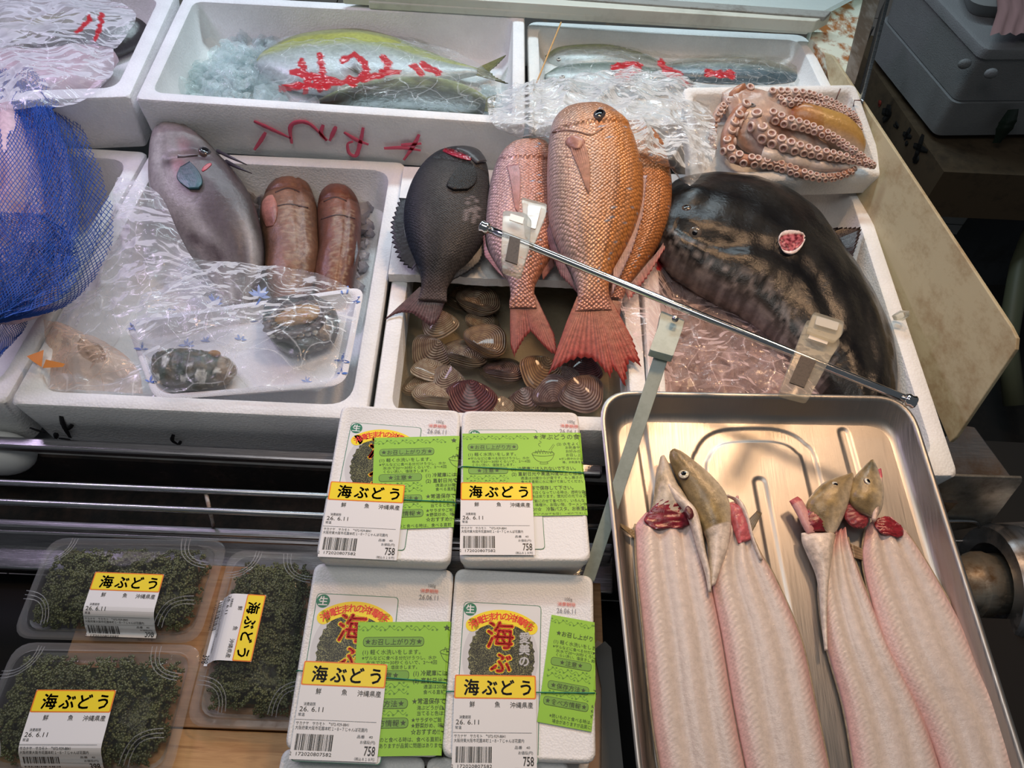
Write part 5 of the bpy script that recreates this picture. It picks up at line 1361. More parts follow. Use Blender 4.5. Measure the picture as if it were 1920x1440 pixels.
def clam_mesh(mi):
    mb = MB()
    for sgn in (1, -1):
        V = []; UV = []; nr_, na = 18, 44
        for i in range(nr_):
            r = (i / (nr_ - 1)) ** .85
            for j in range(na):
                a = 2 * math.pi * j / na
                # outline rounded triangle with the beak at -y; rings grow out of the beak
                rad = 1.0 - .10 * math.cos(3 * (a + math.pi / 2)) * 1
                x, y = rad * math.cos(a) * 1.08, rad * math.sin(a) * .86
                bx, by = .06, -.80
                px_, py_ = bx + (x - bx) * r, by + (y - by) * r
                hgt = .42 * (1 - r ** 2.6) ** .6 * (1 - .15 * r) + .004
                if r < .3: hgt = .42 * (r / .3) ** .5 * .5 + .42 * .5 * (r / .3) if False else hgt
                V.append((px_, py_ + .0, sgn * hgt)); UV.append((r, j / na))
        mb.add(V, grid_faces(nr_, na, 0, True, flip=(sgn < 0)), 0, UV)
    return mb
cl_t = {}
for i in range(5):
    mb = clam_mesh(i); me_o = build('clam', mb, [CM[i]], fix=True); cl_t[i] = me_o
clams = [  # zoomed-window px (x, y, half width, squash, material, place words)
 (385, 858, 62, 4, 'dark clam half hidden under the foam board edge'), (465, 915, 84, 0, 'striped clam with dark beak, upper pair nearest the board'), (312, 985, 70, 1, 'pale flat clam below the black tail'), (482, 1012, 70, 1, 'pale clam just under the striped one with dark beak'),
 (280, 1095, 80, 0, 'round clam with pale rim on the left side of the box'), (492, 1096, 84, 4, 'tan clam lying flat beside the round one with pale rim'), (398, 1160, 86, 0, 'large clam with brown rays in the centre of the left heap'), (235, 1205, 66, 1, 'cream clam against the left wall'),
 (358, 1232, 70, 0, 'grey-and-white clam tucked under the rayed one'), (250, 1290, 84, 1, 'cream ringed clam at the lower left'), (295, 1345, 90, 1, 'tan clam lowest at the left, against the front wall'), (445, 1305, 88, 3, 'dark maroon glossy clam at the front'),
 (575, 1235, 84, 2, 'brown clam with fine rings in the middle of the box'), (750, 1200, 84, 4, 'orange-brown clam below the left bream tail'), (570, 1345, 44, 1, 'small striped clam beside the maroon one, against the front wall'), (688, 1318, 80, 2, 'pinkish-brown clam at the front, middle of the row'),
 (812, 1325, 76, 2, 'grey clam with a dark crack at the front'), (915, 1290, 82, 2, 'large mauve clam at the front right'), (950, 1195, 78, 3, 'dark clam under the biggest bream tail'), (860, 1215, 50, 2, 'small brown clam tucked behind the mauve one')]
mb = MB(); mb.box(P(740, 700, -.05)[0] - .002, P(1190, 700, -.05)[0] + .002, .50, .83, -.0465, -.046)  # real water, but its tint also carries the shade inside the box
tag(build('sea_water', mb, [m_clear('murky_shaded_water', (.80, .77, .70), .05, .5, .04, (.4, .38, .33))], smooth=False), 'shallow murky water standing in the clam box, tint darkened for shade', 'water', kind='stuff')
used_c = set()
for i, (x, y, w_, mi, lb) in enumerate(clams):
    z = -.060 + .011 * (i % 3) + (.006 if y < 1250 and i in (6, 1) else 0)
    p = P(700 + x / 2.4, 200 + y / 2.4, z); s = w_ / 2.4 * .00078
    src = cl_t[mi]
    if mi in used_c: o = src.copy(); COL.objects.link(o)
    else: o = src; used_c.add(mi)
    o.location = p; o.scale = (s, s, s); rnd = random.Random(i * 7 + 3)
    o.rotation_euler = (rnd.uniform(-.45, .25), rnd.uniform(-.35, .35), rnd.choice([0, math.pi]) + rnd.uniform(-.7, .7))
    tag(o, lb, 'clam', 'clams in the foam box')

# =================================================================== ice
IB = m_ice('blue_green_ice', (.985, .996, .998), (.86, .97, .97), .15, .12)
mb = MB(); zf_ice = lambda x, y, r: .006 + .018 * r.random() + .02 * max(0, 1 - math.hypot((x - 440) / 90, (y - 130) / 70))
pts = scatter([(334, 176), (372, 120), (400, 90), (440, 66), (520, 62), (560, 80), (520, 120), (520, 165), (560, 196), (900, 222), (900, 160), (940, 170), (930, 205), (340, 184)], 460, zf_ice, 4)
chunks(mb, pts, .0095, 3, c=(1, 1, 1)); tag(build('crushed_ice', mb, [IB], smooth=False), 'clear bluish crushed ice beside the yellow-backed fish', 'ice', kind='stuff')
mb = MB(); mb.box(P(345, 100, 0)[0] + .02, P(975, 100, 0)[0] - .03, .94, 1.145, .0, .006)
pts = scatter([(1018, 158), (1030, 96), (1180, 84), (1330, 100), (1500, 112), (1530, 156)], 380, lambda x, y, r: .004 + .010 * r.random(), 5)
mb = MB(); chunks(mb, pts, .0075, 5); tag(build('crushed_ice', mb, [ICE], smooth=False), 'crushed ice around the bagged mackerel', 'ice', kind='stuff')
mb = MB(); pts = scatter([(300, 330), (500, 320), (690, 360), (700, 420), (670, 545), (380, 545)], 420, lambda x, y, r: -.073 + .012 * r.random(), 6); chunks(mb, pts, .010, 7)
tag(build('crushed_ice', mb, [m_ice('dim_ice', (.86, .86, .88), (.7, .68, .72), .3, .35)], smooth=False), 'dull crushed ice under the groupers and filefish', 'ice', kind='stuff')
PI = m_ice('pink_ice', (.99, .96, .955), (.88, .79, .76), .14, .22)
mb = MB(); pts = scatter([(1225, 480), (1300, 500), (1450, 600), (1560, 740), (1225, 740)], 330, lambda x, y, r: -.060 + .024 * r.random(), 8); chunks(mb, pts, .016, 9, flat=.8)
tag(build('crushed_ice', mb, [PI], smooth=False), 'pink-stained ice bed below the puffer fish', 'ice', kind='stuff')
# smooth blood-tinted ice surface under it
mb = MB(); V = []
for i in range(40):
    for j in range(40):
        x = 1215 + 500 * j / 39; y = 380 + 470 * i / 39; p = P(x, y, -.066); V.append(p + np.array([0, 0, .008 * mnoise.noise((p[0] * 30, p[1] * 30, 0))]))
keepf = [f for f in grid_faces(40, 40) if all(V[k][0] < .485 - .0 and V[k][0] > .165 for k in f)]
mb.add(V, keepf); tag(build('ice_slush', mb, [m_dirty('pink_slush', (.80, .68, .64), (.80, .52, .48), 12, .42, .66, .25, .003)]), 'flat pinkish slush on the bottom of the big right box', 'ice', kind='stuff')
mb = MB(); chunks(mb, [P(1690, 592, .012)], .0225, 4, jit=.12); chunks(mb, [P(1694, 588, .014), P(1684, 598, .013)], .015, 6, jit=.15)
mb2 = MB(); chunks(mb2, [P(1690, 592, .015)], .019, 11, jit=.10)
tag(build('ice_lump', mb2, [m_ice('clear_ice', (.90, .90, .84), (.85, .85, .8), .12, .35)], smooth=True), 'single clear ice lump on the right rim of the big box', 'ice')
# =================================================================== patterned tray with abalone
BLUE = plain('blue_print', (.06, .16, .52), .4); BLUE2 = plain('pale_blue_print', (.30, .40, .68), .4)
TRAYW = m_foam('white_tray_foam', (.84, .84, .88), .02, 900)
dish = thing('patterned_tray', 'white foam tray printed with blue bamboo leaves, under cling film in the left box', 'food tray', P(460, 640, -.02))
dz = -.002
dc = [P(234, 601, dz)[:2], P(290, 752, dz)[:2], P(648, 722, dz)[:2], P(684, 537, dz)[:2]]
mb = MB(); D_ = lambda i, r, z: zr(roundpoly(inset(dc, i), r), z)
mb.rings([D_(.014, .012, dz - .022), D_(.001, .02, dz - .002), D_(0, .02, dz), D_(.002, .02, dz + .0015), D_(.007, .018, dz + .001), D_(.011, .016, dz - .006), D_(.018, .012, dz - .015)])
build('tray_body', mb, [TRAYW], dish, angle=50)
pr = Print()
def leaf(x, y, L, a, w_=.22, mi=0, layer=1):
    n = 9; pts = []
    for s in (1, -1):
        rng = range(n) if s > 0 else range(n - 2, 0, -1)
        for i in rng:
            t = i / (n - 1); pts.append((t * L, s * w_ * L * math.sin(math.pi * t) * (1 - .3 * t)))
    c_, s_ = math.cos(a), math.sin(a); pr.poly([(x + p * c_ - q * s_, y + p * s_ + q * c_) for p, q in pts], mi, layer)
rn = random.Random(4)
for (x, y, k, mi, L) in ((250, 617, 4, 0, 17), (266, 655, 3, 0, 16), (281, 716, 3, 0, 14), (402, 570, 6, 0, 20), (487, 556, 6, 1, 22), (462, 600, 6, 0, 24), (494, 585, 2, 0, 18), (651, 548, 1, 0, 12), (660, 566, 6, 0, 20), (640, 676, 3, 0, 16), (350, 648, 5, 1, 15), (385, 640, 4, 1, 13), (450, 637, 4, 1, 15), (322, 580, 2, 1, 12), (640, 700, 3, 0, 12), (575, 716, 4, 1, 13)):
    for i in range(k): leaf(x, y, L * rn.uniform(.7, 1.1), -2.9 + i * (3.0 / max(1, k - 1)) + rn.uniform(-.2, .2) if k > 1 else 1.2, .17, mi)
for l in ([(640, 545), (646, 568)], [(468, 590), (488, 560)], [(446, 602), (452, 585)], [(652, 536), (650, 552)], [(490, 582), (498, 570)], [(245, 612), (264, 604)]): pr.line([l[0], ((l[0][0] + l[1][0]) / 2 + 1, (l[0][1] + l[1][1]) / 2), l[1]], 3.2, 0)
mb = MB()
def dpl(x, y, l):
    p = P(x, y, dz); 
    # height follows the tray: rim near its edge, floor inside
    d_ = min(abs(np.cross(np.append(dc[(k + 1) % 4] - dc[k], 0), np.append(p[:2] - dc[k], 0))[2]) / np.linalg.norm(dc[(k + 1) % 4] - dc[k]) for k in range(4))
    h = .0015 if d_ < .007 else (np.interp(d_, [.007, .011, .018], [.001, -.006, -.015]))
    q = P(x, y, dz + h + .0007); return q
pr.emit(mb, dpl); build('bamboo_print', mb, [BLUE, BLUE2], dish, smooth=False)

ABM = m_fish('abalone_foot', 0, .35, coat=.5, noise_amt=.5, bump=.002)
ab = thing('abalone', 'abalone lying foot up with tan oval foot in a ruffled dark frill', 'abalone', P(560, 610, -.02), 'abalones under cling film')
mb = MB()
loft(mb, [(498, 570, 520, 560, .004), (492, 590, 560, 556, .012), (496, 615, 600, 560, .016), (510, 640, 628, 580, .017), (535, 658, 636, 610, .014), (565, 664, 628, 640, .006)], .000, 50, 40, lambda t, v, u: (.03, .06, .06) if v < -.55 else lerp((.05, .045, .05), (.10, .16, .15), nz(t * 6, v * 4, 2)), pw=.95)
build('shell', mb, [m_fish('abalone_shell', 0, .2, coat=.8, noise_amt=.6)], ab, label='dark shell with teal sheen')
mb = MB()
cen = (557, 596); V = []; C_ = []; nr_, na = 14, 90
for i in range(nr_):
    r = i / (nr_ - 1)
    for j in range(na):
        a = 2 * math.pi * j / na
        ax_, ay_ = 66, 34; rx = math.cos(a); ry = math.sin(a); rot = -.30
        rr = .62 + .38 * r + .05 * r * math.sin(a * 23 + 2 * math.sin(a * 5))
        X_ = ax_ * rx * rr; Y_ = ay_ * ry * rr * (1.1 if ry > 0 else .95)
        x = cen[0] + X_ * math.cos(rot) - Y_ * math.sin(rot); y = cen[1] + X_ * math.sin(rot) + Y_ * math.cos(rot)
        z = .018 + .010 * math.sin(math.pi * min(1, r * 1.1)) + .0016 * math.sin(a * 31) * math.sin(math.pi * r) + .002 * nz(j * .4, i * .5, 3) - .012 * r * r
        V.append(P(x, y, z)); C_.append(lerp((.05, .042, .045), (.20, .17, .16), .3 + 1.2 * nz(j * .6, i * .7, 1) + (.4 if .5 < r < .8 else 0)))
mb.add(V, grid_faces(nr_, na, 0, True), 0, None, C_); build('frill', mb, [ABM], ab, label='dark ruffled frill')
mb = MB(); loft(mb, [(512, 598, 516, 604, .001), (528, 584, 534, 612, .005), (552, 574, 556, 609, .007), (578, 570, 580, 604, .006), (596, 569, 600, 590, .004), (602, 571, 603, 578, .001)], .021, 40, 30, lambda t, v, u: lerp((.42, .24, .08), (.30, .16, .05), .5 + nz(t * 14, v * 8, 2))); build('foot', mb, [ABM], ab, label='tan granular foot')
mb = MB()
for i in range(7):
    x = 512 + i * 13; mb.ball(P(x, 626 + 5 * math.sin(i * .5) + (3 if i < 2 else -i * .6), .017), .0042, 5, 0, (1, .8, .7), c=(.42, .42, .38))
build('shell_fringe', mb, [ABM], ab, label='pale knobbly fringe', smooth=True)
a2 = thing('abalone', 'abalone lying shell up, dark green crusted shell with white patches', 'abalone', P(375, 695, -.02), 'abalones under cling film')
mb = MB()
def shc(t, v, u):
    n = nz(t * 9, v * 4, 5); c = lerp((.02, .05, .035), (.12, .09, .05), .4 + n)
    if t > .78: c = lerp(c, (.30, .22, .15), .7)
    if nz(t * 7, v * 3, 9) > .38 or math.hypot(t - .62, (v - .75) * .3) < .07: c = (.62, .62, .58)
    return c
loft(mb, [(288, 668, 286, 700, .006), (302, 661, 300, 716, .012), (335, 658, 330, 724, .018), (375, 662, 368, 726, .020), (410, 668, 398, 722, .018), (436, 678, 426, 716, .011), (445, 690, 440, 704, .004)], .0, 60, 40, shc, dzf=lambda t, v: .003 * nz(t * 18, v * 9, 3) + .0015 * nz(t * 30, v * 14, 8)); build('shell', mb, [m_fish('crusted_shell', 0, .3, coat=.7, noise_amt=.7, bump=.003)], a2)
mb = MB(); mb.ball(P(402, 663, .016), .006, 7, 0, (1.2, .7, .6), c=(.35, .17, .04)); build('orange_growth', mb, [ABM], a2, label='orange growth on the shell edge')
# small leftovers
lf = thing('bagged_fish_scraps', 'clear bag of pale fish scraps with an orange corner, front left of the left box', 'bag of fish', P(160, 670, -.04))
mb = MB(); loft(mb, [(150, 640, 160, 636, .004), (146, 650, 180, 644, .010), (150, 664, 196, 656, .012), (168, 676, 200, 668, .008)], -.012, 30, 20, lambda t, v, u: lerp((.62, .56, .48), (.04, .035, .035), 3 * nz(t * 4, v * 3, 3) + (.8 if v > .5 else -.2)), dzf=lambda t, v: .003 * nz(t * 9, v * 5)); build('scraps', mb, [EEL], lf)
mb = MB(); V = [P(x, y, z) for x, y, z in ((50, 668, .012), (82, 656, .012), (78, 688, .010), (120, 684, .006), (80, 690, .008), (62, 678, .012))]
mb.add([V[0], V[1], V[2], V[5]], [(0, 1, 2, 3)]); mb.add([V[4], P(86, 674, .010), P(122, 682, .008), P(118, 688, .005)], [(0, 1, 2, 3)]); build('orange_corner', mb, [plain('orange_plastic', (.80, .28, .05), .35)], lf, label='bright orange plastic corner')
sheet('bag_film', '', [(84, 602, 130, 612), (86, 630, 190, 640), (88, 660, 235, 668), (80, 690, 262, 700), (76, 730, 270, 742)], 60, 50, lambda u, v, x, y: .004 - .02 * v + .016 * math.sin(math.pi * u) * math.sin(math.pi * min(1, v * 1.1)), m_film('orange_tinted_film', (.96, .86, .78), .24, 1.5, 30, body=(.86, .60, .46)), .006, 40, seed=12, parent=lf)

# =================================================================== films and bags
sheet('plastic_bag', 'long crumpled clear bag draped over the left rim beside the net', [(222, 335, 262, 345), (214, 362, 305, 375), (208, 420, 338, 445), (192, 480, 372, 500), (150, 545, 420, 560), (118, 600, 445, 620), (96, 650, 300, 680), (84, 735, 290, 748)], 110, 130,
      lambda u, v, x, y: .020 - .035 * v + .022 * math.sin(math.pi * u) * math.sin(math.pi * v), FILM_SOFT, .009, 22, seed=1)
sheet('cling_film', 'glossy crumpled cling film over the abalone tray', [(345, 486, 560, 506), (330, 508, 640, 534), (268, 560, 662, 556), (258, 620, 668, 600), (272, 680, 655, 665), (300, 738, 600, 735)], 120, 90,
      lambda u, v, x, y: .020 + .012 * math.sin(math.pi * u) * math.sin(math.pi * v) - .028 * max(0, v - .62), FILM, .007, 24, seed=2, cat='cling film')
sheet('plastic_bag', 'puffed crumpled clear bag behind the head of the biggest bream', [(962, 166, 1180, 132), (920, 182, 1300, 158), (914, 210, 1328, 196), (924, 244, 1338, 240), (960, 262, 1340, 290), (1060, 268, 1322, 326), (1220, 300, 1292, 352)], 150, 100,
      lambda u, v, x, y: .072 + .030 * math.sin(math.pi * u) * math.sin(math.pi * v) - .03 * max(0, v - .7) + (.004 if x < 1000 else 0), m_film('milky_film', (.90, .92, .94), .26, 2.2, 24, body=(.74, .76, .78), bd=.009), .014, 26, seed=3)
sheet('fish_bag', 'clear bag with big red pen marks wrapped round the yellow-backed fish', [(476, 116, 478, 134), (500, 86, 506, 168), (560, 64, 560, 196), (650, 54, 640, 206), (740, 64, 735, 216), (830, 90, 830, 226), (900, 124, 912, 216), (928, 150, 926, 200)], 110, 170,
      lambda u, v, x, y: .030 + .034 * min(1, 1.7 * math.sin(math.pi * u)) * min(1, 2.2 * math.sin(math.pi * min(1, v * .9 + .05))), m_film('inked_film', (.94, .96, .97), .07, 2.0, 26, bd=.005), .005, 28,
      ink=[[(565, 120), (572, 142), (548, 140)], [(600, 112), (605, 140)], [(548, 142), (590, 148), (636, 155)], [(577, 150), (574, 178)], [(606, 150), (612, 172)], [(644, 117), (668, 108), (684, 124), (688, 140), (674, 150), (650, 152)], [(650, 156), (662, 164)], [(719, 114), (730, 122), (716, 142), (748, 136)], [(774, 128), (788, 140)], [(794, 126), (822, 142)], [(640, 156), (690, 152), (716, 146)], [(592, 158), (600, 176)], [(528, 171), (590, 164), (640, 162)]], inkw=6.2, seed=4)
sheet('fish_bag', 'clear bag with red blotches round the mackerel', [(1012, 120, 1014, 158), (1054, 88, 1050, 170), (1160, 82, 1150, 186), (1260, 104, 1255, 182), (1340, 102, 1340, 168), (1440, 106, 1440, 168), (1508, 124, 1508, 160)], 80, 160,
      lambda u, v, x, y: .020 + .030 * min(1, 1.7 * math.sin(math.pi * u)) * min(1, 2.2 * math.sin(math.pi * v)), m_film('inked_film_b', (.96, .98, .98), .05, 2.0, 34, bd=.005), .005, 34,
      ink=[[(1152, 132), (1176, 126), (1198, 128)], [(1158, 148), (1180, 138), (1196, 136)], [(1162, 154), (1176, 148)], [(1238, 122), (1252, 146), (1272, 142)], [(1252, 134), (1276, 154), (1290, 164)], [(1326, 141), (1372, 143)]], inkw=6.5, seed=5)
sheet('plastic_bag', 'large clear bag with red mark spread over the top left box', [(-60, -14, 180, -8), (-60, 16, 246, 22), (-60, 56, 256, 48), (-60, 90, 222, 96), (-60, 128, 216, 100), (-60, 160, 212, 150), (-60, 200, 160, 186), (-60, 226, 118, 204)], 130, 110,
      lambda u, v, x, y: .078 + .016 * math.sin(math.pi * min(1, u * 1.1)) * math.sin(math.pi * v), m_film('violet_lit_film', (.95, .94, .96), .20, 2.0, 17, body=(.80, .80, .84), bd=.008), .010, 16, ink=[[(194, 38), (190, 60), (183, 84)], [(172, 42), (160, 58), (146, 70)]], inkw=4.5, seed=6)
mb = MB(); loft(mb, [(205, 96, 222, 110, .01), (150, 90, 190, 150, .02), (90, 100, 140, 176, .024), (20, 100, 60, 190, .026), (-60, 110, -40, 200, .024)], .040, 50, 30, lambda t, v, u: lerp((.66, .46, .50), (.50, .42, .44), .5 + nz(t * 6, v * 3)), dzf=lambda t, v: .006 * nz(t * 7, v * 4))
tag(build('fish_fillet', mb, [EEL]), 'pale pink fish flesh under the bag in the top left box', 'fish')
sheet('plastic_bag', 'wet pink-stained bag with red writing between bream and puffer fish', [(1172, 452, 1246, 470), (1180, 500, 1300, 522), (1158, 560, 1370, 585), (1190, 640, 1470, 655), (1222, 700, 1520, 722), (1226, 770, 1560, 775)], 110, 110,
      lambda u, v, x, y: float(np.interp(x, [1150, 1215, 1260], [.010, .008, -.026])) + .004, FILM_PINK, .006, 24, ink=[[(1222, 474), (1240, 490), (1262, 512)], [(1236, 500), (1254, 492)], [(1228, 486), (1236, 508)]], inkw=4.5, seed=7)

# =================================================================== blue net over a bag of pink seafood
mb = MB()
loft(mb, [(-40, 200, 60, 170, .02), (-60, 260, 105, 230, .045), (-70, 340, 128, 300, .055), (-70, 420, 130, 400, .058), (-70, 480, 120, 470, .052), (-60, 550, 90, 560, .035), (-50, 590, 40, 600, .012)], .030, 70, 40, lambda t, v, u: lerp((.72, .52, .56), (.52, .28, .30), .35 + 1.3 * nz(t * 4, v * 2.5, 6)), dzf=lambda t, v: .012 * nz(t * 5, v * 3, 2))
tag(build('bagged_seafood', mb, [m_fish('pink_bagged_flesh', 0, .3, coat=.7, noise_amt=.25)]), 'pink lumpy seafood bundled inside the blue net', 'seafood')
NETM = plain('blue_net_cord', (.018, .09, .42), .5)
net = thing('blue_net', 'blue mesh net bag bunched over the left boxes', 'net', P(90, 400, .0))
def netlayer(st, na, nb, zf, seed, rad, wob):
    q = resample(st, 80); mb = MB()
    def pt(a, b):
        i = min(78, max(0, int(b * 79))); f = b * 79 - i; r = q[i] * (1 - f) + q[i + 1] * f
        w1 = wob * mnoise.noise((a * 5, b * 6, seed)); w2 = wob * mnoise.noise((a * 6, b * 5, seed + 4))
        aa = min(1, max(0, a + w1)); x = r[0] * (1 - aa) + r[2] * aa; y = r[1] * (1 - aa) + r[3] * aa + w2 * 160
        return P(x, y, zf(a, b) + .006 * mnoise.noise((a * 12, b * 9, seed + 2)))
    steps = 60
    for fam in (1, -1):
        k = -nb
        for k in range(-nb, na + nb):
            pts = []
            for s in range(steps + 1):
                b = s / steps; a = (k + (b * nb * fam if fam == 1 else nb - b * nb) * 1.0) / na if fam == 1 else (k + nb * (1 - b)) / na
                if 0 <= a <= 1: pts.append(pt(a, b))
                elif len(pts) > 2: break
            if len(pts) > 2: mb.tube(pts, rad, 3, 0, cap=False)
    return mb
S1 = [(-60, 130, 64, 118), (-60, 170, 100, 158), (-60, 230, 150, 232), (-60, 310, 190, 312), (-60, 390, 212, 392), (-60, 470, 207, 470), (-60, 540, 170, 535), (-60, 590, 112, 580), (-60, 612, 10, 605)]
zn = lambda a, b: .060 + .040 * math.sin(math.pi * min(1, b * 1.02)) * (1 - a ** 3) - .03 * a ** 4
build('outer_mesh', netlayer(S1, 32, 52, zn, 1, .00046, .03), [NETM], net)
S2 = [(-30, 128, 62, 120), (10, 170, 96, 160), (40, 235, 138, 236), (52, 310, 172, 315), (40, 390, 190, 392), (10, 465, 180, 466), (-40, 530, 120, 530), (-50, 570, 60, 575)]
build('folded_mesh', netlayer(S2, 18, 36, lambda a, b: zn(a, b) - .005, 2, .00042, .06), [NETM], net)
S3 = [(-60, 135, 60, 126), (-60, 165, 92, 160), (-60, 200, 108, 200), (-60, 225, 60, 240)]
build('folded_mesh', netlayer(S3, 22, 14, lambda a, b: .075, 3, .00045, .07), [NETM], net)
S4 = [(-60, 395, 80, 400), (-60, 440, 130, 440), (-60, 500, 150, 500), (-60, 560, 120, 556), (-60, 600, 30, 592)]
build('folded_mesh', netlayer(S4, 26, 24, lambda a, b: .088 - .02 * b, 4, .0005, .08), [NETM], net)
S6 = [(60, 200, 96, 196), (66, 270, 120, 262), (78, 350, 140, 345), (88, 430, 150, 430), (80, 500, 130, 500)]
build('folded_mesh', netlayer(S6, 12, 34, lambda a, b: .088 - .01 * b, 6, .00045, .05), [NETM], net)
S5 = [(-60, 590, 62, 586), (-60, 630, 40, 626), (-60, 660, 14, 655), (-60, 690, -10, 680)]
build('trailing_mesh', netlayer(S5, 24, 22, lambda a, b: .012, 5, .0004, .03), [NETM], net)

# =================================================================== price card stand
FROST = m_clear('frosted_acrylic', (.88, .87, .83), .14, .6, .18, (.66, .65, .58))
st_ = thing('price_card_holder', 'steel rod with two clear card clips on a grey-green arm, across the display', 'card holder', P(1105, 1085, -.088))
za, zb_ = .130, .112
A = P(908, 426, za); B = P(1708, 752, zb_)
mb = MB(); mb.tube([A + (B - A) * t for t in np.linspace(0, 1, 12)], .0042, 20); build('rod', mb, [CHROME], st_)
for p, s in ((A, -1), (B, 1)):
    d = (B - A) / np.linalg.norm(B - A) * s; mb = MB()
    mb.tube([p - d * .007, p - d * .005, p - d * .003, p, p + d * .003, p + d * .005, p + d * .0056], [.0042, .0062, .0068, .0058, .0070, .0056, .002], 20); build('end_cap', mb, [CHROME], st_)
def plate(px_, z, th, r=.003): 
    c = [P(x, y, z)[:2] for x, y in px_]
    rp = roundpoly(c, r, 4); ar = sum(rp[i][0] * rp[(i + 1) % len(rp)][1] - rp[(i + 1) % len(rp)][0] * rp[i][1] for i in range(len(rp)))
    if ar < 0: rp = rp[::-1]
    m_ = MB(); e = .0008
    m_.rings([zr(rp, z - th), zr(rp, z - e), [np.array([*(np.array(q) * .985 + np.mean(rp, 0) * .015), z]) for q in rp]]); return m_
for k, (front, back, mag, stick, bar_, z) in enumerate((
    ([(943, 394), (984, 398), (997, 412), (993, 460), (977, 515), (943, 503), (940, 473)], [(978, 369), (1026, 382), (1024, 400), (1000, 462), (985, 440)], [(956, 442), (976, 448), (970, 496), (947, 488)], [(957, 400), (983, 408), (980, 420), (955, 412)], [(990, 380), (1015, 387), (1004, 430), (988, 424)], za + .008),
    ([(1514, 598), (1570, 618), (1576, 644), (1562, 664), (1516, 749), (1462, 735), (1486, 670)], [(1526, 584), (1583, 602), (1580, 626), (1566, 640), (1512, 620)], [(1502, 666), (1531, 677), (1508, 727), (1480, 717)], [(1520, 622), (1556, 634), (1551, 646), (1515, 634)], [(1532, 592), (1574, 605), (1570, 620), (1528, 608)], zb_ + .009))):
    c_ = build('card_clip', plate(front, z, .008, .004), [FROST], st_, angle=40)
    build('clip_jaw', plate(back, z - .004 if k == 0 else z + .005, .004, .003), [FROST], c_, angle=40)
    build('jaw_window', plate(bar_, z - .0032 if k == 0 else z + .0056, .001, .0015), [m_clear('clip_window', (.9, .9, .88), .5, .5, .15, (.8, .8, .76))], c_, angle=40)
    build('magnet', plate(mag, z + .0008, .0012, .0005), [m_dirty('dark_magnet', (.07, .055, .045), (.02, .018, .016), 300, rough=.6)], c_, angle=40)
    build('sticker_tab', plate(stick, z + .0008, .001, .0005), [plain('milky_tab', (.75, .72, .66), .3)], c_, angle=40)  # small white sticker on the clip
ARM = m_dirty('grey_green_plastic', (.40, .47, .43), (.28, .33, .29), 30, .45, .7, .45)
mb = MB(); n = 14; V = []
for i in range(n):
    t = i / (n - 1); x = 1246 + (1103 - 1246) * t; y = 650 + (1086 - 650) * t; z = .105 + (-.03 - .105) * t; hw_ = (13 + (11.5 - 13) * t)
    a = P(x - hw_, y - hw_ * .33, z); b = P(x + hw_, y + hw_ * .33, z); V += [a, b, b - np.array([0, 0, .003]), a - np.array([0, 0, .003])]
mb.add(V, grid_faces(n, 4, 0, True) + [(0, 1, 2, 3), (4 * n - 4, 4 * n - 3, 4 * n - 2, 4 * n - 1)]); build('arm', mb, [ARM], st_, smooth=False, fix=True, bevel=.0006)
mb = MB(); q = P(1103, 1086, -.030); mb.tube([q, q + np.array([0, .004, -.03]), q + np.array([0, .006, -.056])], .0055, 10); build('arm_foot', mb, [ARM], st_)
build('pivot_block', plate([(1240, 582), (1284, 600), (1278, 622), (1262, 668), (1218, 656), (1234, 612)], .112, .010, .002), [ARM], st_, angle=40)
mb = MB(); mb.tube([P(1266, 598, .118), P(1266, 598, .124)], .0035, 14); mb2 = MB(); mb2.tube([P(1244, 590, .121), P(1284, 606, .121)], .0026, 12)
build('pivot_screw', mb, [STEEL], st_); 
# wooden skewer leaning in the gap between the two back boxes
mb = MB(); a_, b_ = P(1052, 42, .085), P(1000, 170, .070); mb.tube([a_ + (b_ - a_) * t for t in np.linspace(0, 1, 6)], [.0012] * 5 + [.0008], 8)
tag(build('skewer', mb, [plain('bamboo', (.62, .36, .14), .6)]), 'orange-brown wooden skewer crossing the corner of the mackerel box', 'skewer')
# =================================================================== printed matter
WHITE = plain('label_paper', (.80, .80, .80), .45); YEL = plain('label_yellow', (.92, .72, .02), .4); ORG = plain('label_orange', (.85, .22, .02), .4)
INK = plain('black_print', (.018, .016, .015), .45); GRN = plain('leaflet_green', (.30, .60, .055), .5); GPR = plain('leaflet_print', (.05, .085, .03), .5)
GPILL = plain('leaflet_pill', (.19, .40, .06), .5); GVINE = plain('leaflet_vine', (.13, .30, .04), .5)
DKG = plain('dark_green_print', (.02, .19, .10), .4); RED = plain('bright_red_print', (.80, .03, .02), .4); GREYP = plain('grey_outline_print', (.42, .42, .42), .4)
LAV = plain('pale_grey_halo', (.62, .62, .63), .4)
def speck():
    g = G('sea_grape_photo'); p = g.pr((.1, .1, .05), .4); v = g.vor(g.coord(), 900); n = g.noise(g.coord(), 90, 3)
    k = g.ramp(v, [(.12, (.42, .42, .20)), (.35, (.12, .12, .05)), (.7, (.015, .016, .01))]); g.link(g.mix(1, k, g.ramp(n, [(.3, .4), (.7, 1.3)]), 'MULTIPLY'), p.inputs['Base Color']); return g.m
SPK = speck(); BANDM = plain('green_elastic', (.02, .22, .13), .5)
LM = [WHITE, YEL, ORG, INK]

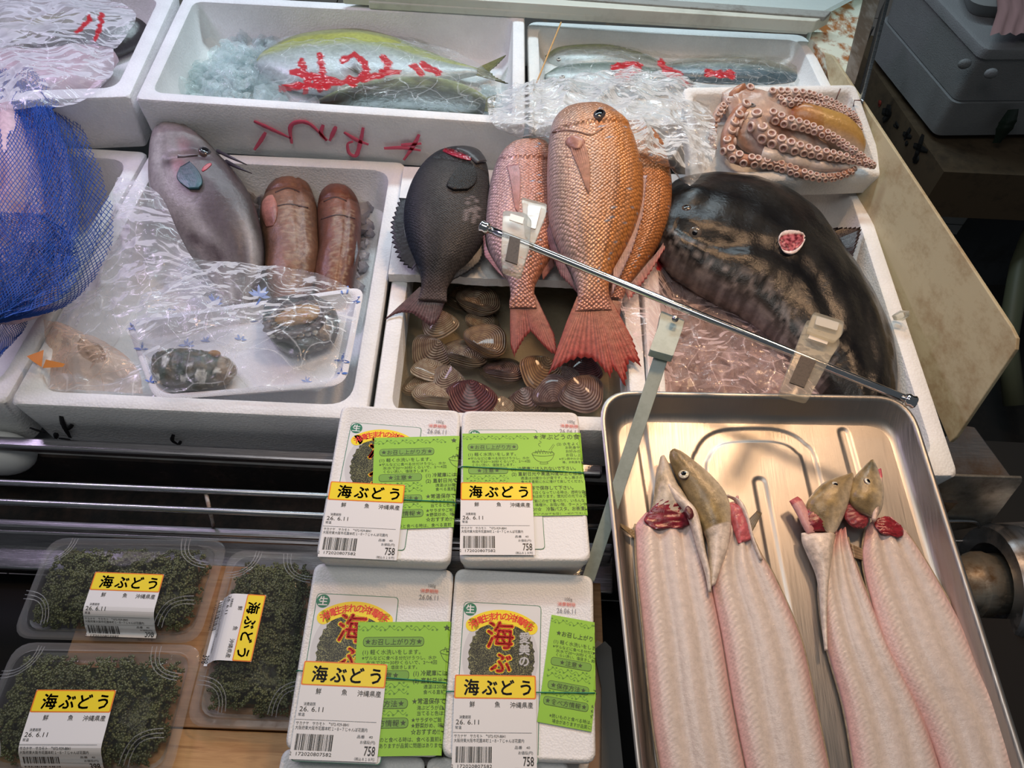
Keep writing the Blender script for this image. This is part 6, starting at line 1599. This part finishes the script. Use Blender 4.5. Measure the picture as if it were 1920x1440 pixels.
def price_label(price, code, tax, no):
    """72 x 78 mm till label, header on top"""
    p = Print(); W_, H_ = 72, 78
    for i in range(26): p.rect(0, i * 3, W_, i * 3 + 3.0, 0, 0) if False else None
    p.rect(0, 0, W_, 20, 2, 1, 1.6); p.rect(1.1, 1.1, W_ - 1.1, 19, 1, 2, 1.2)
    for i, ch in enumerate('海ぶどう'): [p.text(ch, 15 + i * 16.0 + .38 * math.cos(q), 16.0 + .38 * math.sin(q), 14.5, 3, 3, 0, .96, align='c') for q in np.linspace(0, 5.3, 6)]
    for t_, x in (('鮮', 16), ('魚', 38)): p.text(t_, x, 26.6, 5.4, 3, 2, .004, .9, align='c')
    p.text('沖縄県産', 49, 27, 5.4, 3, 2, .004, width=20)
    p.text('消費期限', 5, 36.2, 3.0, 3, 2, .0, width=10); p.text('26. 6.11', 2, 41.0, 5.6, 3, 2, .0, width=20); p.text('常温', 1.6, 44.6, 2.9, 3, 2, .0)
    p.rect(0, 47.3, 68, 47.55, 3, 2)
    p.text('サカナヤ　サカモト　℡072-929-8841', 1, 51.4, 3.2, 3, 2, 0, width=44)
    p.text('大阪府東大阪市花園本町１−８−７じゃんぼ花園内', 1, 55.0, 3.3, 3, 2, 0, width=60)
    p.text('品番　' + no, 53, 60, 2.8, 3, 2, 0, width=13)
    x = 3; rn = random.Random(code)
    while x < 34: w_ = rn.choice((.35, .35, .7, 1.0)); p.rect(x, 58.5, x + w_, 71, 3, 2); x += w_ + rn.choice((.3, .5, .9))
    p.text(code[0], -.2, 75, 3.8, 3, 2, 0, .8); p.text(code[1:], 4, 75, 3.8, 3, 2, 0, width=29)
    p.text('お値段(円)', 56, 64.2, 2.9, 3, 2, 0, width=12.5); p.text(price, 69.5, 73.2, 10.2, 3, 2, .012, .62, align='r'); p.text('（税込' + tax + '円）', 69.8, 77, 2.8, 3, 2, 0, .9, align='r')
    return p

def add_sheet(mb, place, x0, y0, x1, y1, mi, r=.0, nx=14, ny=14, th=.25):
    V = [place(x0 + (x1 - x0) * i / nx, y0 + (y1 - y0) * j / ny, 0) for j in range(ny + 1) for i in range(nx + 1)]
    mb.add(V, grid_faces(ny + 1, nx + 1), mi)

L758 = price_label('758', '2172020807582', '８１８', '40'); L398 = price_label('398', '2172020803985', '４２９', '40')

def leaflet():
    p = Print(); G0, G1, G2 = 1, 2, 3            # print, pill, vine
    def vine(y, x0, x1): p.line([(x, y + 1.3 * math.sin((x - x0) * .9)) for x in np.arange(x0, x1, 1.3)], .35, G2, 1); [p.poly([(x + 1.0 * math.cos(a), y + (-1) ** int(x) * 1.6 + .8 * math.sin(a)) for a in np.linspace(0, 5.5, 6)], G2, 1) for x in np.arange(x0 + 1, x1, 3.5)]
    def pill(x0, y0, x1, t_):
        p.rect(x0, y0, x1, y0 + 7.6, G0, 1, 3.6); p.rect(x0 + .4, y0 + .4, x1 - .4, y0 + 7.2, G1, 2, 3.3)
        cx = (x0 + x1) / 2; wd = min(x1 - x0 - 14, len(t_) * 5.4); p.text(t_, cx, y0 + 5.9, 5.2, G0, 3, .008, align='c', width=wd)
        p.poly(star(cx - wd / 2 - 3, y0 + 3.8, 2.3), G0, 3); p.poly(star(cx + wd / 2 + 3, y0 + 3.8, 2.3), G0, 3)
    vine(5, 0, 66); vine(41, 0, 42) if False else None
    p.poly(star(72, 5, 2.8), G0, 2); p.text('海ぶどうの食べ方', 76, 7.4, 6.6, G0, 2, .006)
    pill(5, 12, 54, 'お召し上がり方')
    T = lambda t_, x, y, s=3.7, b=0, w_=None: p.text(t_, x, y, s, G0, 2, b, width=w_)
    T('(1) 軽く水洗いをします。', 5, 25.4, 4.2, 0, 46); T('※ザルなどに食べる分だけうつし、水か', 5, 29.6, 3.3, 0, 59); T('氷水で20～30秒くらいで、2～4回', 8.5, 33.2, 3.3, 0, 56); T('くらい洗い、塩抜きします。', 8.5, 36.8, 3.3, 0, 40)
    # bowl of sea grapes
    p.line([(67 + 11 * math.cos(a), 25 + 2.6 * math.sin(a)) for a in np.linspace(3.14, 9.42, 24)] if False else [(78 + 11 * math.cos(a), 24 + 2.6 * math.sin(a)) for a in np.linspace(0, 6.28, 24)], .35, G0, 2)
    p.line([(67, 24), (70, 30), (75, 33), (81, 33), (86, 30), (89, 24)], .35, G0, 2); p.line([(75, 33), (74.5, 35), (81.5, 35), (81, 33)], .35, G0, 2)
    for i in range(7): p.line([(70 + 2.6 * i, 24), (71 + 2.6 * i, 20.5 - 1.2 * math.sin(i)), (72.4 + 2.6 * i, 24)], .3, G0, 2)
    p.line([(84, 20), (89, 13)], .3, G0, 2); p.line([(86, 20), (90, 14)], .3, G0, 2); p.line([(76, 16), (74, 13), (77, 11), (75, 9)], .3, G0, 2)
    T('(2) 水をよくきり', 92, 14.6, 4, 0, 30); T('お刺身や', 100, 18.6, 3.7); T('お好みの', 100, 22.8, 3.7); T('お召し上がり', 100, 27, 3.7); T('※ポン酢やわさび', 93, 31, 3.0); T('等、お刺身を食', 96, 34.8, 3.0)
    pill(5, 38, 43, '注意')
    T('(1) 冷蔵庫には入れないで下さい。', 46, 42, 4.6, .008, 62); T('(2) 直射日光や高温30度以上と低温10度', 46, 47.6, 4.6, .008, 76); T('適温は20度から27度です。もし寒さのため', 54.5, 51.8, 3.5, 0, 66); T('食べる直前に水に浸けて戻してください。', 54.5, 55.8, 3.5, 0, 62)
    vine(49, 3, 43); vine(54, 3, 43)
    pill(5, 59, 43, '保存方法'); T('★常温保存で保存して下さい。', 46, 63, 4.8, .01, 58); T('海ぶどうが白くなっている時は、透明な容器', 50, 67.4, 3.7, 0, 68); T('当てると色は戻ります。蛍光灯の光では２時', 50, 71.4, 3.7, 0, 68)
    vine(69.6, 3, 43)
    pill(3, 73, 44, '食べ方情報'); T('★サラダやご飯にのせて食べたり、いろんなお料', 46, 76.2, 3.7, .004, 74); T('★野菜炒め、味噌汁、お吸い物、ラーメンやお', 46, 80.2, 3.7, .004, 72); T('☆おすすめ!!☆　冷製パスタ、お茶漬けに', 46, 85, 4.6, .008, 74)
    T('※熱いものと食べる時は、食べる直前にのせてお召し上がり下さい。', 10, 90, 3.7, 0, 104); T('場合がありますが品質に問題はありませんので、水で洗い流してください。', 13, 94.2, 3.7, 0, 106)
    return p
LEAF = leaflet(); LFM = [GRN, GPR, GPILL, GVINE]

def product_print():
    """73 x 137 mm printed sleeve on the lid"""
    p = Print(); W_, H_ = 74, 139                       # 0 white 1 green 2 halo 3 photo 4 yellow 5 red 6 grey
    p.rect(0, 0, W_, H_, 1, 1, 4); p.rect(.6, .6, W_ - .6, H_ - .6, 0, 2, 3.6)
    el = lambda cx, cy, a, b, n=40: [(cx + a * math.cos(t), cy + b * math.sin(t)) for t in np.linspace(0, 2 * math.pi, n, endpoint=False)]
    p.poly(el(37, 50, 35, 42), 2, 3)
    p.poly([(x + 1.0 * math.sin(i * 2.4), y + .8 * math.cos(i * 3.1)) for i, (x, y) in enumerate(el(38, 50, 30.5, 37, 90))], 3, 4)
    p.poly(el(6.5, 7, 6, 6), 1, 5); p.text('生', 6.5, 10.2, 8.8, 0, 6, .02, align='c')
    cx, cy = 37, 58
    arc = [(cx + r * math.cos(a), cy + r * math.sin(a)) for r, rg in ((52, np.linspace(-2.22, -.92, 30)), (39.5, np.linspace(-.92, -2.22, 30))) for a in rg]
    for i in range(29):
        a0_, a1_ = arc[i], arc[i + 1]; b1_, b0_ = arc[58 - i], arc[59 - i]; p.poly([a0_, a1_, b1_, b0_], 4, 5)
    for (a, r_) in ((-2.22, 6.2), (-.92, 6.2)): p.poly(el(cx + 45.8 * math.cos(a), cy + 45.8 * math.sin(a), r_, r_, 20), 4, 5)
    s_ = '沖縄生まれの沖縄育ち'
    for i, ch in enumerate(s_):
        a = -2.20 + 1.26 * i / (len(s_) - 1); p.text(ch, cx + 43.0 * math.cos(a), cy + 43.0 * math.sin(a), 8.2, 5, 7, .02, align='c', rot=a + math.pi / 2)
    for i, (ch, s2) in enumerate((('海', 27), ('ぶ', 20), ('ど', 20))):
        x, y = 36 + i * 1.6, 40 + i * 22; v_ = 33
        [p.text(ch, x + 1.5 * math.cos(q), y + 1.5 * math.sin(q), s2, 4, 7, 0, align='c') for q in np.linspace(0, 5.5, 8)]; [p.text(ch, x + .55 * math.cos(q), y + .55 * math.sin(q), s2, 5, 8, 0, align='c') for q in np.linspace(0, 4.7, 4)]
    for i, ch in enumerate('愛美の'): [p.text(ch, 59 + .5 * math.cos(q), 35 + i * 10.5 + .5 * math.sin(q), 10.5, 6, 7, 0, align='c') for q in np.linspace(0, 4.7, 4)]; p.text(ch, 59, 35 + i * 10.5, 10.5, 2, 8, .0, align='c')
    return p
PROD = product_print(); PRM = [plain('print_white', (.74, .75, .75), .4), DKG, LAV, SPK, YEL, RED, GREYP]

class Frame:
    def __init__(s, tl, tr, bl, ztl, ztr, zbl):
        a, b, c = P(*tl, ztl), P(*tr, ztr), P(*bl, zbl); s.o = a; s.w = np.linalg.norm(b - a); s.ex = (b - a) / s.w
        ey = (c - a) - ((c - a) @ s.ex) * s.ex; s.d = np.linalg.norm(ey); s.ey = ey / s.d; s.n = np.cross(s.ey, s.ex); s.n = s.n if s.n[2] > 0 else -s.n
    def __call__(s, x, y, n=0): return s.o + s.ex * x + s.ey * y + s.n * n
    def loc(s, px, py):
        d = ray(px, py); o = np.array([0, 0, H]); p = o + d * (((s.o - o) @ s.n) / (d @ s.n)); return (p - s.o) @ s.ex, (p - s.o) @ s.ey

def small_box(fr, hgt, label, price_px=None, leaf_=None, prod=None, stamp=None, band=None):
    T_ = thing('sea_grape_box', label, 'foam box', fr(fr.w / 2, fr.d / 2, -hgt), 'small white foam boxes of sea grapes')
    rp = lambda i, r, n: [fr(*q, n) for q in roundpoly([np.array([i, i]), np.array([fr.w - i, i]), np.array([fr.w - i, fr.d - i]), np.array([i, fr.d - i])], r, 6)]
    mb = MB(); mb.rings([rp(.006, .008, -hgt), rp(.0012, .009, -.0145)][::1] if True else 0); build('box_body', mb, [FOAM_BOX], T_, fix=True, angle=40)
    mb = MB(); mb.rings([rp(.001, .009, -.0140), rp(0, .010, -.012), rp(.0, .010, -.0018), rp(.0012, .010, -.0002), rp(.0024, .010, .0004), rp(.0038, .009, .0004), rp(.0048, .009, -.0002)]); build('lid', mb, [FOAM_BOX], T_, fix=True, angle=50)
    def placer(tl, tr, w_mm, lift, wrap=True):
        ax, ay = fr.loc(*tl); bx, by = fr.loc(*tr); L = math.hypot(bx - ax, by - ay); ux, uy = (bx - ax) / L, (by - ay) / L; k = L / w_mm
        def place(x, y, l):
            X_ = ax + (ux * x - uy * y) * k; Y_ = ay + (uy * x + ux * y) * k
            if wrap and X_ > fr.w - .0012: e = X_ - (fr.w - .0012); return fr(fr.w + .0006 + l * .5, Y_, lift - e)
            return fr(X_, Y_, lift + l)
        return place, k
    if prod:
        pl_, k = placer(prod[0], prod[1], 74, .0002, False); mb = MB(); PROD.emit(mb, pl_, gap=.00008); build('printed_sleeve', mb, PRM, T_, smooth=False)
    if stamp:
        x0, y0 = stamp; pl_, k = placer((x0, y0), (x0 + 44, y0 + 3), 22, .0006, False); pr = Print()
        pr.text('100g', 12, 0, 4.4, 0, 1, 0, .9, align='c'); pr.text('消費期限', 10, 5.2, 4.2, 1, 1, .004, align='c'); pr.rect(1, 3.3, 19, 3.5, 1, 1); pr.text('26.06.11', 10, 11.8, 6.4, 0, 1, 0, .86, align='c')
        mb = MB(); pr.emit(mb, pl_); build('date_stamp', mb, [plain('grey_stamp_ink', (.25, .24, .24), .5), plain('red_stamp_ink', (.75, .22, .18), .5)], T_, smooth=False)
    if band:
        (x0, y0), (x1, y1) = fr.loc(*band[0]), fr.loc(*band[1]); yy = lambda x: y0 + (y1 - y0) * (x - x0) / (x1 - x0)
        mb = MB(); w_ = fr.w
        pts = [fr(.006, yy(0), -hgt), fr(-.0006, yy(0), -.014), fr(-.0008, yy(0), -.002), fr(.001, yy(0), .0016)] + [fr(x, yy(x), .0020) for x in np.linspace(.006, w_ - .006, 8)] + [fr(w_ - .001, yy(w_), .0018), fr(w_ + .0014, yy(w_), -.002), fr(w_ + .001, yy(w_), -.014), fr(w_ - .004, yy(w_), -hgt)]
        mb.tube(pts, .0006, 6); build('elastic_band', mb, [BANDM], T_, label='thin green elastic band')
    if leaf_:
        tl, tr, wmm, h_mm, lb, rows = leaf_
        pl_, k = placer(tl, tr, wmm, .0011); mb = MB()
        ext = wmm + 9
        add_sheet(mb, pl_, 0, 0, ext, h_mm, 0, 0, 60, 10)
        LEAF.emit(mb, pl_, clip=lambda v: (v[:, 0] < ext - .3) & (v[:, 1] < h_mm - .5))
        tag(build('instruction_leaflet', mb, LFM, smooth=False), lb, 'leaflet', 'green leaflets on the sea grape boxes')
    if price_px:
        pl_, k = placer(price_px[0], price_px[1], 72, .0030, False); mb = MB(); pl0 = lambda x, y, l: pl_(x, y, l)
        add_sheet(mb, pl0, 0, 0, 72, 78, 0); L758.emit(mb, pl_); build('price_label', mb, LM, T_, smooth=False)
    return T_

zA = .020
frA1 = Frame((641, 758), (864, 769), (597, 1046), zA, zA, zA); frA2 = Frame((866, 769), (1084, 772), (857, 1052), zA, zA, zA)
small_box(frA1, .05, 'back left small foam box, leaflet hiding most of its round picture', ((621, 905), (760, 912)), ((702, 822), (859, 818), 76, 91, 'green leaflet on the back left small foam box, tilted a little', 0), ((659, 792), (791, 802)), (801, 792), ((612, 932), (852, 943)))
small_box(frA2, .05, 'back right small foam box with leaflet across its whole top', ((864, 907), (997, 908)), ((867, 814), (1090, 812), 118, 90, 'widest green leaflet, on the back right small foam box', 0), ((879, 806), (1007, 806)), (1047, 792), ((862, 876), (1094, 888)))
zb1, zb2 = -.004, -.018
frB1 = Frame((590, 1055), (851, 1068), (549, 1406), zb1, zb1, zb2); frB2 = Frame((854, 1065), (1112, 1079), (836, 1418), zb1, zb1, zb2)
small_box(frB1, .042, 'front left small foam box with wide green leaflet over half of the red lettering', ((572, 1240), (727, 1247)), ((672, 1167), (845, 1166), 75, 100, 'green leaflet on the front left small foam box', 0), ((595, 1112), (748, 1120)), (786, 1100), ((560, 1258), (840, 1281)))
small_box(frB2, .042, 'front right small foam box showing the full round picture and red lettering', ((853, 1266), (1004, 1268)), ((1034, 1153), (1112, 1167), 40, 96, 'narrow green leaflet folded over the right edge of the front right small foam box', 0), ((870, 1128), (1015, 1136)), (1042, 1125), ((846, 1297), (1106, 1300)))
def under(fr, dz_, label):
    f2 = Frame.__new__(Frame); f2.__dict__.update(fr.__dict__); f2.o = fr.o + np.array([0, -.001, dz_]); return small_box(f2, .036, label)
small_box(Frame((530, 1402), (798, 1418), (500, 1690), -.034, -.034, -.034), .0555, 'small foam box cut by the bottom edge of the picture, left one')
small_box(Frame((801, 1418), (1066, 1424), (790, 1700), -.034, -.034, -.034), .0555, 'small foam box cut by the bottom edge of the picture, right one')
under(frB1, -.0425, 'lower layer small foam box under the front left one'); under(frB2, -.0425, 'lower layer small foam box under the front right one')

# =================================================================== clear packs of sea grapes
CLR = m_clear('clear_pet', (.975, .98, .98), .01, .5, .05)
CLF = m_clear('clear_pet_flange', (.93, .93, .94), .09, .8, .12)
GRAPE = m_fish('sea_grape_green', 0, .25, coat=.9, noise_amt=.2)
def seagrapes(cc, z0, z1, seed, n=260):
    rnd = random.Random(seed); bm = bmesh.new(); bmesh.ops.create_icosphere(bm, subdivisions=1, radius=1); bv = np.array([v.co[:] for v in bm.verts]); bf = [tuple(v.index for v in f.verts) for f in bm.faces]; bm.free()
    c = [np.array(q) for q in inset(cc, .020)]; mb = MB(); poly = [tuple(q) for q in roundpoly(inset(cc, .013), .02)]
    for s in range(n):
        u, v = rnd.random(), rnd.random(); p = (c[0] * (1 - u) + c[1] * u) * (1 - v) + (c[3] * (1 - u) + c[2] * u) * v
        a = rnd.uniform(0, 6.28); z = z0 + (z1 - z0) * rnd.random() ** .7; g_ = rnd.uniform(.7, 1.3)
        e = min(1, 1.5 - 1.1 * max(abs(u - .5), abs(v - .5)) * 2 + .5)
        z = z0 + (z - z0) * max(.3, e)
        base = (.085 * g_, .098 * g_, .032 * g_)
        for k in range(9):
            a += rnd.uniform(-.5, .5); p = p + .0022 * np.array([math.cos(a), math.sin(a)]); z += rnd.uniform(-.0008, .0008)
            if not inpoly(p[0], p[1], poly): break
            d_ = min(abs(np.cross(np.append(cc[(i + 1) % 4] - cc[i], 0), np.append(p[:2] - cc[i], 0))[2]) / np.linalg.norm(cc[(i + 1) % 4] - cc[i]) for i in range(4)); z = min(z, np.interp(d_, [.010, .028], [z0 + .008, z1]))
            for j in range(3):
                b = rnd.uniform(0, 6.28); r = rnd.uniform(.0011, .0017); q = np.array([p[0] + .0017 * math.cos(b), p[1] + .0017 * math.sin(b), min(z1, max(z0, z + rnd.uniform(-.001, .0015)))])
                mb.add(bv * r + q, bf, 0, None, base)
    # dense dark bed beneath the strands
    bed = roundpoly(inset(cc, .022), .02); mb.rings([zr(bed, z0), [np.array([*(np.array(q) * .97 + np.mean(bed, 0) * .03), z0 + (z1 - z0) * .35]) for q in bed]], 0, c=(.02, .03, .008))
    return mb
def pack(px4, zf_, label, glabel, lab_tl, lab_tr, seed, rot=False, n=400, fold=34, ang=.75):
    c = [P(x, y, zf_)[:2] for x, y in px4]; ar = sum(c[i][0] * c[(i + 1) % 4][1] - c[(i + 1) % 4][0] * c[i][1] for i in range(4))
    if ar < 0: c = c[::-1]
    cen = np.mean(c, 0); zb0 = -.0895
    T_ = thing('clear_pack', label, 'plastic pack', (cen[0], cen[1], zb0), 'clear packs of sea grapes')
    Rr = lambda i, r, z: zr(roundpoly(inset(c, i), r, 5), z)
    mb = MB(); mb.rings([Rr(.016, .016, zb0), Rr(.0095, .018, zf_ - .001), Rr(.0005, .02, zf_ - .001)], cap1=False); build('base_tray', mb, [CLR], T_, angle=40)
    mb = MB(); top = zf_ + .026
    mb.rings([Rr(0, .02, zf_), Rr(.0018, .02, zf_ + .0012), Rr(.0075, .018, zf_ + .0012), Rr(.0085, .018, zf_ + .003), Rr(.0125, .022, zf_ + .016), Rr(.015, .024, zf_ + .0175), Rr(.021, .028, top - .002), Rr(.026, .03, top)], [1, 1, 1, 0, 0, 0, 0], cap0=False); lid = build('lid', mb, [CLR, CLF], T_, angle=25)
    mb = MB()
    for k in range(4):
        for s in range(3):
            a = np.array(inset(c, .0125)[k]); cn = (np.array(inset(c, .03)[k]) - a); cn /= np.linalg.norm(cn); sd = np.array([-cn[1], cn[0]])
            pts = []
            for t in np.linspace(-1, 1, 9):
                q = a + cn * (.012 + s * .0032 + .010 * (1 - t * t)) + sd * t * (.018 + s * .002); pts.append(np.array([q[0], q[1], zf_ + .0225 + .0016 * s - .003 * abs(t)]))
            mb.tube(pts, .0004, 5)
        build('corner_ribs', mb, [CLF], T_); mb = MB()
    g_ = build('sea_grapes', seagrapes(c, zb0 + .002, zf_ + .0165, seed, n), [GRAPE]); tag(g_, glabel, 'seaweed', kind='stuff')
    zt_ = top + .0008; a, b = P(*lab_tl, zt_), P(*lab_tr, zt_); L = np.linalg.norm(b - a); ex = (b - a) / L; ey = np.cross(ex, [0, 0, 1.0]); k = L / 72
    cq = [np.array(q) for q in c]
    def lz(q):
        d_ = min(abs(np.cross(np.append(cq[(i + 1) % 4] - cq[i], 0), np.append(q[:2] - cq[i], 0))[2]) / np.linalg.norm(cq[(i + 1) % 4] - cq[i]) for i in range(4))
        return zf_ + np.interp(d_, [0, .0015, .0085, .0105, .0165, .019, .0225, .026], [.0012, .0022, .0026, .010, .0185, .0225, .0252, .026])
    mid = a + ex * 36 * k; prof_ = []; s_ = 0; pos = mid.copy(); pos[2] = lz(pos); D0 = 0
    for i in range(240):
        prof_.append((s_, D0, pos[2])); n_ = mid + ey * (D0 + .0005); n_[2] = lz(n_); s_ += math.hypot(.0005, n_[2] - pos[2]); D0 += .0005; pos = n_
    S_, DD_, ZZ_ = np.array(prof_).T
    def place(x, y, l):
        s1 = y * k; d1 = np.interp(s1, S_, DD_); z1 = np.interp(s1, S_, ZZ_); z0 = np.interp(s1 - .001, S_, ZZ_)
        q = a + ex * x * k + ey * d1; sl = max(0, (z0 - z1)) / .001
        q[2] = z1; return q + (np.array([0, 0, 1.0]) + ey * sl) * (l + .0007)
    mb = MB(); add_sheet(mb, place, 0, 0, 72, 74 if not rot else 70, 0, 0, 6, 40); L398.emit(mb, place, clip=(lambda v: v[:, 1] < 77)); build('price_label', mb, LM, T_, smooth=False)
    return T_
ZF = -.076
pack([(95, 1008), (20, 1197), (372, 1207), (430, 1013)], ZF, 'back left clear pack, label across its middle, its long side along the rails', 'dark green sea grapes in the back left clear pack', (179, 1072), (308, 1077), 1)
pack([(30, 1204), (-78, 1460), (318, 1466), (382, 1209)], ZF, 'front left clear pack, cut off by the left edge of the picture', 'dark green sea grapes in the front left clear pack', (69, 1293), (218, 1294), 2, n=480)
pack([(432, 1030), (346, 1362), (590, 1372), (612, 1040)], ZF, 'upright clear pack beside the small foam boxes, label turned sideways', 'dark green sea grapes in the upright clear pack', (499, 1116), (471, 1241), 3, True, n=480, fold=40, ang=1.0)
